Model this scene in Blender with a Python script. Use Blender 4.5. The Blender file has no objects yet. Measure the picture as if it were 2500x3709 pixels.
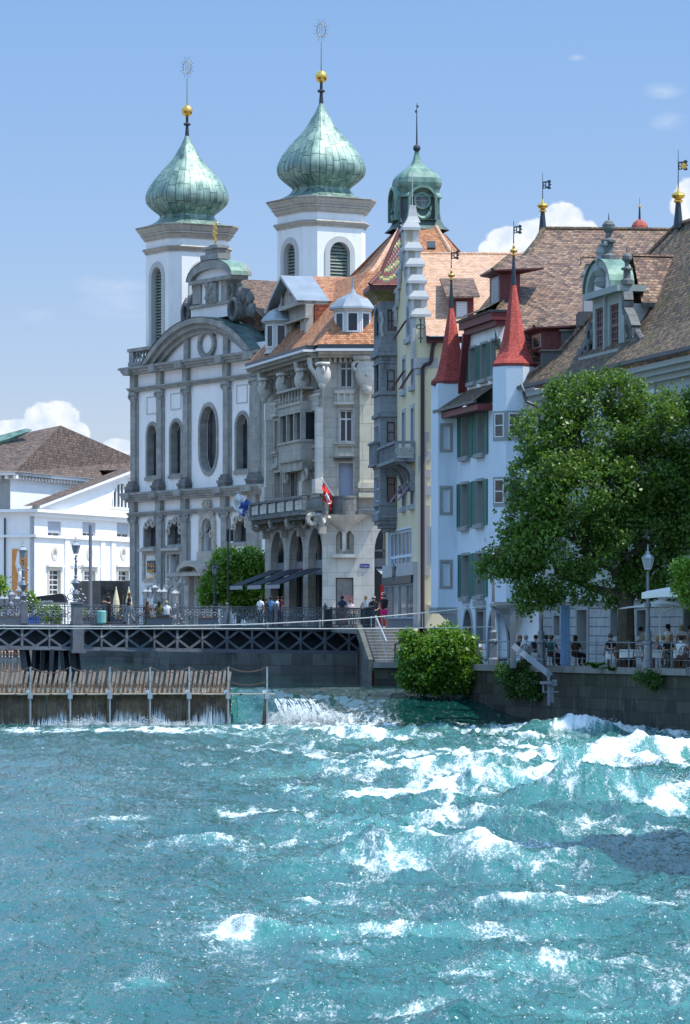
import bpy, bmesh, math, random
import numpy as np
from mathutils import Vector, Matrix, Quaternion
from mathutils.geometry import tessellate_polygon
random.seed(7); RNG = np.random.default_rng(7)
SC = bpy.context.scene
COL = SC.collection
# ------------------------------------------------------------ camera
F, HY, CX = 13000.0, 2270.0, 1250.0
cam = bpy.data.cameras.new('camera'); camo = bpy.data.objects.new('camera', cam); COL.objects.link(camo)
cam.sensor_width = 36; cam.lens = 36 * F / 3709; cam.shift_y = (HY - 1854.5) / 3709
cam.clip_start = 1; cam.clip_end = 20000
camo.location = (0, 0, 0); camo.rotation_euler = (math.pi / 2, 0, 0)
SC.camera = camo
SC.render.resolution_x = 690; SC.render.resolution_y = 1024
SC.view_settings.view_transform = 'Standard'; SC.view_settings.look = 'None'
SC.view_settings.exposure = 0.3; SC.view_settings.gamma = 1
# ------------------------------------------------------------ sun
SEL = math.radians(63)
SAZ = math.atan2(.965, -.22)
SUN = Vector((math.sin(SAZ) * math.cos(SEL), math.cos(SAZ) * math.cos(SEL), math.sin(SEL)))
sl = bpy.data.lights.new('sun', 'SUN'); sl.energy = 4.3; sl.angle = math.radians(.55); sl.color = (1, .95, .87)
so = bpy.data.objects.new('sun', sl); COL.objects.link(so); so.rotation_euler = SUN.to_track_quat('Z', 'Y').to_euler()
so.location = (60, 0, 80)
# ------------------------------------------------------------ world: sky with a few cumulus clouds far off
W = bpy.data.worlds.new('World'); SC.world = W; W.use_nodes = True
wn, wl = W.node_tree.nodes, W.node_tree.links
wn.clear()
def wnode(t, **k):
    n = wn.new(t)
    for a, b in k.items(): setattr(n, a, b)
    return n
def wm(op, a, b=None, c=None, clamp=False):
    n = wnode('ShaderNodeMath', operation=op, use_clamp=clamp)
    for i, v in enumerate((a, b, c)):
        if v is None: continue
        if isinstance(v, (int, float)): n.inputs[i].default_value = v
        else: wl.new(v, n.inputs[i])
    return n.outputs[0]
sky = wnode('ShaderNodeTexSky', sky_type='NISHITA', sun_disc=False, sun_elevation=SEL, sun_rotation=SAZ,
            altitude=800, air_density=1.0, dust_density=.0, ozone_density=4.0)
tc = wnode('ShaderNodeTexCoord'); sx = wnode('ShaderNodeSeparateXYZ'); wl.new(tc.outputs['Generated'], sx.inputs[0])
az = wm('MULTIPLY', wm('ARCTAN2', sx.outputs[0], sx.outputs[1]), 100.0)
el = wm('MULTIPLY', wm('ARCSINE', sx.outputs[2]), 100.0)
cv = wnode('ShaderNodeCombineXYZ'); wl.new(az, cv.inputs[0]); wl.new(el, cv.inputs[1])
def puff(ax, ey, rx, ry):
    dx = wm('DIVIDE', wm('SUBTRACT', az, ax), rx); dy = wm('DIVIDE', wm('SUBTRACT', el, ey), ry)
    return wm('SUBTRACT', 1.0, wm('SQRT', wm('ADD', wm('MULTIPLY', dx, dx), wm('MULTIPLY', dy, dy))))
def dirs(px, py): return (px - CX) / 130.0, (HY - py) / 130.0
def cloudmask(l):
    acc = None
    for (px, py, rx, ry) in l:
        a, e = dirs(px, py); p = puff(a, e, rx / 130., ry / 130.)
        acc = p if acc is None else wm('MAXIMUM', acc, p)
    return acc
hard = cloudmask([(1830, 890, 95, 75), (1950, 870, 90, 90), (2030, 840, 105, 110), (2105, 870, 75, 75), (2170, 900, 60, 50), (1770, 920, 50, 60),
                  (60, 1570, 150, 60), (190, 1530, 120, 85), (280, 1570, 60, 50), (430, 1620, 70, 40), (2500, 740, 85, 110), (2560, 650, 80, 90)])
nz = wnode('ShaderNodeTexNoise'); nz.inputs['Scale'].default_value = 1.1; nz.inputs['Detail'].default_value = 9; nz.inputs['Roughness'].default_value = .6
wl.new(cv.outputs[0], nz.inputs['Vector'])
hm = wm('ADD', hard, wm('MULTIPLY', wm('SUBTRACT', nz.outputs[0], .5), .95))
mr = wnode('ShaderNodeMapRange', interpolation_type='SMOOTHSTEP'); wl.new(hm, mr.inputs[0])
mr.inputs[1].default_value = .10; mr.inputs[2].default_value = .24
soft = cloudmask([(400, 1040, 160, 50), (440, 1110, 180, 60), (140, 1145, 70, 40), (2400, 350, 90, 35), (2420, 460, 80, 40), (2090, 230, 40, 15)])
nz2 = wnode('ShaderNodeTexNoise'); nz2.inputs['Scale'].default_value = .9; nz2.inputs['Detail'].default_value = 7
mp = wnode('ShaderNodeMapping'); mp.inputs['Scale'].default_value = (.6, 1.8, 1); wl.new(cv.outputs[0], mp.inputs[0]); wl.new(mp.outputs[0], nz2.inputs['Vector'])
sm = wm('MULTIPLY', wm('MULTIPLY', wm('MAXIMUM', soft, 0.0), wm('SUBTRACT', nz2.outputs[0], .34), clamp=True), 1.3, clamp=True)
shn = wnode('ShaderNodeTexNoise'); shn.inputs['Scale'].default_value = 2.0; shn.inputs['Detail'].default_value = 6
mp2 = wnode('ShaderNodeMapping'); mp2.inputs['Location'].default_value = (-.25, -.35, 0); wl.new(cv.outputs[0], mp2.inputs[0]); wl.new(mp2.outputs[0], shn.inputs['Vector'])
cr = wnode('ShaderNodeValToRGB'); wl.new(shn.outputs[0], cr.inputs[0])
cr.color_ramp.elements[0].position = .36; cr.color_ramp.elements[0].color = (4.6, 5.3, 6.2, 1)
cr.color_ramp.elements[1].position = .6; cr.color_ramp.elements[1].color = (6.2, 6.4, 6.6, 1)
cf = wm('MULTIPLY', wm('MAXIMUM', mr.outputs[0], sm), .96)
mix = wnode('ShaderNodeMix', data_type='RGBA'); wl.new(cf, mix.inputs[0]); wl.new(cr.outputs[0], mix.inputs[7])
hs = wnode('ShaderNodeHueSaturation'); hs.inputs['Saturation'].default_value = 1.0; hs.inputs['Value'].default_value = 1.0
tint = wnode('ShaderNodeMix', data_type='RGBA', blend_type='MULTIPLY'); tint.inputs[0].default_value = 1; tm_ = wnode('ShaderNodeMix', data_type='RGBA'); tm_.inputs[6].default_value = (.71, .59, .69, 1); tm_.inputs[7].default_value = (.78, .82, .91, 1); wl.new(wm('DIVIDE', el, 17.0, clamp=True), tm_.inputs[0]); hi_ = wnode('ShaderNodeMix', data_type='RGBA'); wl.new(wm('DIVIDE', wm('SUBTRACT', el, 22.0), 30.0, clamp=True), hi_.inputs[0]); wl.new(tm_.outputs[2], hi_.inputs[6]); hi_.inputs[7].default_value = (3.9, 3.75, 3.05, 1); wl.new(hi_.outputs[2], tint.inputs[7])  # sky above the view brightened and whitened as added fill light
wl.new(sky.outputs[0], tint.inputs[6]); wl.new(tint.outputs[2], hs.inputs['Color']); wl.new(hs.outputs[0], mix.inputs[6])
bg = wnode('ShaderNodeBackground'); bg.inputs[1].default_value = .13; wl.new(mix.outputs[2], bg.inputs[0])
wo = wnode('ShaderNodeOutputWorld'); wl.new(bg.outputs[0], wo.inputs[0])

# ------------------------------------------------------------ geometry helpers
def P(px, py, d): return Vector(((px - CX) / F * d, d, (HY - py) / F * d))
class Fr:
    """vertical frame: u runs to the right along the wall, n points out of it, z is up"""
    def __init__(s, A, B):
        s.o = Vector((A[0], A[1], 0)); s.u = (Vector((B[0], B[1], 0)) - s.o); s.L = s.u.length; s.u.normalize()
        s.n = Vector((s.u.y, -s.u.x, 0))
    def uz(s, px, py, off=0):
        r = Vector(((px - CX) / F, 1, (HY - py) / F)); o = s.o + s.n * off
        t = o.dot(s.n) / r.dot(s.n); p = r * t
        return (p - s.o).dot(s.u), p.z
    def U(s, px, off=0): return s.uz(px, HY, off)[0]
    def Z(s, px, py, off=0): return s.uz(px, py, off)[1]
    def pt(s, u, z, n=0): return s.o + s.u * u + s.n * n + Vector((0, 0, z))
def frpx(a, da, b, db):
    return Fr(((a - CX) / F * da, da), ((b - CX) / F * db, db))
WF = Fr((0, 0), (1, 0))          # world frame: u = x, n = -y
class MB:
    def __init__(s): s.v = []; s.f = []; s.uv = []; s.mi = []; s.m = 0
    def face(s, pts, uv=None):
        i = len(s.v); s.v += [Vector(p) for p in pts]; s.f.append(tuple(range(i, i + len(pts)))); s.uv.append(uv); s.mi.append(s.m)
    def poly(s, fr, pts, n0, n1, holes=(), back=False):
        """outline (u,z) extruded from n0 to n1, n1 the front"""
        loops = [[Vector((p[0], p[1], 0)) for p in pts]] + [[Vector((p[0], p[1], 0)) for p in h] for h in holes]
        flat = [p for l in loops for p in l]
        for t in tessellate_polygon(loops):
            a, b, c = [flat[i] for i in t]
            if (b - a).cross(c - a).z < 0: b, c = c, b
            s.face([fr.pt(p.x, p.y, n1) for p in (a, b, c)])
            if back: s.face([fr.pt(p.x, p.y, n0) for p in (a, c, b)])
        for l in loops:
            for i in range(len(l)):
                a, b = l[i], l[(i + 1) % len(l)]
                s.face([fr.pt(a.x, a.y, n1), fr.pt(a.x, a.y, n0), fr.pt(b.x, b.y, n0), fr.pt(b.x, b.y, n1)])
    def box(s, fr, u0, u1, z0, z1, n0, n1):
        p = [fr.pt(u, z, n) for n in (n0, n1) for z in (z0, z1) for u in (u0, u1)]
        for q in ((4, 5, 7, 6), (1, 0, 2, 3), (0, 4, 6, 2), (5, 1, 3, 7), (6, 7, 3, 2), (0, 1, 5, 4)): s.face([p[i] for i in q])
    def bar(s, a, b, w, h=None, up=None):
        a, b = Vector(a), Vector(b); h = h or w; d = (b - a).normalized()
        up = Vector(up) if up else (Vector((0, 0, 1)) if abs(d.z) < .95 else Vector((0, 1, 0)))
        x = d.cross(up).normalized() * w / 2; y = x.cross(d).normalized() * h / 2
        p = [q + i * x + j * y for q in (a, b) for j in (-1, 1) for i in (-1, 1)]
        for q in ((0, 1, 3, 2), (4, 6, 7, 5), (0, 4, 5, 1), (2, 3, 7, 6), (0, 2, 6, 4), (1, 5, 7, 3)): s.face([p[i] for i in q])
    def tube(s, pts, r, n=6, close=True):
        pts = [Vector(p) for p in pts]; rs = r if isinstance(r, (list, tuple)) else [r] * len(pts); rings = []
        for i, p in enumerate(pts):
            d = (pts[min(i + 1, len(pts) - 1)] - pts[max(i - 1, 0)])
            d = d.normalized() if d.length > 1e-9 else Vector((0, 0, 1))
            up = Vector((0, 0, 1)) if abs(d.z) < .9 else Vector((0, 1, 0))
            x = d.cross(up).normalized(); y = x.cross(d)
            rings.append([p + rs[i] * (math.cos(t) * x + math.sin(t) * y) for t in [2 * math.pi * k / n for k in range(n)]])
        for a, b in zip(rings, rings[1:]):
            for k in range(n): s.face([a[k], b[k], b[(k + 1) % n], a[(k + 1) % n]])
        if close: s.face(rings[0]); s.face(rings[-1][::-1])
    def loft(s, rings, closed=True, uvscale=None, cap=False):
        n = len(rings[0]); L = 0
        for j in range(len(rings) - 1):
            a, b = rings[j], rings[j + 1]; dl = (Vector(a[0]) - Vector(b[0])).length
            for k in range(n if closed else n - 1):
                k2 = (k + 1) % n
                uv = None if uvscale is None else [(k, L * uvscale), (k + 1, L * uvscale), (k + 1, (L + dl) * uvscale), (k, (L + dl) * uvscale)]
                s.face([a[k], a[k2], b[k2], b[k]], uv)
            L += dl
        if cap: s.face(list(rings[0])[::-1]); s.face(rings[-1])
    def lathe(s, c, prof, n=16, ph=0, sq=None, cap=True):
        """prof: (radius, z) from bottom to top about c"""
        c = Vector(c)
        rings = [[c + Vector((r * math.cos(ph + 2 * math.pi * k / n), r * math.sin(ph + 2 * math.pi * k / n), z)) for k in range(n)] for r, z in prof]
        s.loft(rings, cap=cap)
    def sphere(s, c, r, n=12, sz=(1, 1, 1)):
        c = Vector(c); rings = []
        for j in range(1, n // 2):
            t = math.pi * j / (n // 2)
            rings.append([c + Vector((r * sz[0] * math.sin(t) * math.cos(2 * math.pi * k / n), r * sz[1] * math.sin(t) * math.sin(2 * math.pi * k / n), -r * sz[2] * math.cos(t))) for k in range(n)])
        s.loft(rings)
        b, t = c - Vector((0, 0, r * sz[2])), c + Vector((0, 0, r * sz[2]))
        for k in range(n):
            s.face([rings[0][(k + 1) % n], rings[0][k], b]); s.face([rings[-1][k], rings[-1][(k + 1) % n], t])
    def torus(s, c, R, r, ax, n=14, m=5, sz=(1, 1)):
        """ring about centre c in the plane of the two axis vectors ax"""
        a, b = Vector(ax[0]), Vector(ax[1]); k = a.cross(b).normalized(); c = Vector(c); rings = []
        for i in range(n):
            t = 2 * math.pi * i / n; d = a * math.cos(t) * sz[0] + b * math.sin(t) * sz[1]
            rings.append([c + d * R + r * (math.cos(q) * d.normalized() + math.sin(q) * k) for q in [2 * math.pi * j / m for j in range(m)]])
        for i in range(n):
            p, q = rings[i], rings[(i + 1) % n]
            for j in range(m): s.face([p[j], q[j], q[(j + 1) % m], p[(j + 1) % m]])
    def build(s, name, mats, parent=None, smooth=False, merge=False):
        me = bpy.data.meshes.new(name); o = bpy.data.objects.new(name, me); COL.objects.link(o)
        org = ORG.get(parent.name, Vector()) if parent else Vector()
        if parent is None and s.v:
            mn = Vector([min(v[i] for v in s.v) for i in range(3)]); mx = Vector([max(v[i] for v in s.v) for i in range(3)])
            org = Vector(((mn.x + mx.x) / 2, (mn.y + mx.y) / 2, mn.z)); o.location = org
        ORG[o.name] = org
        if parent: o.parent = parent
        me.from_pydata([v - org for v in s.v], [], s.f)
        if not isinstance(mats, (list, tuple)): mats = [mats]
        for m in mats: me.materials.append(m)
        me.polygons.foreach_set('material_index', s.mi)
        ul = me.uv_layers.new(name='UVMap'); data = np.empty(len(me.loops) * 2, np.float32); k = 0
        for f, uv in zip(s.f, s.uv):
            if uv is None:
                p = [s.v[i] for i in f]; nn = Vector()
                for i in range(len(p)): nn += p[i].cross(p[(i + 1) % len(p)]) if 0 else (p[i] - p[0]).cross(p[(i + 1) % len(p)] - p[0])
                nn = nn.normalized() if nn.length > 1e-12 else Vector((0, 0, 1))
                if abs(nn.z) > .985: uv = [(q.x, q.y) for q in p]
                else:
                    t = Vector((0, 0, 1)).cross(nn).normalized(); b = nn.cross(t)
                    uv = [(q.dot(t), q.dot(b)) for q in p]
            for q in uv: data[k] = q[0]; data[k + 1] = q[1]; k += 2
        ul.data.foreach_set('uv', data)
        if smooth: me.polygons.foreach_set('use_smooth', [True] * len(me.polygons))
        if merge or smooth:
            bm = bmesh.new(); bm.from_mesh(me); bmesh.ops.remove_doubles(bm, verts=bm.verts, dist=.0008)
            bm.to_mesh(me); bm.free()
        return o
ORG = {}
def tag(o, label=None, cat=None, group=None, kind=None):
    if label: o['label'] = label
    if cat: o['category'] = cat
    if group: o['group'] = group
    if kind: o['kind'] = kind
    return o
def thing(name, label, cat, loc, group=None):
    o = bpy.data.objects.new(name, None); COL.objects.link(o); o.location = loc; o.empty_display_size = .3
    ORG[o.name] = Vector(loc); return tag(o, label, cat, group)
def dup(root, loc, rz=None, label=None, group=None, scale=None):
    c = root.copy(); COL.objects.link(c); c.location = loc; ORG[c.name] = Vector(loc)
    if rz is not None: c.rotation_euler = (0, 0, rz)
    if scale: c.scale = (scale,) * 3
    if label: c['label'] = label
    if group: c['group'] = group
    for ch in list(root.children):
        k = ch.copy(); COL.objects.link(k); k.parent = c
        for g in list(ch.children):
            h = g.copy(); COL.objects.link(h); h.parent = k
    return c
# outlines in (u,z)
def rect(u0, u1, z0, z1): return [(u0, z0), (u1, z0), (u1, z1), (u0, z1)]
def arch(u0, u1, z0, z1, rise=None, n=12):
    r = (u1 - u0) / 2; rise = r if rise is None else rise; c = (u0 + u1) / 2
    return [(u0, z0), (u1, z0)] + [(c + r * math.cos(math.pi * k / n), z1 - rise + rise * math.sin(math.pi * k / n)) for k in range(n + 1)]
def oval(u0, u1, z0, z1, n=20):
    r = (u1 - u0) / 2; c = (u0 + u1) / 2; rr = min(r * 1.25, (z1 - z0) / 2); out = []
    for k in range(n // 2 + 1): out.append((c + r * math.cos(math.pi * k / (n // 2)), z1 - rr + rr * math.sin(math.pi * k / (n // 2))))
    for k in range(n // 2 + 1): out.append((c - r * math.cos(math.pi * k / (n // 2)), z0 + rr - rr * math.sin(math.pi * k / (n // 2))))
    return out
def pointed(u0, u1, z0, z1, n=6):
    w = u1 - u0; h = w * 1.0; zs = z1 - h; o = [(u0, z0), (u1, z0)]
    for k in range(n + 1): t = k / n; o.append((u1 - w / 2 * (1 - math.cos(t * math.pi / 2)) , zs + h * math.sin(t * math.pi / 2) ** .8))
    for k in range(n - 1, -1, -1): t = k / n; o.append((u0 + w / 2 * (1 - math.cos(t * math.pi / 2)), zs + h * math.sin(t * math.pi / 2) ** .8))
    return o
# ------------------------------------------------------------ materials
def newmat(name):
    m = bpy.data.materials.new(name); m.use_nodes = True; nt = m.node_tree
    return m, nt, nt.nodes['Principled BSDF']
class NT:
    def __init__(s, nt): s.t = nt
    def n(s, t, ins=None, **k):
        x = s.t.nodes.new(t)
        for a, b in k.items(): setattr(x, a, b)
        for a, b in (ins or {}).items(): s.set(x.inputs[a], b)
        return x
    def set(s, i, b):
        if isinstance(b, bpy.types.NodeSocket): s.t.links.new(b, i)
        else: i.default_value = b
    def m(s, op, a, b=0., c=None, clamp=False):
        x = s.n('ShaderNodeMath', operation=op, use_clamp=clamp); s.set(x.inputs[0], a); s.set(x.inputs[1], b)
        if c is not None: s.set(x.inputs[2], c)
        return x.outputs[0]
    def noise(s, vec, scale, det=4, rough=.55):
        return s.n('ShaderNodeTexNoise', {'Vector': vec, 'Scale': scale, 'Detail': det, 'Roughness': rough}).outputs[0]
    def ramp(s, f, stops, interp='LINEAR'):
        x = s.n('ShaderNodeValToRGB', {0: f}); r = x.color_ramp; r.interpolation = interp
        while len(r.elements) < len(stops): r.elements.new(.5)
        for e, (p, c) in zip(r.elements, stops): e.position = p; e.color = (c[0], c[1], c[2], 1)
        return x.outputs[0]
    def mix(s, f, a, b, bt='MIX'):
        x = s.n('ShaderNodeMix', data_type='RGBA', blend_type=bt)
        for i, v in ((0, f), (6, a), (7, b)):
            if isinstance(v, tuple): v = (v[0], v[1], v[2], 1)
            s.set(x.inputs[i], v)
        return x.outputs[2]
    def rng(s, f, a, b, c=0., d=1.):
        return s.n('ShaderNodeMapRange', {0: f, 1: a, 2: b, 3: c, 4: d}, interpolation_type='SMOOTHSTEP').outputs[0]
def sc(c, k): return tuple(min(1, x * k) for x in c[:3])
def plain(name, col, rough=.75, metal=0, var=.18, scale=1.5, bump=.0, fine=12, stain=0, staincol=None, spec=.4):
    m, t, b = newmat(name); g = NT(t); tcn = g.n('ShaderNodeTexCoord'); ob = g.n('ShaderNodeNewGeometry').outputs['Position']
    n1 = g.noise(ob, scale, 5); n2 = g.noise(ob, fine, 3)
    f = g.m('ADD', g.m('MULTIPLY', n1, .65), g.m('MULTIPLY', n2, .35))
    c = g.ramp(f, [(.32, sc(col, 1 - var)), (.68, sc(col, 1 + var))])
    if stain:
        mp = g.n('ShaderNodeMapping', {'Vector': ob, 'Scale': (1.6, 1.6, .35)}).outputs[0]
        s1 = g.rng(g.noise(mp, 1.1, 6, .65), .5, .72, 0, stain)
        c = g.mix(s1, c, staincol or sc(col, .35))
    t.links.new(c, b.inputs['Base Color']); b.inputs['Roughness'].default_value = rough; b.inputs['Metallic'].default_value = metal
    b.inputs['Specular IOR Level'].default_value = spec
    if bump:
        bp = g.n('ShaderNodeBump', {'Height': g.noise(ob, fine * .7, 5), 'Strength': bump, 'Distance': .03}); t.links.new(bp.outputs[0], b.inputs['Normal'])
    return m
def ashlar(name, col, bw=.8, bh=.4, mort=.012, var=.15, stain=.4, staincol=None, rough=.85, mcol=.5, bump=.6):
    m, t, b = newmat(name); g = NT(t); uv = g.n('ShaderNodeTexCoord').outputs['UV']; ob = g.n('ShaderNodeNewGeometry').outputs['Position']
    br = g.n('ShaderNodeTexBrick', {'Vector': uv, 'Scale': 1., 'Mortar Size': mort, 'Mortar Smooth': .2, 'Bias': 0., 'Brick Width': bw, 'Row Height': bh,
             'Color1': (*sc(col, 1 - var), 1), 'Color2': (*sc(col, 1 + var), 1), 'Mortar': (*sc(col, mcol), 1)})
    n1 = g.noise(ob, 1.3, 6, .6)
    c = g.mix(.6, br.outputs[0], g.ramp(n1, [(.3, (.72, .72, .72)), (.7, (1.15, 1.15, 1.15))]), 'MULTIPLY')
    mp = g.n('ShaderNodeMapping', {'Vector': ob, 'Scale': (1.5, 1.5, .4)}).outputs[0]
    c = g.mix(g.rng(g.noise(mp, .9, 7, .68), .5, .74, 0, stain), c, staincol or sc(col, .3))
    t.links.new(c, b.inputs['Base Color']); b.inputs['Roughness'].default_value = rough; b.inputs['Specular IOR Level'].default_value = .25
    h = g.m('ADD', g.m('MULTIPLY', br.outputs[1], -1.), g.m('MULTIPLY', g.noise(ob, 14, 5), .5))
    bp = g.n('ShaderNodeBump', {'Height': h, 'Strength': bump, 'Distance': .02}); t.links.new(bp.outputs[0], b.inputs['Normal'])
    return m
def tiles(name, cols, w=.25, h=.2, moss=None, mossamt=.0, gap=.5, zig=None):
    m, t, b = newmat(name); g = NT(t); uv = g.n('ShaderNodeTexCoord').outputs['UV']; ob = g.n('ShaderNodeNewGeometry').outputs['Position']
    s = g.n('ShaderNodeSeparateXYZ', {0: uv}); U, V = s.outputs[0], s.outputs[1]
    v = g.m('DIVIDE', V, h); row = g.m('FLOOR', v); fv = g.m('FRACT', v)
    uu = g.m('ADD', g.m('DIVIDE', U, w), g.m('MULTIPLY', g.m('FLOORED_MODULO', row, 2.), .5)); col = g.m('FLOOR', uu)
    fu = g.m('MULTIPLY', g.m('SUBTRACT', g.m('FRACT', uu), .5), 2.)
    e = g.m('SUBTRACT', fv, g.m('MULTIPLY', g.m('MULTIPLY', fu, fu), .42))
    cell = g.n('ShaderNodeCombineXYZ', {0: col, 1: row, 2: g.m('GREATER_THAN', 0., e)})
    # below the arc the pixel belongs to the tile of the row beneath
    wn_ = g.n('ShaderNodeTexWhiteNoise', {'Vector': cell.outputs[0]}, noise_dimensions='3D').outputs[0]
    n = len(cols); big = g.noise(ob, .5, 5, .6)
    f = g.m('ADD', g.m('MULTIPLY', wn_, .75), g.m('MULTIPLY', g.m('SUBTRACT', big, .3), .3), clamp=True)
    c = g.ramp(f, [((i + .5) / n, k) for i, k in enumerate(cols)])
    if moss: c = g.mix(g.m('MULTIPLY', g.rng(g.noise(ob, 2.2, 8, .7), .5, .62), mossamt), c, moss)
    c = g.mix(g.m('MULTIPLY', g.m('LESS_THAN', g.m('ABSOLUTE', g.m('SUBTRACT', e, .09)), .11), gap), c, sc(cols[0], .25))
    t.links.new(c, b.inputs['Base Color']); b.inputs['Roughness'].default_value = .8; b.inputs['Specular IOR Level'].default_value = .3
    bp = g.n('ShaderNodeBump', {'Height': g.m('SUBTRACT', 1., g.m('FRACT', g.m('ADD', e, 1.))), 'Strength': .9, 'Distance': .04}); t.links.new(bp.outputs[0], b.inputs['Normal'])
    return m
def glassm(name, col=(.02, .025, .03), rough=.06, var=.5):
    m, t, b = newmat(name); g = NT(t); ob = g.n('ShaderNodeNewGeometry').outputs['Position']
    c = g.ramp(g.noise(ob, .9, 3), [(.35, sc(col, 1 - var)), (.7, sc(col, 1 + 2 * var))])
    rd = g.n('ShaderNodeObjectInfo').outputs['Random']; c = g.mix(g.m('MULTIPLY', g.rng(rd, .45, .95), g.rng(g.noise(ob, .8, 2), .4, .6, .1, .6)), c, (.13, .14, .145))
    t.links.new(c, b.inputs['Base Color']); b.inputs['Roughness'].default_value = rough; b.inputs['Specular IOR Level'].default_value = .6
    bp = g.n('ShaderNodeBump', {'Height': g.noise(ob, 1.6, 2), 'Strength': .15, 'Distance': .05}); t.links.new(bp.outputs[0], b.inputs['Normal'])
    return m
def leafm(name, c1, c2, tr=.35):
    m, t, b = newmat(name); g = NT(t); ob = g.n('ShaderNodeNewGeometry'); pos = ob.outputs['Position']
    f = g.m('ADD', g.m('MULTIPLY', g.noise(pos, 1.4, 3), .6), g.m('MULTIPLY', ob.outputs['Random Per Island'], .4))
    c = g.ramp(f, [(.3, c1), (.75, c2)])
    t.links.new(c, b.inputs['Base Color']); b.inputs['Roughness'].default_value = .42; b.inputs['Specular IOR Level'].default_value = .5
    tl = g.n('ShaderNodeBsdfTranslucent', {'Color': g.mix(.5, c, (.35, .6, .05), 'MIX')})
    ms = g.n('ShaderNodeMixShader', {0: tr, 1: b.outputs[0], 2: tl.outputs[0]})
    t.links.new(ms.outputs[0], t.nodes['Material Output'].inputs[0]); return m
def copperm(name, c1, c2, rough=.35, metal=.35, seam=True):
    m, t, b = newmat(name); g = NT(t); uv = g.n('ShaderNodeTexCoord').outputs['UV']; ob = g.n('ShaderNodeNewGeometry').outputs['Position']
    s = g.n('ShaderNodeSeparateXYZ', {0: uv}); V = s.outputs[1]; U = s.outputs[0]; cu = g.m('FLOOR', U)
    off = g.n('ShaderNodeTexWhiteNoise', {'W': cu}, noise_dimensions='1D').outputs[0]
    vv = g.m('ADD', V, off); cellv = g.m('FLOOR', vv)
    wn_ = g.n('ShaderNodeTexWhiteNoise', {'Vector': g.n('ShaderNodeCombineXYZ', {0: cu, 1: cellv}).outputs[0]}, noise_dimensions='2D').outputs[0]
    mp = g.n('ShaderNodeMapping', {'Vector': ob, 'Scale': (1.5, 1.5, .35)}).outputs[0]
    f = g.m('ADD', g.m('MULTIPLY', g.noise(mp, 1.3, 6, .65), .75), g.m('MULTIPLY', wn_, .14))
    c = g.ramp(f, [(.3, c1), (.62, c2), (.85, sc(c2, 1.25))])
    if seam:
        fu = g.m('ABSOLUTE', g.m('SUBTRACT', g.m('FRACT', U), .5)); fv = g.m('ABSOLUTE', g.m('SUBTRACT', g.m('FRACT', vv), .5))
        ln = g.m('MAXIMUM', g.m('GREATER_THAN', fu, .45), g.m('GREATER_THAN', fv, .475))
        c = g.mix(g.m('MULTIPLY', ln, .75), c, sc(c1, .3))
        hh = g.m('ADD', g.m('MULTIPLY', ln, .6), g.m('MULTIPLY', wn_, .3)); 
    else: hh = g.noise(ob, 3, 4)
    t.links.new(c, b.inputs['Base Color']); b.inputs['Metallic'].default_value = metal
    t.links.new(g.m('ADD', rough, g.m('MULTIPLY', wn_, .15)), b.inputs['Roughness'])
    bp = g.n('ShaderNodeBump', {'Height': hh, 'Strength': .35, 'Distance': .03}); t.links.new(bp.outputs[0], b.inputs['Normal'])
    return m
M = {}
M['white'] = plain('white_plaster', (.80, .80, .79), .85, var=.05, scale=.6, bump=.15, stain=.3, staincol=(.5, .5, .48))
M['bluewhite'] = plain('pale_blue_plaster', (.66, .75, .83), .85, var=.05, scale=.5, bump=.1, stain=.3, staincol=(.45, .52, .58))
M['sand'] = ashlar('grey_sandstone', (.30, .305, .285), .75, .62, .008, .14, .35, (.10, .10, .095), mcol=.7)
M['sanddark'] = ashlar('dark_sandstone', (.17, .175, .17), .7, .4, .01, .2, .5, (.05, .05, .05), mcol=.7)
M['lime'] = ashlar('weathered_limestone', (.47, .435, .375), .95, .62, .012, .07, .42, (.16, .145, .12), mcol=.62)
M['limepale'] = ashlar('pale_limestone', (.64, .60, .53), 1.1, .85, .012, .05, .2, (.25, .22, .18), mcol=.6)
M['greystone'] = ashlar('grey_oriel_stone', (.26, .28, .30), .8, .5, .01, .1, .75, (.035, .037, .035), mcol=.7)
M['yellow'] = plain('yellow_plaster', (.74, .66, .44), .85, var=.05, scale=.7, bump=.15, stain=.2, staincol=(.45, .4, .28))
M['gable'] = plain('pale_grey_render', (.47, .475, .465), .8, var=.06, bump=.1, stain=.25, staincol=(.35, .34, .33))
M['trim'] = plain('grey_window_stone', (.30, .32, .31), .8, var=.1)
M['green_sh'] = plain('green_shutter_paint', (.025, .14, .105), .5, var=.12)
M['maroon'] = plain('maroon_paint', (.17, .035, .035), .55, var=.12)
M['oxblood'] = plain('red_brown_paint', (.12, .035, .035), .5, var=.12)
M['whitepaint'] = plain('white_window_paint', (.78, .78, .78), .5, var=.03)
M['iron'] = plain('dark_iron', (.045, .055, .065), .45, metal=.3, var=.25)
M['iron_gloss'] = plain('grey_iron_paint', (.20, .215, .24), .35, metal=.35, var=.3)
M['steel'] = plain('galvanised_steel', (.42, .44, .46), .45, metal=.6, var=.2)
M['gold'] = plain('gilding', (.85, .52, .12), .25, metal=.9, var=.1)
M['darkmetal'] = plain('dark_sheet_metal', (.05, .065, .075), .45, metal=.4, var=.2)
M['zinc'] = plain('zinc_sheet', (.33, .35, .37), .4, metal=.55, var=.2, scale=.8)
M['glass'] = glassm('window_glass')
M['glassg'] = glassm('leaded_glass', (.035, .04, .045), .3)
M['glassb'] = glassm('pale_curtain_glass', (.12, .14, .15), .1)
M['patina'] = copperm('green_copper', (.06, .12, .11), (.34, .47, .38), .40, .32)
M['patina2'] = copperm('green_copper_plain', (.07, .14, .12), (.22, .36, .28), .5, .15, seam=False)
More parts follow.
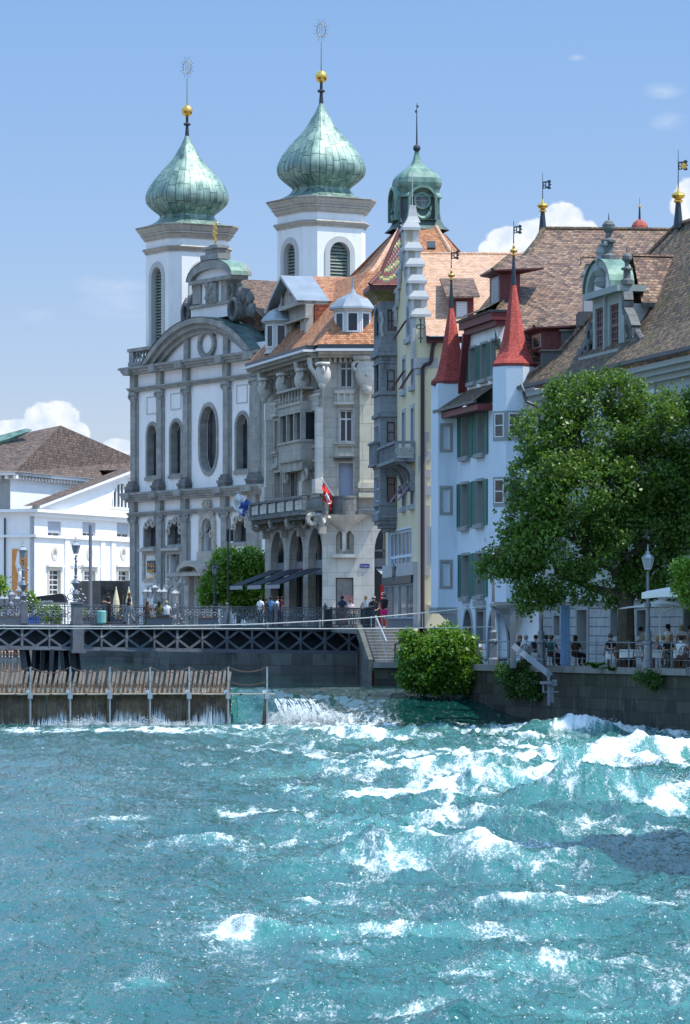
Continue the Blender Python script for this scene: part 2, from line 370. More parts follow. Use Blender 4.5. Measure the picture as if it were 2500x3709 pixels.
M['cd'] = copperm('dark_green_copper', (.03, .045, .045), (.10, .17, .15), .5, .2, seam=False)
M['t_brown'] = tiles('brown_plain_tiles', [(.075, .05, .042), (.14, .088, .066), (.21, .125, .088), (.30, .19, .135)], .27, .21, (.13, .13, .05), .3)
M['t_bigbrown'] = tiles('old_brown_scalloped_tiles', [(.085, .055, .048), (.18, .11, .085), (.26, .155, .10), (.34, .24, .165)], .25, .23, (.16, .15, .07), .3, gap=.85)
M['t_dark'] = tiles('mossy_dark_tiles', [(.045, .034, .028), (.09, .065, .045), (.17, .115, .075), (.26, .17, .11)], .24, .19, (.12, .11, .035), .75, gap=.7)
M['t_orange'] = tiles('orange_tiles', [(.25, .10, .05), (.36, .155, .075), (.45, .205, .10), (.50, .26, .15)], .2, .17, (.3, .2, .12), .15)
M['t_tan'] = tiles('tan_tiles', [(.46, .27, .17), (.58, .36, .23), (.62, .40, .27), (.42, .26, .2)], .22, .2, gap=.45)
M['t_red'] = tiles('red_turret_tiles', [(.33, .05, .04), (.42, .075, .06), (.50, .10, .08)], .085, .075, gap=.35)
M['t_hung'] = tiles('dark_red_hung_tiles', [(.13, .035, .02), (.22, .055, .03), (.28, .08, .04)], .3, .28)
M['t_theatre'] = tiles('grey_brown_tiles', [(.07, .05, .045), (.105, .075, .062), (.15, .105, .085), (.22, .15, .11)], .3, .26, (.2, .17, .1), .2)
M['bark'] = plain('bark', (.085, .07, .05), .9, var=.4, scale=4, bump=.8)
M['leaf_dark'] = leafm('chestnut_leaves', (.028, .068, .010), (.13, .235, .03), .25)
M['leaf_bright'] = leafm('bright_leaves', (.06, .14, .015), (.24, .40, .05), .35)
M['leaf_bush'] = leafm('bush_leaves', (.04, .11, .012), (.17, .34, .035), .3)
M['ivy'] = leafm('ivy_leaves', (.02, .06, .012), (.08, .17, .03), .25)
M['wetwall'] = ashlar('wet_quay_stone', (.062, .058, .048), 1.15, .5, .012, .38, .9, (.008, .011, .007), mcol=.7, bump=1.2)
def _wet(m):
    t = m.node_tree; g = NT(t); b = t.nodes['Principled BSDF']; ob = g.n('ShaderNodeNewGeometry').outputs['Position']; old = b.inputs['Base Color'].links[0].from_socket
    mp = g.n('ShaderNodeMapping', {'Vector': ob, 'Scale': (2.6, 2.6, .5)}).outputs[0]
    c = g.mix(g.rng(g.noise(mp, 1.4, 8, .72), .54, .70, 0, .75), old, (.17, .17, .16)); z = g.n('ShaderNodeSeparateXYZ', {0: ob}).outputs[2]
    c = g.mix(g.m('MULTIPLY', g.rng(g.noise(ob, 1.7, 6, .7), .42, .6), g.rng(z, -3.4, -2.0, .15, .7)), c, (.035, .05, .015)); t.links.new(c, b.inputs['Base Color']); b.inputs['Roughness'].default_value = .6
_wet(M['wetwall'])
M['quay'] = ashlar('grey_quay_concrete', (.24, .235, .22), 2.2, 1.2, .01, .1, .65, (.05, .05, .045), mcol=.6)
M['paving'] = plain('paving_stone', (.26, .25, .235), .85, var=.12, bump=.2)
M['wood_grey'] = plain('weathered_wood', (.24, .195, .16), .85, var=.35, scale=3, fine=20, bump=.5)
M['wood_wet'] = plain('wet_brown_wood', (.14, .085, .042), .45, var=.85, scale=2.2, fine=9, bump=.6, spec=.6)
M['wood_plank'] = plain('pale_plank', (.48, .41, .32), .8, var=.15, bump=.2)
M['cloth_white'] = plain('white_cloth', (.8, .8, .79), .9, var=.03, bump=.1)
M['navy'] = plain('navy_awning_fabric', (.012, .018, .03), .8, var=.2)
M['rattan'] = plain('brown_chair_wood', (.12, .05, .028), .5, var=.3)
M['quaydark'] = ashlar('shaded_damp_quay_stone', (.13, .13, .12), 1.6, .8, .012, .25, .75, (.02, .022, .02), mcol=.6, bump=.8)  # dark from damp and dirt, and from under-bridge shade put into the colour
M['stone_cream'] = plain('cream_window_stone', (.62, .58, .50), .8, var=.06)
M['blind'] = plain('grey_blue_blind', (.42, .46, .52), .5, var=.05)
M['orange'] = plain('orange_print', (.62, .26, .06), .6, var=.2)
M['violet'] = plain('violet_print', (.12, .07, .35), .6, var=.1)
M['trimgrey'] = plain('beige_window_frame', (.40, .375, .33), .7, var=.08)
M['fascia'] = plain('grey_shop_fascia', (.16, .17, .19), .5, var=.05)
M['lav'] = plain('lavender_roller_shutter', (.33, .36, .46), .6, var=.03)
M['red'] = plain('red_sale_panel', (.45, .012, .02), .5, var=.05)
M['reddull'] = plain('dull_red_lettering', (.35, .06, .06), .5)
M['palered'] = plain('pale_red_poster', (.42, .22, .22), .5, var=.1)
M['greyfab'] = plain('grey_fabric', (.34, .34, .36), .8, var=.06)
M['blue'] = plain('blue_enamel', (.01, .02, .22), .3, var=.05)
M['whitepaint2'] = plain('off_white_wood', (.62, .61, .58), .6, var=.05)
M['limesunlit'] = ashlar('rough_lit_limestone', (.70, .62, .47), 1.1, 1.15, .012, .06, .12, (.4, .34, .25), mcol=.6, bump=1.0)  # sunlight on the edge strip put into the colour, paler and warmer
M['stonecool'] = plain('cool_grey_stone', (.42, .46, .50), .8, var=.07)
M['oxdark'] = plain('dark_red_iron', (.045, .025, .028), .5, var=.1)
M['lavfab'] = plain('mauve_awning_fabric', (.20, .14, .19), .8, var=.06)
M['cove'] = plain('gold_painted_cove', (.22, .17, .07), .6, var=.5, scale=5)
M['roofgrey'] = plain('grey_roof_sheet', (.10, .10, .10), .7, var=.15)
def diamond_tiles():
    m = tiles('patterned_glazed_tiles', [(.16, .05, .045), (.2, .06, .05), (.17, .05, .05)], .2, .17, gap=.6); t = m.node_tree; g = NT(t); b = t.nodes['Principled BSDF']
    uv = g.n('ShaderNodeTexCoord').outputs['UV']; s = g.n('ShaderNodeSeparateXYZ', {0: uv})
    row = g.m('FLOOR', g.m('DIVIDE', s.outputs[1], .17)); col = g.m('DIVIDE', s.outputs[0], .2)
    k = g.m('FLOORED_MODULO', g.m('SUBTRACT', row, g.m('ABSOLUTE', g.m('SUBTRACT', g.m('FLOORED_MODULO', col, 8.), 4.))), 7.)
    c = g.ramp(g.m('DIVIDE', k, 7.), [(0, (.10, .15, .08)), (.15, (.45, .40, .16)), (.3, (.10, .15, .08)), (.42, (.17, .05, .05)), (.99, (.17, .05, .05))], 'CONSTANT')
    old = b.inputs['Base Color'].links[0].from_socket
    t.links.new(g.mix(.85, old, c), b.inputs['Base Color']); b.inputs['Roughness'].default_value = .4
    return m
M['t_diamond'] = diamond_tiles()
M['slate'] = plain('slate_blue_sheet', (.035, .05, .065), .45, metal=.2, var=.2)
M['rustic'] = ashlar('rusticated_grey_blocks', (.36, .38, .38), 1.35, .43, .022, .05, .2, (.16, .17, .17), mcol=.35, bump=1.5)
M['sage'] = plain('sage_grey_plaster', (.40, .44, .42), .8, var=.06, stain=.15)
M['sagestone'] = plain('sage_grey_stone', (.33, .37, .35), .85, var=.14, bump=.3, stain=.35, staincol=(.12, .13, .12))
M['mauvewood'] = plain('mauve_brown_wood', (.17, .09, .09), .6)
M['palepane'] = plain('pale_curtain', (.55, .56, .55), .5, var=.1)
M['redplain'] = plain('red_sheet_roof', (.36, .07, .045), .5, var=.12)
M['lampglass'] = glassm('lantern_glass', (.35, .36, .36), .15, .1)
M['palewire'] = plain('pale_wire', (.55, .53, .5), .4, metal=.3)
M['palesteel'] = plain('pale_grey_steel', (.21, .235, .265), .55, var=.2, metal=.1)
M['bluepaint'] = plain('light_blue_paint', (.16, .30, .52), .6, var=.12)
M['pink'] = plain('pink_cloth', (.75, .03, .16), .7, var=.05)
M['rust'] = plain('rusty_chain', (.20, .12, .085), .7, metal=.3, var=.3)
M['stepstone'] = plain('worn_step_stone', (.30, .27, .23), .8, var=.15, bump=.2)
M['canvas'] = plain('white_parasol_canvas', (.80, .79, .76), .85, var=.03)
M['flagred'] = plain('red_flag_cloth', (.62, .02, .02), .8, var=.06)
M['flagblue'] = plain('blue_flag_cloth', (.05, .13, .42), .8, var=.06)
M['benchwood'] = plain('orange_brown_bench_wood', (.34, .16, .07), .6, var=.15)
M['teal'] = plain('pale_teal_plastic', (.22, .52, .48), .5, var=.1)
M['crateblue'] = plain('blue_plastic', (.02, .09, .36), .4)
M['boards'] = ashlar('timber_boards', (.16, .135, .11), .14, 6., .008, .14, .2, mcol=.4)
M['cream'] = plain('cream_cloth', (.62, .54, .36), .85, var=.06)
M['tarp'] = plain('black_tarpaulin', (.014, .018, .022), .35, var=.4)
# ------------------------------------------------------------ ground and terrace (z=0 is the level of the plaza)
ZU, ZL, ZT = -2.8, -4.3, -1.71       # upper water, lower water, terrace
def D2(px, d): return ((px - CX) / F * d, d)
def sheet(mb, pts, z): mb.poly_flat = None; 
def flat(mb, pts, z):
    loops = [[Vector((p[0], p[1], 0)) for p in pts]]
    for t in tessellate_polygon(loops):
        a, b, c = [loops[0][i] for i in t]
        if (b - a).cross(c - a).z < 0: b, c = c, b
        mb.face([(p.x, p.y, z) for p in (a, b, c)])
quay_line = [(-26, 292), D2(-300, 292), D2(120, 293), D2(122, 291), D2(484, 289), D2(486, 281), D2(560, 278), D2(600, 262), D2(612, 228), D2(800, 226), D2(1290, 220), D2(1300, 214), D2(1311, 204), D2(1347, 176)]
mb = MB(); flat(mb, quay_line + [D2(1502, 176), D2(1514, 196), D2(1640, 196), (60, 196), (90, 1500), (-300, 1500), (-300, 292)], -.06)
tag(mb.build('plaza_ground', M['paving']), kind='structure')
mb = MB()
for a, b in zip(quay_line, quay_line[1:]):
    mb.face([(a[0], a[1], -7), (b[0], b[1], -7), (b[0], b[1], -.07), (a[0], a[1], -.07)])
    fr = Fr(a, b)
    if fr.L > 3: mb.box(fr, 0, fr.L, -.35, -.05, -.3, .12)
tag(mb.build('quay_wall', M['quaydark']), 'grey stone quay wall under the square and behind the iron bridge', 'quay wall')
# terrace by the restaurant and its wet river wall
terr = [D2(1345, 176.5), D2(1357, 171.4), D2(1470, 171), D2(1737, 161), D2(2010, 155), D2(2500, 144), (16.5, 120), (14.5, 70), (14.5, 20)]
mb = MB(); flat(mb, terr + [(90, 20), (90, 196.5), D2(1514, 196.5), D2(1502, 176.5)], ZT)
tag(mb.build('terrace_ground', M['paving']), kind='structure')
mb = MB(); cp = MB()
for a, b in zip(terr[1:], terr[2:]):
    fr = Fr(a, b); mb.box(fr, 0, fr.L, -8, ZT - .26, -.8, 0); cp.box(fr, -.02, fr.L + .02, ZT - .255, ZT + .02, -.6, .14)
r = tag(mb.build('river_wall', M['wetwall']), 'dark wet river wall below the restaurant terrace', 'river wall')
cp.build('coping', M['quay'], r)
class Facade:
    def __init__(s, fr, root, K=None, th=.6): s.fr = fr; s.root = root; s.K = K; s.holes = []; s.th = th
    def r(s, x0, y0, x1, y1, off=0):
        a = s.K(x0, (y0 + y1) / 2); b = s.K(x1, (y0 + y1) / 2); xm = (x0 + x1) / 2; p, q = s.K(xm, y0), s.K(xm, y1)
        return s.fr.U(a[0], off), s.fr.U(b[0], off), s.fr.Z(q[0], q[1], off), s.fr.Z(p[0], p[1], off)
    def win(s, x0, y0, x1, y1, shape='rect', rec=.25, sur=.12, proud=.05, nv=1, nh=1, bars=.05, framem='whitepaint', glass='glass', surm='trim', sill=.0, rise=None, name='window', hole=True, off=0, transom=None):
        u0, u1, z0, z1 = s.r(x0, y0, x1, y1, off)
        return s.winu(u0, u1, z0, z1, shape, rec, sur, proud, nv, nh, bars, framem, glass, surm, sill, rise, name, hole, off, transom)
    def winu(s, u0, u1, z0, z1, shape='rect', rec=.25, sur=.12, proud=.05, nv=1, nh=1, bars=.05, framem='whitepaint', glass='glass', surm='trim', sill=.0, rise=None, name='window', hole=True, off=0, transom=None):
        fr = s.fr
        def mk(e):
            if shape == 'rect': return rect(u0 - e, u1 + e, z0 - e, z1 + e)
            if shape == 'arch': return arch(u0 - e, u1 + e, z0 - e, z1 + e, None if rise is None else rise + e)
            if shape == 'point': return pointed(u0 - e, u1 + e, z0, z1 + e)
            return oval(u0 - e, u1 + e, z0 - e, z1 + e)
        if hole: s.holes.append(mk(0))
        mb = MB()
        if sur: mb.poly(fr, mk(sur), off, off + proud, [mk(-.001)])
        if sill: mb.box(fr, u0 - sur - .06, u1 + sur + .06, z0 - sur - .12, z0 - sur * .4, off - .02, off + sill)
        if sur and hole:
            lo = mk(-.002)
            for a, b in zip(lo, lo[1:] + lo[:1]): mb.face([fr.pt(a[0], a[1], off + .01), fr.pt(a[0], a[1], off - rec), fr.pt(b[0], b[1], off - rec), fr.pt(b[0], b[1], off + .01)])
        w = mb.build(name, M[surm], s.root) if mb.v else None
        g = MB(); g.poly(fr, mk(-.01), off - rec - .06, off - rec - .05); 
        if w is None: w = g.build(name, M[glass], s.root)
        else: g.build('pane', M[glass], w)
        b = MB(); n0, n1 = off - rec - .045, off - rec; e = bars
        if shape in('rect', 'arch') and bars:
            for k in range(nv + 1):
                u = u0 + (u1 - u0) * k / nv; lo, hi = (u, u + e) if k == 0 else ((u - e, u) if k == nv else (u - e / 2, u + e / 2))
                top = z1 - .01
                if shape == 'arch':
                    r_ = (u1 - u0) / 2; ri = r_ if rise is None else rise; q = min(1, abs((u0 + u1) / 2 - (lo + hi) / 2) / r_); top = z1 - ri + ri * math.sqrt(1 - q * q) - .02
                b.box(fr, lo + .002, hi - .002, z0 + .005, top, n0, n1)
            zt = z1 if shape == 'rect' else z1 - ((u1 - u0) / 2 if rise is None else rise)
            hs_ = [k / nh for k in range(nh + 1)] if transom is None else [0, transom, 1]
            for k in hs_:
                z = z0 + (zt - z0) * k; lo, hi = (z, z + e) if k == 0 else ((z - e, z) if k == 1 else (z - e / 2, z + e / 2))
                if k == 1 and shape != 'rect': continue
                b.box(fr, u0 + .01, u1 - .01, lo + .002, hi - .002, n0 - .002, n1 - .002)
        elif bars:
            r_ = (u1 - u0) / 2; c = (u0 + u1) / 2
            for k in range(1, nv):
                u = u0 + (u1 - u0) * k / nv; q = r_ * .9 * math.sqrt(max(0, 1 - ((u - c) / r_) ** 2)); b.box(fr, u - e / 2, u + e / 2, z0 + r_ - q, z1 - r_ + q, n0, n1)
            for k in range(1, nh):
                z = z0 + (z1 - z0) * k / nh; dz = max(0, (z0 + r_) - z, z - (z1 - r_)); q = r_ * math.sqrt(max(0, 1 - (dz / r_) ** 2)) * .95; b.box(fr, c - q, c + q, z - e / 2, z + e / 2, n0 - .002, n1 - .002)
        if b.v: b.build('frame', M[framem], w)
        return w
    def wall(s, pts, mat, name='wall', n1=0):
        mb = MB(); mb.poly(s.fr, pts, -s.th, n1, s.holes); return mb.build(name, M[mat], s.root)
def shutter(fr, u0, u1, z0, z1, root, mat='green_sh', n0=.02):
    mb = MB(); mb.box(fr, u0, u1, z0, z1, n0, n0 + .03)
    for a, b in ((u0, u0 + .05), (u1 - .05, u1)): mb.box(fr, a, b, z0, z1, n0 + .031, n0 + .055)
    for z in (z0, (z0 + z1) / 2 - .03, z1 - .06): mb.box(fr, u0 + .05, u1 - .05, z, z + .06, n0 + .031, n0 + .055)
    n = int((z1 - z0) / .09)
    for k in range(n):
        z = z0 + .07 + (z1 - z0 - .14) * k / n; mb.face([fr.pt(u0 + .05, z, n0 + .056), fr.pt(u1 - .05, z, n0 + .056), fr.pt(u1 - .05, z + .06, n0 + .032), fr.pt(u0 + .05, z + .06, n0 + .032)])
    return mb.build('shutter', M[mat], root)
# ============================================================ church
CF = frpx(508, 328, 913, 310)
church = thing('church', 'pale baroque church with grey pilasters and two green onion-domed towers', 'church', CF.pt(8, -.06))
K1 = lambda x, y: (400 + x / 1.568, 900 + y / 1.568)
K2 = lambda x, y: (450 + x / 3.136, 1750 + y / 3.136)
fa = Facade(CF, church, K1, 1.2)
U = lambda px: CF.U(px)
UL, UR = U(480), U(966)
# windows of the main storey
for (x0, y0, x1, y1) in ((214, 1003, 266, 1290), (347, 983, 404, 1278), (720, 942, 784, 1252)):
    fa.win(x0, y0, x1, y1, 'arch', rec=.62, sur=.32, proud=.1, nv=3, nh=9, bars=.05, framem='iron', glass='glassg', surm='sand', sill=.2)
fa.win(514, 895, 604, 1270, 'oval', rec=.62, sur=.36, proud=.1, nv=4, nh=9, bars=.05, framem='iron', glass='glassg', surm='sand')
fa.K = K2
for (x0, y0, x1, y1) in ((240, 455, 380, 720), (512, 435, 660, 695), (1262, 400, 1418, 665)):
    fa.win(x0, y0, x1, y1, 'arch', rec=.62, sur=.22, proud=.12, nv=2, nh=4, bars=.05, framem='iron', glass='glassg', surm='sand', sill=.3, rise=.55)
# niches and portal
u0, u1, z0, z1 = fa.r(905, 400, 1015, 770); niche = arch(u0, u1, z0, z1); fa.holes.append(niche)
u0b, u1b, z0b, z1b = fa.r(520, 775, 655, 1050); fa.holes.append(rect(u0b, u1b, z0b, z1b))
up0, up1, zp0, zp1 = fa.r(800, 1030, 960, 1600); fa.holes.append(rect(up0, up1, .02, zp1))
TOP = CF.Z(750, 1265)
fa.wall(rect(UL + .1, UR, -.06, TOP), 'white', 'facade_wall')
bk = MB(); bk.box(CF, UL + .2, UR - .1, 0, TOP + .5, -3, -1.25); bk.box(CF, UL + .1, UR - .05, -.05, TOP, -7.5, -3.02); bk.build('body', M['sand'], church)
# pilaster orders: (centre px at mid height, half width px)
om = MB()
def order(pxs, K, ztop, zcap0, zbase1, zbot, hw, fat_last):
    for i, px in enumerate(pxs):
        u = U(px); w = hw * (1.55 if (i == fat_last) else 1)
        om.box(CF, u - w, u + w, zbase1, zcap0, .0, .34 if i != fat_last else .5)
        om.box(CF, u - w * 1.45, u - w, zbase1, zcap0, .0, .16); om.box(CF, u + w, u + w * 1.45, zbase1, zcap0, .0, .16)
        # capital with scroll ends
        om.box(CF, u - w * 1.25, u + w * 1.25, zcap0 + .55, ztop, .0, .48)
        om.box(CF, u - w * 1.05, u + w * 1.05, zcap0, zcap0 + .14, .01, .4)
        for sgn in (-1, 1):
            c = CF.pt(u + sgn * w * 1.1, zcap0 + .42, .36)
            om.torus(c, .2, .11, (CF.u, (0, 0, 1)), 10, 5); 
        om.box(CF, u - w * .9, u + w * .9, zcap0 + .14, zcap0 + .55, .0, .38)
K1u = [472 + 20, 400 + 292 / 1.568, 400 + 442 / 1.568, 400 + 671 / 1.568, 400 + 840 / 1.568]
cz = lambda x, y, K=K1: CF.Z(*K(x, y))
ZE0, ZE1 = cz(540, 770), cz(540, 630)        # entablature of the upper order
ZC = cz(540, 822); ZB = cz(560, 1318); ZL2 = cz(540, 1362)
order(K1u, K1, ZE0, ZC, ZB, ZL2, .44, 4)
for i, px in enumerate(K1u):
    db = MB(); u = U(px); w = .44 * (1.55 if i == 4 else 1)
    for k, (e, h0, h1) in enumerate(((.28, 0, .35), (.36, .35, .62), (.22, .62, .95), (.12, .95, 1.2))): db.box(CF, u - w - e, u + w + e, ZL2 + h0 * .9, ZL2 + h1 * .9, .0, .42 + e)
    db.build('pilaster_base', M['sanddark'], church)
def band(m, z0, z1, out, ul=UL, ur=UR, steps=3, n0=0):
    for k in range(steps):
        a = z0 + (z1 - z0) * k / steps; b = z0 + (z1 - z0) * (k + 1) / steps; o = out * (.45 + .55 * (k + 1) / steps)
        m.box(CF, ul - o, ur + .1, a, b, n0 - 1.2, o)
band(om, ZE0, ZE0 + .42, .42)
band(om, cz(540, 668), ZE1 + .1, 1.0)
for i, px in enumerate(K1u):
    u = U(px); w = .44 * (1.55 if i == 4 else 1); om.box(CF, u - w, u + w, ZE0 + .42, cz(540, 668), 0, .4)
    om.box(CF, u - w - .12, u + w + .12, cz(540, 668), ZE1 + .08, .5, 1.12)
# lower order
L1u = [450 + 128 / 3.136, 450 + 425 / 3.136, 450 + 712 / 3.136, 450 + 1165 / 3.136, 450 + 1490 / 3.136]
zc = lambda x, y: CF.Z(*K2(x, y))
ZF0, ZF1 = zc(950, 340), zc(950, 60)
order(L1u, K2, ZF0, zc(950, 420), .0, 0, .5, 4)
band(om, ZF0, zc(950, 285), .45); band(om, zc(950, 165), ZL2, .95, steps=4)
for i, px in enumerate(L1u):
    u = U(px); w = .5 * (1.5 if i == 4 else 1); om.box(CF, u - w, u + w, zc(950, 285), zc(950, 165), 0, .42); om.box(CF, u - w - .1, u + w + .1, zc(950, 130), ZL2 - .02, .5, 1.1)
om.build('pilaster_order', M['sand'], church)
# segmental gable
u_c = U(400 + 557 / 1.568); z_b = ZE1 + .12
ue0, ue1 = U(400 + 238 / 1.568), U(400 + 860 / 1.568); zt = cz(590, 388); hw = (ue1 - ue0) / 2; uc = (ue0 + ue1) / 2; H = zt - z_b
R = (hw * hw + H * H) / (2 * H); zc0 = zt - R; A = math.asin(hw / R)
def seg(Rr, n=26, a=A): return [(uc + Rr * math.sin(-a + 2 * a * k / n), zc0 + Rr * math.cos(-a + 2 * a * k / n)) for k in range(n + 1)]
g = MB(); ou = seg(R); inn = seg(R - 1.35)
inn = [(u, max(z, z_b)) for u, z in inn]
for (ra, rb, n1) in ((R, R - .5, 1.15), (R - .5, R - .95, .8), (R - .95, R - 1.35, .45)):
    a_, b_ = seg(ra), seg(rb)
    for i in range(26):
        q = [a_[i], a_[i + 1], b_[i + 1], b_[i]]
        if min(p[1] for p in q) < z_b - .3: q = [(p[0], max(p[1], z_b)) for p in q]
        if abs(q[0][1] - q[3][1]) + abs(q[0][0] - q[3][0]) < .01: continue
        g.face([CF.pt(p[0], p[1], n1) for p in q][::-1]); g.face([CF.pt(q[3][0], q[3][1], n1), CF.pt(q[2][0], q[2][1], n1), CF.pt(q[2][0], q[2][1], n1 - .5), CF.pt(q[3][0], q[3][1], n1 - .5)])
        g.face([CF.pt(q[0][0], q[0][1], n1), CF.pt(q[1][0], q[1][1], n1), CF.pt(q[1][0], q[1][1], -1.2), CF.pt(q[0][0], q[0][1], -1.2)])
for x0, x1 in ((432, 457), (655, 683)):
    a, b = U(400 + x0 / 1.568), U(400 + x1 / 1.568); um = (a + b) / 2; zz = zc0 + math.sqrt((R - 1.2) ** 2 - (um - uc) ** 2); g.box(CF, a, b, z_b, zz, .01, .3)
ur0, ur1, zr0, zr1 = Facade(CF, church, K1).r(512, 457, 607, 627); g.poly(CF, oval(ur0, ur1, zr0, zr1, 24), 0, .35, [oval(ur0 + .38, ur1 - .38, zr0 + .45, zr1 - .45, 24)])
g.build('gable_arch', M['sand'], church)
g = MB(); tyn = [p for p in seg(R - .9) if p[1] > z_b]; g.poly(CF, [(tyn[0][0], z_b - .1)] + tyn + [(tyn[-1][0], z_b - .1)], -1.2, .02); g.build('tympanum', M['white'], church)
g = MB(); a_ = seg(R + .05, 20)
for i in range(20): g.face([CF.pt(a_[i][0], a_[i][1], 1.2), CF.pt(a_[i + 1][0], a_[i + 1][1], 1.2), CF.pt(a_[i + 1][0], a_[i + 1][1], -1.4), CF.pt(a_[i][0], a_[i][1], -1.4)], [(i, 0), (i + 1, 0), (i + 1, 2), (i, 2)])
g.build('gable_roof', M['cd'], church)
# attic shrine above the gable
s_ = MB(); w_ = MB()
def px1(m, x0, y0, x1, y1, n0, n1):
    u0, u1, z0, z1 = Facade(CF, church, K1).r(x0, y0, x1, y1, n1); m.box(CF, u0, u1, z0, z1, n0, n1); return u0, u1, z0, z1
px1(w_, 458, 318, 665, 400, -1.5, .1); px1(w_, 505, 185, 635, 318, -1.2, .1)
px1(s_, 450, 310, 672, 328, -1.5, .3); px1(s_, 466, 202, 512, 316, -1.5, .25); px1(s_, 628, 180, 660, 306, -1.5, .25); px1(s_, 655, 200, 690, 300, -1.5, -.1)
px1(s_, 445, 168, 680, 190, -1.2, .6)
u0, u1, z0, z1 = Facade(CF, church, K1).r(432, 66, 690, 170, .6)
def ar(u0, u1, z0, z1, e, n=14): r_ = (u1 - u0) / 2; c_ = (u0 + u1) / 2; return [(c_ + (r_ - e) * math.cos(math.pi * k / n), z0 + (z1 - z0 - e) * math.sin(math.pi * k / n)) for k in range(n + 1)]
s_.poly(CF, ar(u0, u1, z0, z1, 0) , -1.4, .6, [ar(u0, u1, z0 + .02, z1, .75)[::-1]]); w_.poly(CF, ar(u0, u1, z0, z1, .7), -1.3, .15)
px1(s_, 540, 196, 597, 310, .1, .42)
for (x, y) in ((556, 212), (583, 212), (570, 240), (556, 280), (584, 280)):
    uu, zz = CF.uz(*K1(x, y), .4); s_.sphere(CF.pt(uu, zz, .4), .38, 8, (1, .6, 1))
# pedestal on top
KC = lambda x, y: (400 + x / 1.568, y / 1.568)
fq = Facade(CF, church, KC)
for (x0, y0, x1, y1, n) in ((530, 1445, 632, 1478, .35), (545, 1412, 615, 1446, .1), (535, 1400, 625, 1414, .3), (560, 1390, 600, 1402, .0)):
    a, b, c, d = fq.r(x0, y0, x1, y1); s_.box(CF, a, b, c, d, -.9, n)
s_.build('attic_stonework', M['sand'], church); w_.build('attic_wall', M['white'], church)
rf = MB(); aa = ar(u0 - .05, u1 + .05, z0, z1 + .06, 0)
for i in range(14): rf.face([CF.pt(aa[i][0], aa[i][1], .65), CF.pt(aa[i + 1][0], aa[i + 1][1], .65), CF.pt(aa[i + 1][0], aa[i + 1][1], -1.0), CF.pt(aa[i][0], aa[i][1], -1.0)], [(i / 2, 0), (i / 2 + .5, 0), (i / 2 + .5, 2), (i / 2, 2)])
rf.build('attic_roof', M['patina2'], church)
for (x, y, r1) in ((430, 365, .85), (700, 345, .95), (475, 222, .35), (672, 240, .35)):
    vo = MB(); uu, zz = CF.uz(*K1(x, y)); c = CF.pt(uu, zz, -.3)
    for k in range(3): vo.torus(c + CF.n * (.3 * k - .3), r1 * .75, r1 * .24, (CF.u, (0, 0, 1)), 14, 6, (1, 1.25))
    vo.build('volute_scroll', M['sanddark'], church, smooth=True)
for pts in ([(404, 420), (402, 350), (425, 305), (452, 300), (475, 250)], [(772, 385), (776, 310), (758, 268), (725, 258), (690, 262), (668, 225)]):
    vo = MB(); q = [CF.pt(*CF.uz(*K1(x, y)), -.4) for x, y in pts]
    for a, b in zip(q, q[1:]): vo.bar(a, b, 1.2, .3, up=CF.n)
    vo.build('volute', M['sanddark'], church, smooth=True)
gm = MB(); cu, cz_ = fq.fr.uz(*KC(577, 1330)); c = CF.pt(cu, cz_, -.3)
gm.bar(c - Vector((0, 0, 1.4)), c + Vector((0, 0, 1.2)), .08)
for dz, r_ in ((-.5, .26), (0, .2), (.45, .3)): gm.torus(c + Vector((0, 0, dz)), r_, .06, (CF.u, (0, 0, 1)), 10, 4)
for s2 in (-1, 1): gm.bar(c + CF.u * s2 * .08 + Vector((0, 0, .75)), c + CF.u * s2 * .5 + Vector((0, 0, 1.0)), .07); gm.bar(c + CF.u * s2 * .05, c + CF.u * s2 * .4 + Vector((0, 0, .1)), .07)
gm.build('gilded_cross', M['gold'], church)
# thin raised panels
for (x0, y0, x1, y1) in ((208, 840, 265, 942), (343, 820, 403, 916), (718, 772, 780, 880)):
    rp = MB(); a, b, c, d = Facade(CF, church, K1).r(x0, y0, x1, y1); rp.poly(CF, rect(a, b, c, d), 0, .05, [rect(a + .1, b - .1, c + .1, d - .1)])
    rp.build('wall_panel', M['gable'], church)
# balustrade on the left wing
bl = MB(); z0, z1 = cz(200, 660), cz(200, 560); a, b = U(476), U(400 + 300 / 1.568)
bl.box(CF, a - .2, b, z0, z0 + .35, -.5, .25); bl.box(CF, a - .25, b, z1 - .3, z1, -.5, .3); bl.box(CF, a - .1, a + .75, z0, z1, -.5, .2)
for k in range(9):
    u = a + 1.05 + k * (b - a - 1.3) / 8.; bl.lathe(CF.pt(u, z0 + .35, -.1), [(.16, 0), (.2, .2), (.09, .55), (.19, .95), (.1, 1.3), (.17, z1 - z0 - .65)], 7)
bl.build('balustrade', M['sand'], church)
# carved niche surround with statue
st = MB(); e = .55
st.poly(CF, arch(u0 := niche[0][0] - e, niche[1][0] + e, niche[0][1] - .3, max(p[1] for p in niche) + .9), 0, .25, [arch(niche[0][0] - .01, niche[1][0] + .01, niche[0][1] - .01, max(p[1] for p in niche) + .01)])
ztn = max(p[1] for p in niche); ucn = (niche[0][0] + niche[1][0]) / 2
for (du, dz, r_) in ((-.9, .35, .3), (.9, .35, .3), (-.35, 1.2, .32), (.35, 1.2, .32), (-.95, -1.4, .25), (.95, -1.4, .25), (-1.25, -5.2, .35), (1.25, -5.2, .35), (-1.05, -4.2, .28), (1.05, -4.2, .28), (0, 1.0, .35)):
    st.torus(CF.pt(ucn + du, ztn + dz, .25), r_, .12, (CF.u, (0, 0, 1)), 10, 5)
st.box(CF, ucn - 1.3, ucn + 1.3, niche[0][1] - 1.3, niche[0][1] - .05, 0, .5)
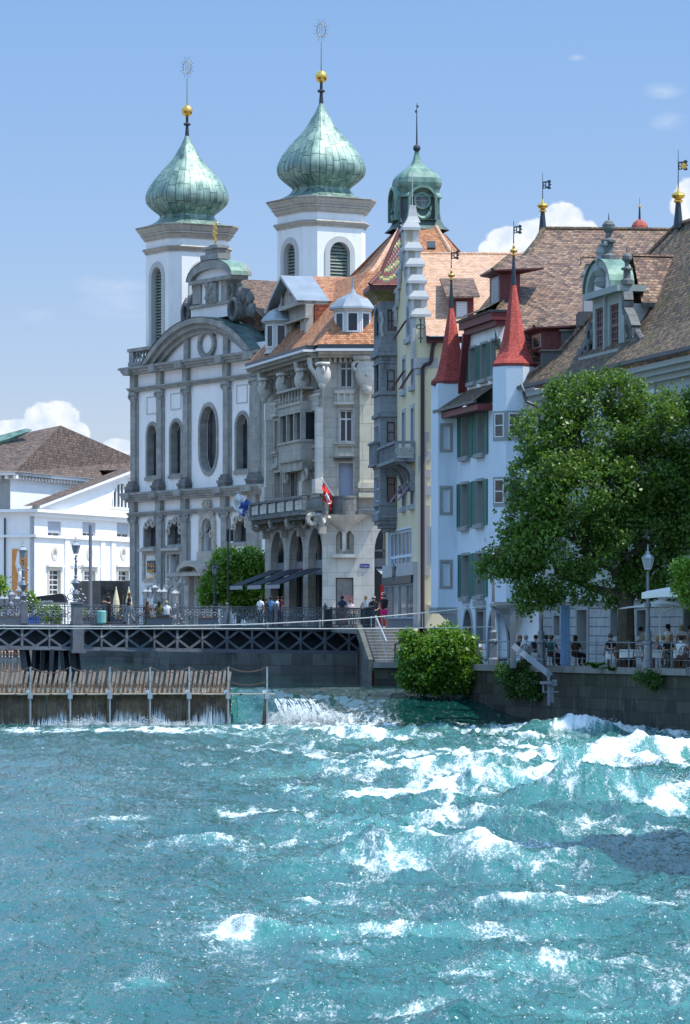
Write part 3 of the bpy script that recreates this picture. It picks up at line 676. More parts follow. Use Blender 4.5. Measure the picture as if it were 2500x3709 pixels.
nb = MB(); nb.box(CF, niche[0][0] - .2, niche[1][0] + .2, niche[0][1] - .3, ztn + .3, -1.4, -.9); nb.box(CF, u0b - .1, u1b + .1, z0b - .1, z1b + .1, -1.4, -.8); nb.box(CF, up0 - .1, up1 + .1, 0, zp1 + .1, -1.35, -.7)
# portal with curved pediment
pu0, pu1 = U(K2(735, 0)[0]), U(K2(1000, 0)[0]); pz = zc(860, 1010); ptop = zc(860, 880)
st.poly(CF, ar(pu0, pu1, pz, ptop, 0), 0, 1.3, [ar(pu0, pu1, pz + .02, ptop, .5)[::-1]]); st.box(CF, pu0, pu1, pz - .35, pz, 0, 1.2)
for (a, b) in ((pu0 + .25, up0 - .05), (up1 + .05, pu1 - .25)): st.box(CF, a, b, 0, pz - .35, 0, .6); st.sphere(CF.pt((a + b) / 2, pz - .9, .6), .3, 8)
# carved plaque bay, statue bay frames, round niches
for (x0, y0, x1, y1) in ((225, 775, 385, 1115), (490, 770, 668, 1060)):
    a, b, c, d = fa.r(x0, y0, x1, y1); st.poly(CF, rect(a, b, c, d), 0, .22, [rect(a + .35, b - .25, c + .3, d - .3)]); st.box(CF, a - .15, b + .15, d, d + .25, 0, .6)
for (x0, y0, x1, y1) in ((245, 1160, 380, 1420), (505, 1140, 655, 1420), (545, 1180, 625, 1420)):
    a, b, c, d = fa.r(x0, y0, x1, y1); c = 0; st.poly(CF, arch(a, b, c, d), 0, .3, [arch(a + .25, b - .25, c + .02, d - .25)])
for k in range(26):
    a, b, c, d = fa.r(500, 1040, 655, 1200); st.sphere(CF.pt(random.uniform(a, b), random.uniform(c, d), .12), random.uniform(.12, .28), 6)
a, b, c, d = fa.r(235, 430, 380, 470)
for (x, y) in ((300, 448), (345, 462), (270, 480), (590, 425), (535, 460), (515, 550), (650, 470), (655, 540), (1340, 392), (1280, 420), (1262, 500), (1410, 470), (1410, 420)):
    uu, zz = CF.uz(*K2(x, y)); st.torus(CF.pt(uu, zz, .15), .27, .12, (CF.u, (0, 0, 1)), 9, 5)
st.build('carved_stonework', M['lime'], church)
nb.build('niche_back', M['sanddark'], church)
def statue(c, h):
    sx_ = MB()
    sx_.lathe(c, [(.28 * h / 2, 0), (.24 * h / 2, .25 * h), (.2 * h / 2, .5 * h), (.27 * h / 2, .7 * h), (.22 * h / 2, .82 * h), (.07 * h, .86 * h)], 10)
    sx_.sphere(c + Vector((0, 0, .93 * h)), .075 * h, 8)
    sx_.tube([c + Vector((0, 0, .8 * h)) + CF.u * .11 * h, c + Vector((0, 0, .62 * h)) + CF.u * .2 * h + CF.n * .1 * h, c + Vector((0, 0, .68 * h)) + CF.n * .22 * h], .035 * h, 6)
    sx_.tube([c + Vector((0, 0, .8 * h)) - CF.u * .11 * h, c + Vector((0, 0, .6 * h)) - CF.u * .22 * h, c + Vector((0, 0, .5 * h)) - CF.u * .1 * h + CF.n * .15 * h], .035 * h, 6)
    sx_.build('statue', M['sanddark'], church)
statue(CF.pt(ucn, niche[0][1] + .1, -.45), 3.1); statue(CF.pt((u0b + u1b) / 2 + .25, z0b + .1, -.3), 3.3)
dr = MB(); dr.box(CF, up0, up1, .02, zp1, -.68, -.6); dr.build('door', M['rattan'], church)
pq = MB(); a, b, c, d = fa.r(292, 880, 380, 1015); pq.box(CF, a, b, c, d, .0, .3); plq = pq.build('plaque', M['darkmetal'], church)
def text(s, fr, u, z, size, mat, parent, n=.32, name='lettering', align='CENTER', ext=.01):
    cu_ = bpy.data.curves.new(name, 'FONT'); cu_.body = s; cu_.size = size; cu_.align_x = align; cu_.extrude = ext
    to = bpy.data.objects.new('tmp_text', cu_); COL.objects.link(to)
    dg = bpy.context.evaluated_depsgraph_get(); me = bpy.data.meshes.new_from_object(to.evaluated_get(dg)); bpy.data.objects.remove(to)
    if not len(me.uv_layers): me.uv_layers.new(name='UVMap')
    org = ORG[parent.name]
    mt = Matrix.Identity(4); mt.col[0][:3] = fr.u; mt.col[1][:3] = (0, 0, 1); mt.col[2][:3] = fr.n; mt.col[3][:3] = fr.pt(u, z, n) - org
    me.transform(mt); me.materials.clear(); me.materials.append(M[mat]); o = bpy.data.objects.new(name, me); COL.objects.link(o); o.parent = parent; ORG[o.name] = org; return o
for i, s in enumerate(('S. P. Q. L.', 'INVICT', 'CATTIV')): text(s, CF, (a + b) / 2, d - .55 - i * .55, .42, 'gold', plq)
# nave roof behind the attic
AX = -CF.n
def onln(u, px):
    """distance behind the facade at which the line of constant u shows at column px"""
    return min((abs(CX + F * CF.pt(u, 0, -q / 20).x / CF.pt(u, 0, -q / 20).y - px), q / 20) for q in range(0, 900))[1]
nr = onln(uc, 860); p_ = CF.pt(uc, 0, -nr); zr_ = (HY - 1010) / F * p_.y
ue = UR - 1.2; ne = onln(ue, 985); p_ = CF.pt(ue, 0, -ne); ze_ = (HY - 1190) / F * p_.y
rfm = MB(); N0, N1 = -1.5, -16
r0, r1, e0, e1 = CF.pt(uc, zr_, N0), CF.pt(uc, zr_, N1), CF.pt(ue, ze_, N0), CF.pt(ue, ze_, N1); e2, e3 = CF.pt(2 * uc - ue, ze_, N0), CF.pt(2 * uc - ue, ze_, N1)
rfm.face([e0, e1, r1, r0]); rfm.face([r0, r1, e3, e2]); rfm.face([e0, r0, e2]); rfm.build('nave_roof', M['t_brown'], church)
nw = MB(); nw.box(CF, 2 * uc - ue + .6, ue - .6, 0, ze_, -16, -7.52); nw.build('nave_wall', M['sand'], church)
nc = MB(); a = U(400 + 800 / 1.568); zt_ = cz(850, 445); nc.box(CF, a, UR + .3, ZE1 - .3, zt_, -6, -1.3); nc.box(CF, a + .2, UR + .6, zt_, zt_ + .5, -6.2, -1.1); nc.box(CF, UR - 1.6, UR, zt_ + .5, zt_ + 1.6, -5, -2)
nc.build('side_parapet', M['sanddark'], church)
# towers ------------------------------------------------------
def oct_ring(c, half, ch, z):
    a, b = CF.u, AX; pts = []
    for (x, y) in ((half, -(half - ch)), (half, half - ch), (half - ch, half), (-(half - ch), half), (-half, half - ch), (-half, -(half - ch)), (-(half - ch), -half), (half - ch, -half)):
        pts.append(Vector((c.x, c.y, z)) + a * x + b * y)
    return pts
def build_tower(px, d, dy, sc_):
    k = d / F; c = Vector(((px - CX) * k, d, 0)); hw_, ch = 3.1, .9
    # heights measured on the right tower, shared by both
    kr = 308.3 / F
    z = lambda y: (HY - y) * kr
    wall_top, mold0, mold1 = z(783), z(836), z(808)
    ring = lambda h, zz_, cc=ch: oct_ring(c, h, cc * h / hw_, zz_)
    def band_(m, z0, z1, h0, h1): m.loft([ring(h0, z0), ring(h1, z1)], cap=True)
    cm = MB()
    band_(cm, mold0, mold0 + .18, hw_ + .03, hw_ + .12); band_(cm, mold0 + .2, mold0 + .42, hw_ + .12, hw_ + .3); band_(cm, mold0 + .44, mold0 + .56, hw_ + .3, hw_ + .22)
    band_(cm, wall_top, wall_top + .4, hw_ + .12, hw_ + .35); band_(cm, wall_top + .42, wall_top + .6, hw_ + .42, hw_ + .42); band_(cm, wall_top + .62, wall_top + 1.1, hw_ + .48, hw_ + .76)
    band_(cm, wall_top + 1.12, wall_top + 1.25, hw_ + .79, hw_ + .8)
    cm.build('tower_cornice', M['lime'], church)
    # walls with belfry openings on the two near faces
    zb = 0
    wins = []
    for name, fr in (('u', Fr((c + CF.n * hw_ - CF.u * (hw_ - ch))[:2], (c + CF.n * hw_ + CF.u * (hw_ - ch))[:2])), ('a', Fr((c + CF.u * hw_ + CF.n * (hw_ - ch))[:2], (c + CF.u * hw_ - CF.n * (hw_ - ch))[:2]))):
        f = Facade(fr, church, K1, .5); m_ = fr.L / 2
        w = f.winu(m_ - .98, m_ + .98, z(1212), z(888), 'arch', rec=.45, sur=.5, proud=.09, nv=2, nh=1, bars=.12, framem='green_sh', glass='darkmetal', surm='gable', sill=.15, name='belfry_opening')
        lv = MB()
        n = 26
        for q in range(n):
            zz1 = z(1205) + (z(895) - z(1205)) * q / n; half = .93 if zz1 < z(888) - 1.1 else .93 * math.sqrt(max(.02, 1 - ((zz1 - (z(888) - .98)) / .98) ** 2)) if zz1 > z(888) - .98 else .93
            lv.face([fr.pt(m_ - half, zz1, -.32), fr.pt(m_ + half, zz1, -.32), fr.pt(m_ + half, zz1 + .2, -.46), fr.pt(m_ - half, zz1 + .2, -.46)])
        lv.build('louvre', M['green_lv'], w)
        f.wall(rect(0, fr.L, zb, wall_top + .02), 'white', 'tower_wall')
    tm = MB(); rr = ring(hw_, zb), ring(hw_, wall_top)
    n = 8
    for i in range(n):
        j = (i + 1) % n
        if i in (0, 6): continue          # near faces already built
        tm.face([rr[0][i], rr[0][j], rr[1][j], rr[1][i]])
    tm.build('tower_wall', M['white'], church)
    # onion: half width in pixels of the right tower against picture row
    prof = [(195, 733 / 1), (150, 722), (120, 708), (106, 695), (103, 687), (108, 680), (131, 662), (150, 643), (157, 625), (157, 607), (151, 588), (140, 566), (127, 547), (109, 524), (90, 503), (72, 483), (50, 456), (36, 431), (22, 408), (12, 385), (7, 372)]
    om_ = MB(); rings = []; pf = prof; prof = []
    for i in range(len(pf) - 1):
        p0, p1, p2, p3 = pf[max(i - 1, 0)], pf[i], pf[i + 1], pf[min(i + 2, len(pf) - 1)]
        for t in (0, .5): prof.append(tuple(.5 * (2 * b + (c_ - a) * t + (2 * a - 5 * b + 4 * c_ - d_) * t * t + (3 * b - a - 3 * c_ + d_) * t ** 3) for a, b, c_, d_ in zip(p0, p1, p2, p3)))
    prof.append(pf[-1])
    NS = 6; NSm = 2
    for (w, y) in prof:
        h = w * kr / 1.16
        base = oct_ring(c, h, h * .36, z(y)); rg = []
        for i in range(8):
            a, b = base[i], base[(i + 1) % 8]; m_ = NS if i % 2 == 0 else NSm
            for q in range(m_): rg.append(a.lerp(b, q / m_))
        rings.append(rg)
    om_.loft(rings, uvscale=1 / 1.7)
    o = om_.build('onion_dome', M['patina'], church, smooth=True)
    sp = MB(); Zc = lambda y: c + Vector((0, 0, z(y)))
    sp.lathe(c, [(.2, z(374)), (.14, z(340)), (.14, z(336)), (.3, z(334)), (.34, z(330)), (.3, z(326)), (.13, z(323)), (.12, z(300))], 10)
    s = sp.build('spire_pole', M['iron'], church)
    gb = MB(); gb.sphere(Zc(278), 22 * kr, 16, (1, 1, 1.05)); gb.build('gilded_ball', M['gold'], church, smooth=True)
    ro = MB(); ro.tube([Zc(256), Zc(150)], [.05, .03], 6); cc = Zc(109)
    ax = Vector((1, 0, 0)); ro.torus(cc, .45, .035, (ax, (0, 0, 1)), 16, 4, (.8, 1.25)); ro.bar(cc - Vector((0, 0, .5)), cc + Vector((0, 0, .5)), .04); ro.bar(cc - ax * .14 + Vector((0, 0, -.3)), cc - ax * .14 + Vector((0, 0, .35)), .035); ro.bar(cc + ax * .14 + Vector((0, 0, -.3)), cc + ax * .14 + Vector((0, 0, .35)), .035)
    for q in range(16):
        t = 2 * math.pi * q / 16; dd = ax * math.cos(t) * .8 + Vector((0, 0, 1.25 * math.sin(t))); ro.bar(cc + dd * .47, cc + dd * (.85 if q % 2 else .72), .035)
    ro.build('weather_vane', M['goldiron'], church)
M['green_lv'] = plain('pale_green_louvres', (.22, .25, .20), .7)
M['goldiron'] = plain('tarnished_gilt_iron', (.32, .25, .12), .4, metal=.6, var=.4)
build_tower(1164, 308.3, 0, 1)
build_tower(678, 328.7, 0, 1)
# ============================================================ theatre far left
TF = frpx(125, 360, 475, 382)
theatre = thing('theatre', 'white classical theatre with brown hipped roof left of the church', 'theatre', TF.pt(0, -.06))
K3 = lambda x, y: (x / 1.568, 1500 + y / 1.568)
ft = Facade(TF, theatre, K3, .5)
tz = lambda x, y, off=0: TF.Z(*K3(x, y), off)
for (x0, x1, y0, y1) in ((277, 340, 885, 1026), (475, 537, 890, 1026), (669, 728, 889, 1035)):
    ft.win(x0, y0, x1, y1, sur=.28, proud=.1, rec=.22, nv=2, nh=5, bars=.09, surm='stone_cream', sill=.2)
for (x0, x1, y0, y1) in ((272, 348, 610, 694), (469, 544, 614, 694), (664, 738, 618, 700)):
    w = ft.win(x0, y0, x1, y1, sur=.0, rec=.25, nv=2, nh=2, bars=.07)
    a, b, c, d = ft.r(x0, y0, x1, y1); bm_ = MB(); n = 14
    for k in range(n): zz = c + (d - c) * ((k + 4) / (n + 4)); bm_.box(TF, a + .03, b - .03, zz, zz + .075, -.2, -.17)
    bm_.build('blind', M['blind'], w)
for x in (309, 508, 699):
    a, b, c, d = ft.r(x - 22, 764, x + 22, 816); pts = arch(a, b, c, d, (d - c) / 2); m_ = (a + b) / 2; zc_ = (c + d) / 2
    ci = lambda r: [(m_ + r * math.cos(2 * math.pi * k / 16), zc_ + r * math.sin(2 * math.pi * k / 16)) for k in range(16)]
    ft.holes.append(ci(.4)); q = MB(); q.poly(TF, ci(.72), 0, .1, [ci(.4)]); q.poly(TF, ci(.42), -.3, -.29); q.poly(TF, ci(.2), -.28, -.2, [ci(.12)]); q.build('round_window', M['stone_cream'], theatre)
a, b = TF.U(32), TF.U(520); zc1 = tz(400, 562)
uu0, uu1 = TF.U(28), TF.U(560)
wall_l, wall_r = TF.U(125), TF.U(520)
# gable triangle: ridge at px 455, springing left px 125 (rise)
apx, apz = TF.U(455), TF.Z(455, 1722)
sl_u, sl_z = wall_l - .3, zc1 + .2
rr_u = 2 * apx - sl_u
ua, ub, zl0, zl1 = ft.r(632, 470, 800, 532); zmid = zl0; fan = arch(ua, ua + 5.2, zl0, zl0 + 2.6, 2.6)
ft.holes.append(fan); q = MB(); q.poly(TF, arch(ua - .2, ua + 5.4, zl0 - .2, zl0 + 2.8, 2.8), 0, .08, [fan]); q.poly(TF, fan, -.3, -.28)
fw = q.build('lunette_window', M['white'], theatre); q = MB(); q.poly(TF, arch(ua + .05, ua + 5.15, zl0 + .03, zl0 + 2.55, 2.55), -.27, -.26); q.build('pane', M['glass'], fw)
q = MB()
for k in (.8, 1.7, 2.6, 3.5, 4.4): q.box(TF, ua + k - .12, ua + k + .12, zl0, zl0 + 2.6 * math.sqrt(1 - ((k - 2.6) / 2.6) ** 2) - .05, -.25, -.12)
q.build('frame', M['whitepaint'], fw)
ft.wall([(wall_l, -.06), (wall_r, -.06), (wall_r, sl_z), (rr_u, sl_z), (apx, apz), (sl_u + .3, sl_z)], 'white')
tr = MB()
d = Vector((apx - sl_u, apz - sl_z)).normalized()
for (o, h, n1) in ((0, .3, .75), (-.32, .3, .5)):
    for sgn in (1, -1):
        A_ = (sl_u if sgn == 1 else rr_u, sl_z + o); B_ = (apx, apz + o + .25); pts = [A_, B_, (B_[0], B_[1] + h), (A_[0], A_[1] + h)]
        if sgn == -1: pts = pts[::-1]
        tr.poly(TF, pts, -.1, n1)
for (z0, z1, n1) in ((sl_z - .35, sl_z - .05, .7), (sl_z - .75, sl_z - .36, .35), (tz(450, 712), tz(450, 698), .28)): tr.box(TF, wall_l - n1, wall_r, z0, z1, -.3, n1)
for px in (200, 377, 580, 640): 
    if px == 200: continue
    u = TF.U(px / 1.568); tr.box(TF, u - .55, u + .55, 0, tz(450, 712), 0, .16)
for x in (309, 508, 699): a, b, c, d_ = ft.r(x - 48, 858, x + 48, 868); tr.box(TF, a, b, c, d_ + .05, 0, .35)
tr.build('cornice', M['white'], theatre)
# left return wall (faces the river) and roofs
TLf = Fr((TF.pt(wall_l, 0) - TF.n * 9)[:2], TF.pt(wall_l, 0)[:2])
lf = MB(); lf.box(TLf, 0, TLf.L - .01, -.06, sl_z - .35, -.5, 0); lf.box(TLf, -.2, TLf.L + .5, sl_z - .34, sl_z - .04, -.5, .6); lf.box(TLf, -.2, TLf.L + .2, tz(450, 712), tz(450, 698), -.5, .25)
lf.build('side_wall', M['white'], theatre)
gr = MB(); back = -TF.n * 9
q0 = TF.pt(sl_u - .5, sl_z + .25, .8); q1 = TF.pt(apx, apz + .6, .8); q2 = TF.pt(rr_u + .5, sl_z + .25, .8)
gr.face([q0, q1, q1 - TF.n * 1.7, q0 - TF.n * 1.7]); gr.face([q1, q2, q2 - TF.n * 4.0, q1 - TF.n * 4.0]); gr.build('gable_roof', M['t_theatre'], theatre)
# high block behind with its hipped roof
hb = MB(); ua_ = TF.U(38, -3.4); A_ = TF.pt(ua_, 0, -3.4); fb = Fr(A_[:2], TF.pt(TF.U(540, -3.4), 0, -3.4)[:2]); zt1 = TF.uz(38, 1722, -3.4)[1]
hb.box(fb, 0, fb.L, 8, zt1, -14, 0); fl = Fr((A_ - TF.n * 14)[:2], A_[:2]); hb.box(fl, 0, fl.L - .01, 0, zt1, -10, 0)
hb.box(fl, -1, fl.L + .8, zt1, zt1 + .35, -8, .8); hb.box(fb, -.5, fb.L, zt1, zt1 + .35, -8, .8)
for k in range(40): hb.box(fb, .3 + k * .75, .65 + k * .75, zt1 - .35, zt1 - .02, 0, .5)
for k in range(16): hb.box(fl, .3 + k * .95, .65 + k * .95, zt1 - .35, zt1 - .02, 0, .5)
hb.build('high_block', M['white'], theatre)
hr = MB(); c2 = fb.pt(-1, zt1 + .36, 1); c3 = fb.pt(fb.L + 1, zt1 + .36, 1); c1 = fl.pt(-2, zt1 + .36, 1)
ap = P(220, 1541, fb.pt(8, 0, -7).y); ap2 = P(520, 1672, fb.pt(fb.L, 0, -1).y); ap3 = P(60, 1574, ap.y + 2)
hr.face([c2, c3, ap2, ap]); hr.face([c1, c2, ap]); hr.face([c1, ap, ap3])
hr.build('hipped_roof', M['t_theatre'], theatre)
gp = MB(); dg_ = ap.y - 3; g0, g1 = P(-90, 1632, dg_), P(118, 1557, dg_); gp.face([g0, g1 + Vector((0, 0, 0)), P(96, 1551, dg_ + 1), P(-60, 1592, dg_ + 1)]); gp.face([P(-90, 1652, dg_ + .3), P(40, 1602, dg_ + .3), g1, g0]); gp.build('copper_ridge', M['patina2'], theatre)
# poster banner on the side wall
K3b = K3; pb = MB(); fpo = Facade(TLf, theatre, K3); a, b, c, d = fpo.r(70, 765, 156, 1030); pb.box(TLf, a, b, max(c, .3), d, .02, .06)
banner = pb.build('banner', M['orange'], theatre)
pb = MB(); uc_, = [(a + b) / 2]
pb.tube([TLf.pt(uc_ - .1, d - .2, .07), TLf.pt(uc_ - .2, d - 1.5, .09), TLf.pt(uc_ + .25, d - 2.6, .09), TLf.pt(uc_ + .05, d - 4.3, .09), TLf.pt(uc_ + .2, c + .8, .09)], [.12, .25, .35, .3, .15], 6); pb.build('printed_figure', M['white'], banner)
text('Let', TLf, uc_, 2.6, 1.3, 'violet', banner, .12); text('dance', TLf, uc_, 1.4, 1.25, 'violet', banner, .12)
pb = MB(); pb.tube([TLf.pt(.15 + a - .9, 0, .15), TLf.pt(a - .75, sl_z - .9, .15)], .09, 6); pb.build('downpipe', M['iron'], theatre)
# ============================================================ stone corner building with shops
S1 = frpx(924, 241, 1149, 225)
cpt = S1.pt(S1.U(1168), 0)
S2 = Fr((cpt.x, cpt.y), (cpt.x + 5, cpt.y))
stone = thing('corner_building', 'weathered stone corner building with balcony, dark awnings and an orange roof', 'building', S2.pt(0, -.06))
KA = lambda x, y: (900 + x / 3.136, 1000 + y / 3.136)
KB = lambda x, y: (900 + x / 3.136, 1450 + y / 3.136)
KG = lambda x, y: (880 + x / 3.136, 1850 + y / 3.136)
f1 = Facade(S1, stone, KA, .5); f2 = Facade(S2, stone, KA, .5)
WU0 = S1.U(960); WU1 = S1.U(1168); WV1 = S2.U(1356); ZTOP = P(1149, 1284, 224).z - .25
W_ = dict(surm='lime', sur=.14, proud=.06, framem='trimgrey', glass='glass')
for (x0, y0, x1, y1) in ((300, 1115, 385, 1395), (512, 1065, 600, 1335), (732, 1000, 825, 1295)): f1.win(x0, y0, x1, y1, rec=.3, nv=3, nh=1, bars=.12, **W_)
f1.K = KB
f1.win(305, 235, 340, 575, rec=.3, nv=1, bars=.07, **W_); f1.win(735, 140, 822, 500, rec=.3, nv=3, bars=.12, **W_)
f1.win(300, 820, 372, 1115, rec=.3, nv=3, bars=.1, **W_); f1.win(400, 800, 560, 1100, rec=.45, nv=3, bars=.1, name='balcony_door', **W_); f1.win(738, 740, 820, 1075, rec=.3, nv=3, bars=.1, **W_)
f1.K = KG
for (x0, y0, x1, y1) in ((315, 240, 468, 590), (525, 215, 684, 575), (742, 195, 902, 555)):
    w = f1.win(x0, y0, x1, 1320, 'arch', rec=.75, sur=.0, nv=2, nh=1, bars=.09, framem='iron', glass='glassb', name='shop_arch')
    u0, u1, _, z1 = f1.r(x0, y0, x1, y1); za = f1.r(x0, y0, x1, y1)[2]
    q = MB(); q.box(S1, u0 + .05, u1 - .05, za - .95, za, -.72, -.4); q.box(S1, u0 + .05, u1 - .05, 0, .4, -.72, -.5)
    for t in (.33, .8): q.box(S1, u0 + (u1 - u0) * t - .05, u0 + (u1 - u0) * t + .05, .4, za - .95, -.72, -.62)
    fas = q.build('shop_fascia', M['fascia'], w)
    if x0 == 525:
        text('GANT', S1, (u0 + u1) / 2 + .35, za - .66, .36, 'reddull', w, -.38, name='shop_lettering'); 
# windows of the end facade
f2.K = KA; f2.win(1038, 970, 1188, 1268, rec=.3, nv=2, nh=2, transom=.74, bars=.1, surm='lime', sill=.15)
f2.K = KB; f2.win(1033, 108, 1186, 475, rec=.3, nv=2, transom=.72, bars=.1, surm='lime', sill=.15)
w = f2.win(1025, 715, 1188, 1080, rec=.3, bars=.0, surm='lime', glass='lav', name='shuttered_window')
f2.K = KG; f2.win(1055, 210, 1262, 488, 'arch', rec=.4, sur=.12, nv=2, nh=1, bars=.28, framem='limepale', surm='limepale', sill=.35)
w = f2.win(1055, 760, 1256, 1290, rec=.35, sur=.0, nv=1, bars=.06, framem='iron', glass='glassb', name='shop_window')
u0, u1, z0, z1 = f2.r(1085, 770, 1255, 1290); q = MB(); q.box(S2, u0 + .2, u1, 0.3, z1 - 1.0, -.39, -.34); pp = q.build('poster', M['palered'], w); text('SALE', S2, (u0 + u1) / 2 + .3, z1 - 1.75, .38, 'cloth_white', w, -.33)
# arch over the passage
a = S2.U(1356.5); bq = S2.U(1462); zt = S2.Z(1410, 1900); pas = arch(a, bq, -.06, zt, 1.75)
VE = S2.U(1500); f2.holes.append(pas)
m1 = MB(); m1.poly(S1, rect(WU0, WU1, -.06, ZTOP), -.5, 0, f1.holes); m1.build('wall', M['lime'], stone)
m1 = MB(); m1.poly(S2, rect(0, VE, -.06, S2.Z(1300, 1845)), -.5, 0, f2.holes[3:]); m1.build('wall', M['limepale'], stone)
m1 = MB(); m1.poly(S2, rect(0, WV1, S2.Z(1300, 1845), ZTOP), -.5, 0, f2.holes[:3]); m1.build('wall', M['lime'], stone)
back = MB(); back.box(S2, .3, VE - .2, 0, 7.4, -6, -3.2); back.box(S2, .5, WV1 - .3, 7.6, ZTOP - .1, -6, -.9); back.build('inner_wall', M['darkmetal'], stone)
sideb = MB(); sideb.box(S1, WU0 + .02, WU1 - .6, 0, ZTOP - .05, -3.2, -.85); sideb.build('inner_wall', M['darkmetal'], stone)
q = MB(); q.box(S2, a, bq, S2.Z(1380, 2052), S2.Z(1380, 2022), -.9, -.6); q.box(S2, a, bq, S2.Z(1380, 1996), S2.Z(1380, 1990), -.9, -.8)
for px in (1388, 1405): q.box(S2, S2.U(px), S2.U(px) + .12, S2.Z(1380, 2022), zt, -.9, -.8)
q.build('passage_fascia', M['fascia'], stone)
q = MB(); x0, x1 = S2.U(1378), S2.U(1432); q.box(S2, x0, x1, .0, S2.Z(1380, 2115), -.9, -.75); rp_ = q.build('sale_panel', M['red'], stone)
text('SALE', S2, x0 + .62, S2.Z(1380, 2166), .55, 'cloth_white', rp_, -.73, align='CENTER')
q = MB(); za_ = S2.Z(1380, 2060); q.face([S2.pt(a + .1, za_, -.5), S2.pt(S2.U(1440), za_, -.5), S2.pt(S2.U(1445), za_ - .85, .9), S2.pt(a + 1.0, za_ - .85, .9)]); q.box(S2, a + .9, S2.U(1445), za_ - 1.0, za_ - .84, .85, .95)
q.build('passage_awning', M['greyfab'], stone)
# ashlar pilasters, edge strip with sunlight in its colour, cornices
for px in (967, 1102, 1174):
    pm = MB(); u = S1.U(px, .3) if px < 1170 else WU1 + .0; pm.box(S1, u - .3, u + .25, 8.3, ZTOP - 3.1, 0, .42); pm.box(S1, u - .42, u + .38, 8.3, 9.2, 0, .55)
    for k in range(2): pm.tube([S1.pt(u - .1 + .2 * k, ZTOP - 1.2, .3), S1.pt(u - .1 + .2 * k, ZTOP - .6, .75), S1.pt(u - .1 + .2 * k, ZTOP, .85)], .13, 6)
    pm.build('pilaster', M['limepale'], stone)
q = MB(); sa, sb = S2.U(1303), S2.U(1353); chz = S2.Z(1300, 1757)
q.box(S2, sa, sb + .35, 8.1, ZTOP - 1.4, 0, .3); q.box(S2, sa - .1, sb + .35, chz - .2, chz + .15, 0, .45); q.box(S2, sa - .06, sb + .35, chz - .8, chz - .5, 0, .5); q.build('corner_strip', M['limesunlit'], stone)
def mask(fr, u, z, n, w=.5, par=stone):
    q = MB(); q.sphere(fr.pt(u, z, n), w, 14, (1, .55, 1.35)); q.box(fr, u - w * 1.15, u + w * 1.15, z + w * 1.1, z + w * 1.5, n - .3, n + .35)
    for s in (-1, 1): q.torus(fr.pt(u + s * w * .75, z + w * .6, n + .1), w * .4, w * .18, (fr.u, (0, 0, 1)), 9, 5); q.sphere(fr.pt(u + s * w * .3, z + .15, n + w * .45), w * .13, 6)
    q.sphere(fr.pt(u, z - .1, n + w * .6), w * .16, 6); q.sphere(fr.pt(u, z - w * 1.2, n + .05), w * .5, 8, (1, .7, 1.3)); q.build('carved_mask', M['limepale'], par, smooth=True)
for x, y in ((197, 1290), (405, 1235), (620, 1185), (855, 1120)):
    px, py = KA(x, y); u, z = S1.uz(px, py, .5); mask(S1, u, z, .55)
u, z = S2.uz(*KA(1345, 1105), .4); mask(S2, u, z, .5, .75)
cn = MB()
for (z0, z1, o) in ((ZTOP, ZTOP + .18, .7), (ZTOP + .18, ZTOP + .36, 1.0)):
    cn.box(S1, WU0 - o, WU1, z0, z1, -.3, o); cn.box(S2, -.25, WV1 + .6, z0, z1, -.3, o)
for k in range(34): u = WU0 + (WU1 - WU0) * k / 34; cn.box(S1, u, u + .18, ZTOP - .28, ZTOP - .003, 0, .35)
for k in range(12): u = .4 + k * .32; cn.box(S2, u, u + .17, ZTOP - .28, ZTOP - .003, 0, .35)
cn.build('cornice', M['lime'], stone)
gt = MB(); gz = ZTOP + .37; gt.box(S1, WU0 - 1.25, WU1 + .25, gz, gz + .14, .2, 1.3); gt.box(S2, -.4, WV1 + .6, gz, gz + .14, .2, 1.27); gt.build('gutter', M['whitepaint'], stone)
gt = MB(); gt.box(S1, WU0 - 1.1, WU1 + .1, gz + .14, gz + .42, .1, 1.1); gt.box(S2, -.3, WV1 + .6, gz + .142, gz + .422, .1, 1.08); gt.build('roof_edge', M['darkmetal'], stone)
# projecting oriel and panels on the long facade
orl = MB(); u0, u1, zb, zt_ = Facade(S1, stone, KB).r(350, 550, 600, 700, .9); zto = f1.fr.Z(*KB(480, 160), .9)
ob_ = MB(); ou0, ou1 = S1.U(KB(352, 0)[0], .9), S1.U(KB(600, 0)[0], .9)
ob_.box(S1, ou0, ou1, zb, zb + 1.15, 0, .95); ob_.box(S1, ou0 - .08, ou1 + .08, zb + 1.15, zb + 1.3, 0, 1.05)
ob_.poly(S1, [(ou0, zb - .001), (ou0 + .3, zb - .6), (ou1 - .3, zb - .6), (ou1, zb - .001)], 0, .8)
ob_.box(S1, ou0, ou1, zto, zto + .5, 0, .95); ob_.box(S1, ou0 - .1, ou1 + .1, zto + 1.45, zto + 1.6, 0, 1.1); ob_.box(S1, ou0, ou1, zto + .502, zto + .7, 0, 1.02)
nb_ = 7
for k in range(nb_ + 1): u = ou0 + .1 + (ou1 - ou0 - .2) * k / nb_; ob_.lathe(S1.pt(u, zto + .7, .85), [(.08, 0), (.13, .2), (.06, .45), (.1, .75)], 6)
for u in (ou0, ou0 + (ou1 - ou0) * .33, ou0 + (ou1 - ou0) * .66, ou1 - .18): ob_.box(S1, u, u + .18, zb + 1.3, zto, .6, .93)
for px, z in ((ou0 + .35, zb - .9), (ou1 - .35, zb - .9)): ob_.torus(S1.pt(px, z, .5), .32, .15, (S1.u, (0, 0, 1)), 10, 5)
ob_.build('oriel', M['lime'], stone)
og = MB(); og.box(S1, ou0 + .1, ou1 - .1, zb + 1.3, zto, 0, .7); og.build('oriel_glazing', M['glass'], stone)
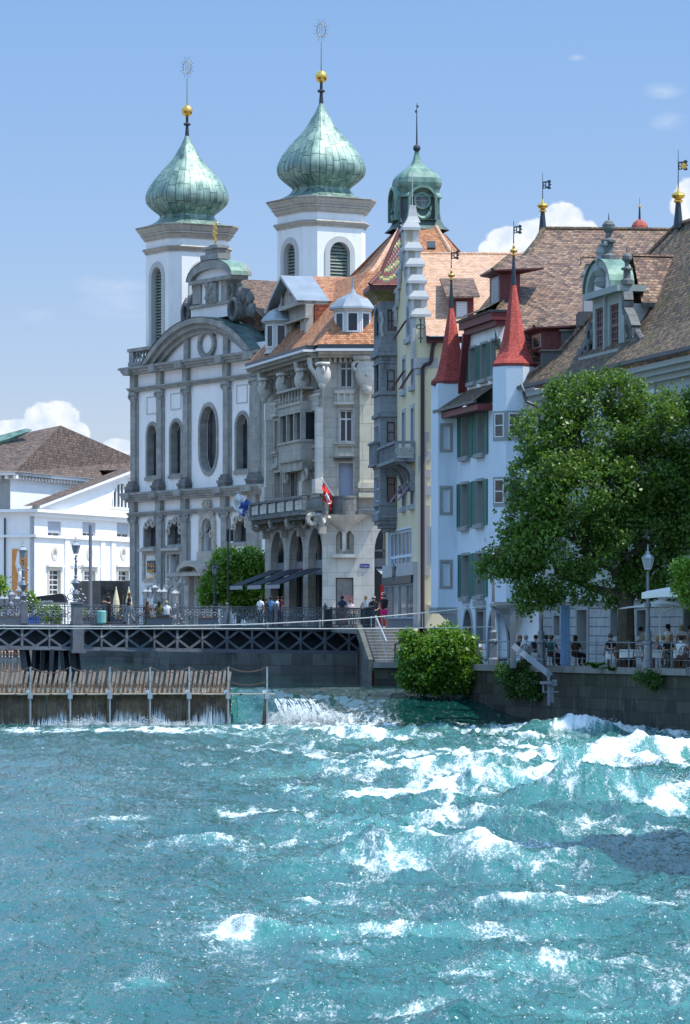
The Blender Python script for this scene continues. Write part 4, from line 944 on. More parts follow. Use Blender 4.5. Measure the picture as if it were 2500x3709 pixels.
def baluster_panel(fr, u0, u1, z0, z1, n, name='balustrade_panel'):
    q = MB(); q.box(fr, u0, u1, z0, z1, 0, n * .35); q.box(fr, u0 - .05, u1 + .05, z1 - .18, z1, n * .35, n); q.box(fr, u0 - .05, u1 + .05, z0, z0 + .15, n * .35, n)
    k_ = max(3, int((u1 - u0) / .3))
    for k in range(k_): u = u0 + (u1 - u0) * (k + .5) / k_; q.lathe(fr.pt(u, z0 + .15, n * .7), [(.06, 0), (.1, .2), (.05, .4), (.09, z1 - z0 - .33)], 6)
    return q.build(name, M['limepale'], stone)
F1 = Facade(S1, stone, KA); F2 = Facade(S2, stone, KA)
for r_ in ((285, 1440, 345, 1600), (722, 1340, 828, 1530)): u0, u1, z0, z1 = F1.r(*r_); baluster_panel(S1, u0, u1, z0, z1, .25)
u0, u1, z0, z1 = F2.r(985, 1300, 1195, 1460); baluster_panel(S2, u0, u1, z0, z1, .2)
F1.K = KB; F2.K = KB
for fr, fx, r_ in ((S1, F1, (285, 610, 342, 750)), (S1, F1, (718, 540, 826, 672)), (S2, F2, (985, 500, 1198, 615))):
    u0, u1, z0, z1 = fx.r(*r_); q = MB(); q.box(fr, u0 - .05, u1 + .05, z1, z1 + .16, 0, .22); q.box(fr, u0 - .05, u1 + .05, z0 - .14, z0, 0, .2); q.poly(fr, rect(u0, u1, z0, z1), 0, .1, [rect(u0 + .15, u1 - .15, z0 + .15, z1 - .15)]); q.build('parapet_panel', M['lime'], stone)
u0, u1, z0, z1 = F2.r(968, 635, 1196, 655); q = MB(); q.box(S2, u0, u1, z0, z1, 0, .4)
for k in range(9): q.box(S2, u0 + k * (u1 - u0) / 9, u0 + (k + .5) * (u1 - u0) / 9, z0 - .15, z0, 0, .3)
q.build('window_hood', M['sanddark'], stone)
# long balcony
zs = S1.Z(*KB(20, 1345), 1.3); bt = S1.Z(*KB(20, 1170), 1.3); bu0 = S1.U(KB(18, 0)[0], 1.3)
bc = MB(); bc.box(S1, bu0, WU1 + .2, zs - .15, zs + .12, 0, 1.4); bc.box(S1, bu0 + .1, WU1, zs - .4, zs - .15, 0, 1.1); bc.box(S1, bu0, WU1 + .25, bt - .16, bt, 1.1, 1.36)
nP = 6
for k in range(nP + 1): u = bu0 + .03 + (WU1 - bu0) * k / nP; bc.box(S1, u, u + .2, zs + .12, bt - .16, 1.12, 1.34)
bc.box(S1, bu0, bu0 + .12, zs + .12, bt - .16, 0, 1.12)
cpx = [S2.pt(-.3, 0, 1.2)]
# corner and curved end bay
u2e = S2.U(KB(1235, 0)[0]); arc_ = []
for k in range(13): t = k / 12; arc_.append((u2e * 0 + .0 + (u2e) * t, .35 + .75 * math.sin(math.pi * min(1, max(0, (t - .25) / .75))) ** .7 if t > .25 else 1.15 - .8 * min(1, t / .25) ** 2))
for (z0, z1, e) in ((zs - .15, zs + .12, .08), (bt - .16, bt, .05), (zs + .12, bt - .16, 0)):
    for (a1, b1), (a2, b2) in zip(arc_, arc_[1:]):
        pA, pB = S2.pt(a1, 0, b1 + e), S2.pt(a2, 0, b2 + e); iA, iB = S2.pt(a1, 0, b1 - .2), S2.pt(a2, 0, b2 - .2); Zv = lambda z: Vector((0, 0, z))
        bc.face([pA + Zv(z0), pB + Zv(z0), pB + Zv(z1), pA + Zv(z1)]); bc.face([pA + Zv(z1), pB + Zv(z1), S2.pt(a2, z1, 0), S2.pt(a1, z1, 0)]); bc.face([pB + Zv(z0), pA + Zv(z0), S2.pt(a1, z0, 0), S2.pt(a2, z0, 0)])
bc.box(S2, u2e + .02, WV1 + .3, zs - .15, zs + .12, 0, .6); bc.box(S2, u2e + .02, WV1 + .3, zs + 1.1, zs + 1.3, .0, .42)
bal = bc.build('balcony', M['sanddark'], stone)
bp_ = MB()
for k in range(nP):
    u = bu0 + .25 + (WU1 - bu0) * k / nP; w_ = (WU1 - bu0) / nP - .25
    for j in range(2): bp_.box(S1, u + j * (w_ / 2 + .03), u + j * (w_ / 2 + .03) + w_ / 2 - .05, zs + .2, bt - .22, 1.15, 1.25)
bp_.build('panel', M['limepale'], bal)
bw = MB(); cU = (S2.U(KB(960, 0)[0]) + S2.U(KB(1215, 0)[0])) / 2
prof = [(.05, -1.15), (.2, -1.1), (.45, -.8), (.9, -.45), (1.35, -.1), (1.45, 0)]
c_ = S2.pt(cU, zs - .15, -.25); rings = [[c_ + S2.u * r * 1.05 * math.cos(math.pi * k / 16) + S2.n * (.25 + r * .75 * math.sin(math.pi * k / 16)) + Vector((0, 0, z)) for k in range(17)] for r, z in prof]
bw.loft(rings, closed=False); bw.box(S2, cU - .12, cU + .12, zs - 2.4, zs - 1.2, 0, .3); bw.build('shell_bracket', M['limepale'], bal)
for x, y in ((85, 1420), (290, 1400), (480, 1385), (720, 1350)):
    cs = MB(); u, z = S1.uz(*KB(x, y), .9); u = max(u, WU0)
    for s in (0, 1):
        cs.torus(S1.pt(u + .0, z, .85 - .45 * s), .3 - .06 * s, .17, (S1.n, (0, 0, 1)), 10, 6); 
    cs.box(S1, u - .18, u + .18, z - .9, z + .3, .0, .45)
    cs.tube([S1.pt(u + .2 + k * .2, z + .1 - .45 * math.sin(math.pi * k / 8), .25) for k in range(9)], .12, 6)
    cs.build('console', M['lime'], bal)
# roof: steep lower slope
rf = MB(); H1 = 5.0; ez = gz + .4
o1 = S1.pt(WU0 - 1.0, ez, 1.0); o2 = S1.pt(WU1 + .1, ez, .95) ; o3 = S2.pt(WV1 + .6, ez, 1.0); o2 = S2.pt(-.25, ez, 1.0)
t1 = S1.pt(WU0 + 2, ez + H1, -3.2); t2 = S2.pt(2.9, ez + H1, -3.4); t3 = S2.pt(WV1 + .6, ez + H1, -3.4)
bk1 = S1.pt(WU0 - 1.0, ez, -10); tk1 = S1.pt(WU0 + 2, ez + H1, -9)
rf.face([o1, o2, t2, t1]); rf.face([o2, o3, t3, t2]); rf.face([bk1, o1, t1, tk1]); rf.face([t1, t2, t3, t3 + Vector((0, 14, 0)), tk1])
lr = rf.build('lower_roof', M['t_orange'], stone)
# upper orange roof with the cupola
rf = MB(); NL, NR, FL, FR_ = P(1258, 1100, 229), P(1765, 1100, 229), P(1168, 1100, 246), P(1840, 1100, 246)
tNL, tNR, tFL, tFR = P(1452, 822, 241), P(1580, 822, 241), P(1440, 825, 244), P(1592, 825, 244)
mid = lambda a, b, t, dz: a.lerp(b, t) - Vector((0, 0, dz))
for a, b, c, d in ((NL, NR, tNR, tNL), (FL, NL, tNL, tFL), (NR, FR_, tFR, tNR)):
    ma, mb_ = mid(a, d, .55, .35), mid(b, c, .55, .35); rf.face([a, b, mb_, ma]); rf.face([ma, mb_, c, d])
rf.face([FR_, FL, tFL, tFR]); rf.face([FL + Vector((0, 0, -3)), NL + Vector((0, 0, -3)), NL, FL])
rf.build('upper_roof', M['t_orange'], stone)
hp = MB()
for a, d in ((NL, tNL), (NR, tNR)):
    ma = mid(a, d, .55, .3); hp.tube([a, ma, d], .15, 6)
hp.build('hip_ridge', M['t_tan'], stone)
# gabled dormer
G0 = -.6; KU = lambda x, y: S1.uz(*KA(x, y), G0)
gu0, gu1 = KU(388, 600)[0], KU(690, 600)[0]; gz0 = KU(540, 860)[1]; gz1 = KU(540, 370)[1]; au, azz = KU(478, 22); eu0 = KU(312, 405)[0]; eu1 = KU(668, 300)[0]
au = (eu0 + eu1) / 2 + .1
w1 = F1.fr; F1.K = KA; fd = Facade(S1, stone, KA, .3); 
gm_ = MB(); wu0, wu1, wz0, wz1 = fd.r(478, 515, 590, 790, G0)
gm_.poly(S1, rect(gu0, gu1, gz0, gz1), G0 - .3, G0, [rect(wu0, wu1, wz0, wz1)]); gm_.box(S1, gu0, gu1, gz0, gz1, -6, G0 - .5)
for u in (gu0, gu1 - .45): gm_.box(S1, u, u + .45, gz0, gz1, G0, G0 + .22)
gm_.box(S1, gu0 - .25, gu1 + .3, gz0 - .3, gz0, -1.5, G0 + .4)
gm_.box(S1, gu0 - .1, gu1 + .15, gz1 - .9, gz1 - .75, G0, G0 + .3)
gm_.box(S1, eu0, eu1 + .2, gz1, gz1 + .28, -7, G0 + .55); gm_.poly(S1, [(eu0 + .3, gz1 + .28), (eu1 - .1, gz1 + .28), (au, azz - .2)], -6, G0 + .05)
dm = gm_.build('gabled_dormer', M['lime'], stone)
q = MB(); 
for k in range(3): a_ = wu0 + (wu1 - wu0) * k / 3; q.box(S1, a_ + .1, a_ + (wu1 - wu0) / 3 - .02, wz0, wz1, G0 - .25, G0 - .22)
q.build('dormer_glazing', M['glass'], dm)
q = MB(); ce = ci2 = [(au + .3 * math.cos(2 * math.pi * k / 14), gz1 + 1.5 + .6 * math.sin(2 * math.pi * k / 14)) for k in range(14)]; q.poly(S1, ce, G0, G0 + .09); q.build('oval_window', M['sanddark'], dm)
q = MB()
L_, R_, A_ = (eu0 - .2, gz1 + .25), (eu1 + .35, gz1 + .25), (au, azz + .12)
for n0, n1, mt, nm in ((-.9 + .2, G0 + .75, 'zinc', 'gable_edge'), (-9.2, -.705, 't_orange', 'dormer_roof')):
    q = MB()
    q.poly(S1, [L_, (L_[0] + .12, L_[1] - .12), (A_[0], A_[1] - .22), (R_[0] - .12, R_[1] - .12), R_, A_], n0 - (1.3 if nm == 'gable_edge' else 0), n1 if nm == 'gable_edge' else -2.0); q.build(nm, M[mt], dm)
q = MB(); q.box(S1, gu1 - .01, gu1 + .05, gz0 + .2, gz1, -6, G0 - .35); q.build('hung_tiles', M['t_hung'], dm)
# polygonal zinc dormers
def oct_dormer(c, r, h, dome, ph):
    pts = lambda rr, z: [c + Vector((rr * math.cos(ph + math.pi / 4 * k), rr * math.sin(ph + math.pi / 4 * k), z)) for k in range(8)]
    m = MB(); m.loft([pts(r, 0), pts(r, h)]); m.loft([pts(r * 1.1, -.12), pts(r * 1.1, 0)], cap=True); m.loft([pts(r * 1.05, h - .15), pts(r * 1.12, h)], cap=True)
    o = m.build('polygon_dormer', M['whitepaint2'], stone)
    d = MB(); d.loft([pts(r * 1.3, h), pts(r * 1.27, h + .12), pts(r * 1.05, h + .4 * dome), pts(r * .82, h + .65 * dome), pts(r * .5, h + .82 * dome), pts(r * .2, h + 1.0 * dome), pts(r * .07, h + 1.3 * dome), pts(r * .06, h + 1.35 * dome), pts(.03, h + 2.1 * dome)], cap=True); d.build('dome', M['zinc'], o)
    for k in (4, 5, 6, 7, 3):
        a, b = pts(r, 0)[k], pts(r, 0)[(k + 1) % 8]; f = Fr(a[:2], b[:2])
        g = MB(); g.box(f, .18, f.L - .18, c.z + .35, c.z + h - .3, -.02, .012); w = g.build('window', M['glass'], o)
        g = MB(); g.poly(f, rect(.1, f.L - .1, c.z + .27, c.z + h - .22), 0, .05, [rect(.19, f.L - .19, c.z + .36, c.z + h - .31)]); g.build('frame', M['whitepaint'], w)
oct_dormer(P(900 + 1185 / 3.136, 1000 + 700 / 3.136, 224.6), 1.22, 1.75, 1.0, math.pi / 8)
oct_dormer(P(1020, 1277, 235.5), 1.1, 2.0, .95, math.pi / 8)
# awnings
for i, (x0, x1, xa, xb) in enumerate(((38, 195, 318, 465), (238, 405, 528, 685), (442, 635, 742, 905))):
    ya, yb = 690 - 10 * i, 850 - 6 * i
    u0, u1 = S1.U(KG(xa, 0)[0]), S1.U(KG(xb, 0)[0]); za = S1.Z(*KG(xb, ya - 10)); 
    pr = 2.75; zb_ = za - 1.0
    q = MB(); q.poly(Fr((0, 0), (1, 0)), [(0, 0), (.01, 0), (.01, .01)], 0, .01) if 0 else None
    a_, b_, c_, d_ = S1.pt(u0, za, .1), S1.pt(u1, za, .1), S1.pt(u1, zb_, pr), S1.pt(u0, zb_, pr)
    q.loft([[a_, b_, c_, d_], [v + Vector((0, 0, .06)) for v in (a_, b_, c_, d_)]], cap=True)
    aw = q.build('awning', M['navy'], stone)
    q = MB(); q.box(S1, u0, u1, zb_ - .22, zb_ + .02, pr, pr + .04); q.build('valance', M['greyfab'], aw)
# street name plate
q = MB(); u0, u1, z0, z1 = Facade(S2, stone, KG).r(1333, 604, 1440, 645, .3); q.box(S2, u0, u1, z0, z1, .0, .05); q2 = q.build('street_sign', M['blue'], stone); text('Krongasse', S2, (u0 + u1) / 2, z0 + .07, .12, 'cloth_white', q2, .06)
# green cupola
cp_ = P(1510, 830, 242.5); k = 242.5 / F; zq = lambda y: (HY - y) * k
cf = Fr((0, 0), (math.cos(.22), math.sin(.22)))
def cring(h, z, ch=.3):
    a, b = cf.u, -cf.n; return [Vector((cp_.x, cp_.y, z)) + a * x * h + b * y * h for (x, y) in ((1, -(1 - ch)), (1, 1 - ch), (1 - ch, 1), (-(1 - ch), 1), (-1, 1 - ch), (-1, -(1 - ch)), (-(1 - ch), -1), (1 - ch, -1))]
m = MB(); m.loft([cring(1.95, zq(840)), cring(1.62, zq(822)), cring(1.42, zq(800)), cring(1.36, zq(770)), cring(1.36, zq(715))]); cup = m.build('cupola', M['cd'], stone)
m = MB(); kk = k / 1.12
m.loft([cring(w * kk, zq(y), .34) for w, y in ((92, 722), (90, 714), (80, 704), (82, 692), (88, 680), (90, 668), (86, 650), (78, 638), (66, 627), (50, 616), (35, 606), (22, 595), (15, 580), (10, 562), (8, 550))], cap=True); m.build('cupola_dome', M['patina2'], cup)
m = MB(); c3_ = Vector((cp_.x, cp_.y, 0)); m.sphere(c3_ + Vector((0, 0, zq(537))), .26, 12); m.tube([c3_ + Vector((0, 0, zq(526))), c3_ + Vector((0, 0, zq(374)))], [.06, .02], 6)
cc = c3_ + Vector((0, 0, zq(395))); m.box(WF, cc.x - .02, cc.x + .12, cc.z + .1, cc.z + .25, -cc.y - .01, -cc.y + .02); m.box(WF, cc.x - .12, cc.x + .02, cc.z - .25, cc.z - .08, -cc.y - .01, -cc.y + .02); m.build('finial', M['iron'], cup)
for fr_ in (Fr((c3_ + cf.n * 1.36 - cf.u * 1.0)[:2], (c3_ + cf.n * 1.36 + cf.u * 1.0)[:2]), Fr((c3_ - cf.u * 1.36 - cf.n * 1.0)[:2], (c3_ - cf.u * 1.36 + cf.n * 1.0)[:2])):
    h = MB(); zc_ = zq(736); zb2 = zq(805); L = fr_.L
    h.poly(fr_, arch(.0, L, zb2, zq(681), 1.0, 16), 0, .42, [arch(.17, L - .17, zb2 + .01, zq(690), .83, 16)]); hood = h.build('hood', M['patina2'], cup)
    h = MB(); ci_ = lambda r: [(L / 2 + r * math.cos(2 * math.pi * q / 18), zc_ + r * math.sin(2 * math.pi * q / 18)) for q in range(18)]
    h.poly(fr_, ci_(.58), .02, .2, [ci_(.45)]); h.tube([fr_.pt(L / 2 + .6 * math.cos(t), zc_ - .35 + .85 * math.sin(t), .22) for t in [math.pi + math.pi * q / 10 for q in range(11)]], [.06, .1, .13, .15, .16, .17, .16, .15, .13, .1, .06], 6); h.build('round_frame', M['patina2'], cup)
    h = MB(); h.poly(fr_, ci_(.45), .03, .06); gl = h.build('round_pane', M['glassb'], cup)
    h = MB(); h.box(fr_, L / 2 - .02, L / 2 + .02, zc_ - .44, zc_ + .44, .06, .1); h.box(fr_, L / 2 - .44, L / 2 + .44, zc_ - .02, zc_ + .02, .061, .101); h.build('glazing_bar', M['trim'], gl)
for (px, py, d) in ((1562, 893, 236),):
    q = MB(); c = P(px, py, d); n_ = Vector((0, -.7, .7)); up = Vector((0, .7, .7)); x = Vector((1, 0, 0))
    q.loft([[c - x * .28 - up * .35, c + x * .28 - up * .35, c + x * .28 + up * .35, c - x * .28 + up * .35], [c - x * .28 - up * .35 + n_ * .2, c + x * .28 - up * .35 + n_ * .2, c + x * .28 + up * .35 + n_ * .2, c - x * .28 + up * .35 + n_ * .2]], cap=True); q.build('skylight', M['darkmetal'], stone)
# ============================================================ yellow building with stepped gable and grey oriel tower
YF = frpx(1408, 213, 1494, 202); YU1 = YF.U(1516); yc = YF.pt(YU1, 0)
yel = thing('stepped_gable_house', 'narrow yellow house with a pale stepped gable, grey stone oriel and curved balcony', 'house', (yc.x, yc.y, -.06))
EW = Fr((yc.x, yc.y), (yc.x + 5, yc.y))
KD = lambda x, y: (1320 + x / 3.88, 1000 + y / 3.88)
KE = lambda x, y: (1320 + x / 3.88, 1550 + y / 3.88)
KH = lambda x, y: (1280 + x / 3.136, 2050 + y / 3.136)
KS = lambda x, y: (1250 + x / 2.24, 400 + y / 2.24)
fy = Facade(YF, yel, KD, .4)
yw = dict(rec=.16, sur=.22, proud=.05, surm='stonecool', framem='oxblood', glass='glass')
fy.win(605, 420, 660, 840, rec=.16, sur=.3, proud=.05, surm='stonecool', framem='stonecool', nv=3, bars=.14, sill=.2)
fy.win(543, 1170, 577, 1600, nv=2, nh=3, bars=.06, sill=.2, **yw); fy.win(668, 1090, 704, 1530, nv=2, nh=3, bars=.06, sill=.2, **yw)
fy.win(540, 1920, 574, 2500, nv=2, nh=3, bars=.06, **yw); fy.win(665, 1860, 700, 2400, nv=2, nh=3, bars=.06, **yw)
fy.K = KE
fy.win(540, 700, 576, 1100, nv=2, nh=2, bars=.06, sill=.25, **yw); fy.win(660, 720, 696, 1065, nv=2, nh=2, bars=.06, sill=.25, **yw)
fy.win(345, 1440, 672, 1960, rec=.1, sur=.08, nv=6, nh=1, bars=.16, framem='bluewhite', glass='glassb', surm='bluewhite', sill=.2, name='wide_window', transom=.3)
zk = (HY - 1155) / F * 200
uc_y = YF.U(1471) - .65; du = (YF.U(1508) - YF.U(1471)) / 5
caps = [(HY - y) / F * d for y, d in ((815, 204.8), (892, 204.2), (950, 203.3), (1010, 202.4), (1068, 201.5), (1132, 200.6))]
uR = YU1; prof_r = [(uc_y + .65 + k * du, caps[k]) for k in range(6)]
yl0 = 2 * uc_y - uR
pts = [(yl0, -.06), (uR, -.06), (uR, caps[5] - 3.2)]
for k in range(5, -1, -1):
    pts += [(prof_r[k][0] + .02, caps[k + 1] if k < 5 else caps[5] - 3.2)] if k == 5 else [(prof_r[k][0], caps[k + 1])]
    pts += [(prof_r[k][0], caps[k])]
yl1 = min(yl0, YF.U(1400) - .4); mir = [(2 * uc_y - u, z) for u, z in pts[2:]][::-1]
pts = pts + mir; pts[0] = (yl1, -.06); pts[-1] = (yl1, pts[-1][1]); pts.insert(-1, (yl0, pts[-1][1])) if yl1 < yl0 else 0
pts = [p for i, p in enumerate(pts) if i == 0 or (abs(p[0] - pts[i - 1][0]) + abs(p[1] - pts[i - 1][1])) > 1e-4]
fy.wall(pts, 'yellow')
sg = MB()
for sgn in (1, -1):
    for k in range(6):
        u1 = prof_r[k][0]; u0 = u1 - du if k else uc_y; 
        if sgn == -1: u0, u1 = 2 * uc_y - u1, 2 * uc_y - u0
        zb = caps[k + 1] - .1 if k < 5 else caps[5] - 2.6
        e = .02 * k
        sg.box(YF, u0, u1, zb, caps[k] - .28, -.72, .1 + e)
        sg.box(YF, u0 - .05, u1 + .1, caps[k] - .28, caps[k] - .12, -.84, .2 + e)
        a = [YF.pt(u0 - .05, caps[k] - .12, .2 + e), YF.pt(u1 + .1, caps[k] - .12, .2 + e), YF.pt(u1 + .1, caps[k] - .12, -.84), YF.pt(u0 - .05, caps[k] - .12, -.84)]
        b = [YF.pt(u0, caps[k] + .22, .0), YF.pt(u1 - .05, caps[k] + .22, .0), YF.pt(u1 - .05, caps[k] + .22, -.66), YF.pt(u0, caps[k] + .22, -.66)]
        sg.loft([a, b], cap=True)
        if k < 5: sg.lathe(YF.pt((u0 + u1) / 2 + .2 * sgn, zb - .9, .1), [(.02, 0), (.12, .35), (.15, .9), (.12, 1.0)], 6)
sg.box(YF, uR - .55, uR + .12, caps[5] - 3.2, caps[5] - 2.62, -1.1, .2); sg.box(YF, uR - .5, uR + .05, caps[5] - 3.55, caps[5] - 3.22, -.95, .1)
stp = sg.build('stepped_gable', M['gable'], yel)
sg = MB(); tp = YF.pt(uc_y, caps[0] + .2, -.45)
rr = lambda r, z: [tp + YF.u * x * r + YF.n * y * r + Vector((0, 0, z)) for x, y in ((-1, 1), (1, 1), (1, -1), (-1, -1))]
sg.loft([rr(.42, 0), rr(.27, .35), rr(.2, .8), rr(.19, 1.0)], cap=True); sg.tube([tp + Vector((0, 0, 1)), tp + Vector((0, 0, 2.9))], .03, 5)
sg.build('pinnacle', M['gable'], stp)
am = MB(); ce = EW.pt(0, 0, .02); cx_ = YF.pt(uR + .06, 0, 0)
axx = P(1524, 1203, yc.y - .25); V3 = lambda x, z: axx + Vector((x, 0, z))
am.bar(V3(0, -.6), V3(0, .65), .07); am.torus(V3(-.11, .3), .12, .03, ((1, 0, 0), (0, 0, 1)), 10, 4); am.torus(V3(.11, .3), .12, .03, ((1, 0, 0), (0, 0, 1)), 10, 4); am.bar(V3(-.13, -.4), V3(0, -.25), .05); am.bar(V3(.13, -.4), V3(0, -.25), .05); am.sphere(V3(0, .7), .08, 6)
am.build('wall_anchor', M['iron'], yel)
# end wall, its light stone patches
ew = MB(); EX1 = EW.U(1640); ew.box(EW, 0, EX1, ZT, (HY - 1222) / F * yc.y, -1.2, 0); ew.build('end_wall', M['yellow'], yel)
q = MB(); q.box(EW, -.02, .24, -.06, 9.5, -.3, .025); zzz = 10.5
for i, (y0, y1, x1) in enumerate(((1565, 1600, 1556), (1635, 1668, 1562), (1700, 1730, 1560), (1760, 1795, 1562), (1830, 2085, 1558), (1600, 1634, 1546), (1669, 1699, 1544), (1731, 1759, 1547), (1796, 1829, 1544))):
    q.box(EW, .245, EW.U(x1), (HY - y1) / F * yc.y, (HY - y0) / F * yc.y, 0, .03)
q.build('corner_stones', M['gable'], yel)
q = MB(); f_ = Facade(EW, yel, KE); u0, u1, z0, z1 = f_.r(905, 1375, 985, 1900); q.box(EW, u0, u1 + .3, z0, z1, .001, .04); w = q.build('window', M['stonecool'], yel); q = MB(); q.box(EW, u0 + .12, u1 + .2, z0 + .1, z1 - .1, .041, .05); q.build('pane', M['glass'], w)
q = MB(); q.box(EW, EW.U(1548), EW.U(1580), (HY - 2196) / F * yc.y, (HY - 2190) / F * yc.y, 0, .3); q.build('ledge', M['gable'], yel)
q = MB(); q.tube([P(KD(x, y)[0], KD(x, y)[1], yc.y - .22) for x, y in ((1015, 880), (1000, 930), (965, 985), (950, 1080), (940, 1190), (920, 1225), (850, 1250), (818, 1300), (818, 2327))] + [P(1531, 2335, yc.y - .22)], .115, 8); q.build('downpipe', M['oxdark'], yel)
# lower shop front
u0, u1 = YF.U(1403), YF.U(1513); zs0 = YF.Z(1500, 2083); zs1 = YF.Z(1500, 2052)
q = MB(); q.box(YF, u0, u1, zs0, zs1 + .25, 0, .3); q.box(YF, u1 - .35, u1, -.06, zs0, 0, .2); band_ = q.build('shop_band', M['gable'], yel)
q = MB(); q.box(YF, u0, u1 - .36, zs0 - .45, zs0 - .01, 0, .34); q.build('shop_fascia', M['darkmetal'], yel)
q = MB(); q.box(YF, u0 + .1, u1 - .36, .55, zs0 - .46, 0, .12); sg_ = q.build('shop_window', M['glassb'], yel)
q = MB(); n = 4
for k in range(n + 1): u = u0 + .1 + (u1 - .46 - u0) * k / n; q.box(YF, u - .05, u + .05, .5, zs0 - .46, .12, .2)
q.box(YF, u0, u1 - .36, .45, .55, 0, .2); q.box(YF, u0, u1 - .36, zs0 - .56, zs0 - .46, .121, .199); q.build('frame', M['stonecool'], sg_)
q = MB(); q.box(YF, u0, u1 - .36, -.06, .45, 0, .12); q.build('plinth', M['fascia'], yel)
q = MB(); u, z = YF.uz(*KH(468, 75), .3); q.poly(YF, [(u - .8, z + .35), (u - .5, z + .1), (u - .6, z - .25), (u - .15, z - .1), (u, z - .45), (u + .15, z - .1), (u + .6, z - .25), (u + .5, z + .1), (u + .8, z + .35), (u + .2, z + .3), (u, z + .5), (u - .2, z + .3)], .3, .38); q.build('carved_emblem', M['sanddark'], yel)
# tilted frames of the window awnings
for i, (p0, p1, K) in enumerate((((600, 620), (565, 800), KD), ((570, 1330), (475, 1570), KD), ((700, 1300), (660, 1520), KD), ((690, 745), (600, 1040), KE), ((575, 780), (552, 1080), KE))):
    u, z = YF.uz(*K(*p0)); uz_, zz = YF.uz(*K(*p1), .9); q = MB(); w = .55
    if K is KE: q.loft([[YF.pt(u - w, z, .05), YF.pt(u + w, z, .05), YF.pt(u + w, z - 1.1, .85), YF.pt(u - w, z - 1.1, .85)], [YF.pt(u - w, z + .03, .05), YF.pt(u + w, z + .03, .05), YF.pt(u + w, z - 1.07, .87), YF.pt(u - w, z - 1.07, .87)]], cap=True)
    else:
        for s in (-w, 0, w): q.bar(YF.pt(u + s, z, .05), YF.pt(u + s, z - 1.15, .8), .05)
        q.bar(YF.pt(u - w, z - 1.15, .8), YF.pt(u + w, z - 1.15, .8), .05)
    q.build('window_awning', M['oxblood'] if K is KD else M['lavfab'], yel)
# oriel tower
od = 209.0; OC = frpx(1377, od, 1443, od); o0 = OC.pt(0, 0)
OL = Fr((o0 - YF.u * 3.1)[:2], o0[:2]); oz0 = (HY - 1872) / F * od; oz1 = (HY - 1092) / F * od
fo = Facade(OC, yel, KD, .3); fl_ = Facade(OL, yel, KD, .3)
ow = dict(rec=.12, sur=.07, proud=.03, surm='greystone', framem='oxblood', bars=.07)
fo.win(325, 470, 440, 770, nv=2, nh=2, glass='glassb', **{k: v for k, v in ow.items()}); fo.win(318, 1310, 430, 1610, 'arch', rise=.12, nv=1, nh=2, glass='glassb', **ow); fo.win(316, 2048, 430, 2335, nv=1, nh=2, glass='glassb', **ow)
fo.K = KE; fo.win(318, 692, 435, 1045, nv=1, nh=1, transom=.72, glass='glass', **ow)
for (y0, y1) in ((450, 850), (1230, 1640)): fl_.win(148, y0, 203, y1, 'arch' if y0 == 450 else 'rect', nv=2, nh=2, glass='glass', **ow)
fl_.K = KE; fl_.win(140, -20, 205, 330, nv=3, nh=1, glass='glassb', rec=.1, sur=.05, proud=.02, surm='stonecool', framem='stonecool', bars=.1); fl_.win(140, 690, 205, 1190, nv=3, nh=3, glass='glassb', rec=.1, sur=.05, proud=.02, surm='stonecool', framem='stonecool', bars=.1)
fo.wall(rect(0, OC.L + .8, oz0, oz1), 'greystone', 'oriel_wall'); fl_.wall(rect(0, OL.L, oz0, oz1), 'greystone', 'oriel_wall')
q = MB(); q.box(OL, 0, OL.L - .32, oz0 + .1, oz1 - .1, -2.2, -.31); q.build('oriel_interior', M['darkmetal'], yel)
for (y, h, o) in ((1268, .35, .12), (1282, .2, .2), (1423, .22, .12), (1312, .12, .06), (1503, .2, .14), (1689, .15, .06), (1828, .1, .05), (1866, .3, .1)):
    ob = MB(); z = (HY - y) / F * od; ob.box(OC, -o, OC.L + .3, z - h / 2, z + h / 2, -.1, o); ob.box(OL, -.1, OL.L + .0, z - h / 2 + .002, z + h / 2 - .002, -.1, o); ob.build('oriel_moulding', M['greystone'], yel)
ob = MB()
for k, (e, h) in enumerate(((.12, 0), (.0, .22), (-.2, .42), (-.45, .62))): ob.box(OL, .1 + .0, OL.L + e * .6, oz0 - h - .21, oz0 - h + .0, -2, e)
ob.build('oriel_corbel', M['greystone'], yel)
q = MB(); u, z = OC.uz(*KD(247, 680)); 
for k in range(14): a_ = k * .7; q.sphere(OC.pt(u + .04 * math.cos(a_), z - .65 + k * .1, .05), .1, 6)
q.build('twisted_column', M['gable'], yel)
# cove, eave and patterned roof of the oriel
ez = (HY - 1052) / F * od; mid_ = o0 + (-YF.u * 1.0) + Vector((.8, 0, 0))
cv_ = MB(); a0, a1 = OC.pt(-.02, oz1, .02), OC.pt(OC.L + .3, oz1, .02); b0 = OL.pt(0, oz1, .02)
ov = .62; c0, c1, d0 = OC.pt(-ov, ez, ov), OC.pt(OC.L + .4, ez, ov), OL.pt(-.2, ez, ov)
m0, m1, m2 = [(a + b) / 2 - Vector((0, 0, .0)) + Vector((0, 0, .12)) for a, b in ((a0, c0), (a1, c1), (b0, d0))]
m0 += (a0 - c0).normalized() * .12; m1 += (a1 - c1).normalized() * .0
for r0_, r1_ in (((b0, a0, a1), (m2, m0, m1)), ((m2, m0, m1), (d0, c0, c1))): cv_.face([r0_[0], r0_[1], r1_[1], r1_[0]]); cv_.face([r0_[1], r0_[2], r1_[2], r1_[1]])
cv_.build('painted_cove', M['cove'], yel)
q = MB(); h_ = Vector((0, 0, .28)); q.face([d0, c0, c0 + h_, d0 + h_]); q.face([c0, c1, c1 + h_, c0 + h_]); q.face([d0 + h_, c0 + h_, c1 + h_]); q.build('eave', M['oxblood'], yel)
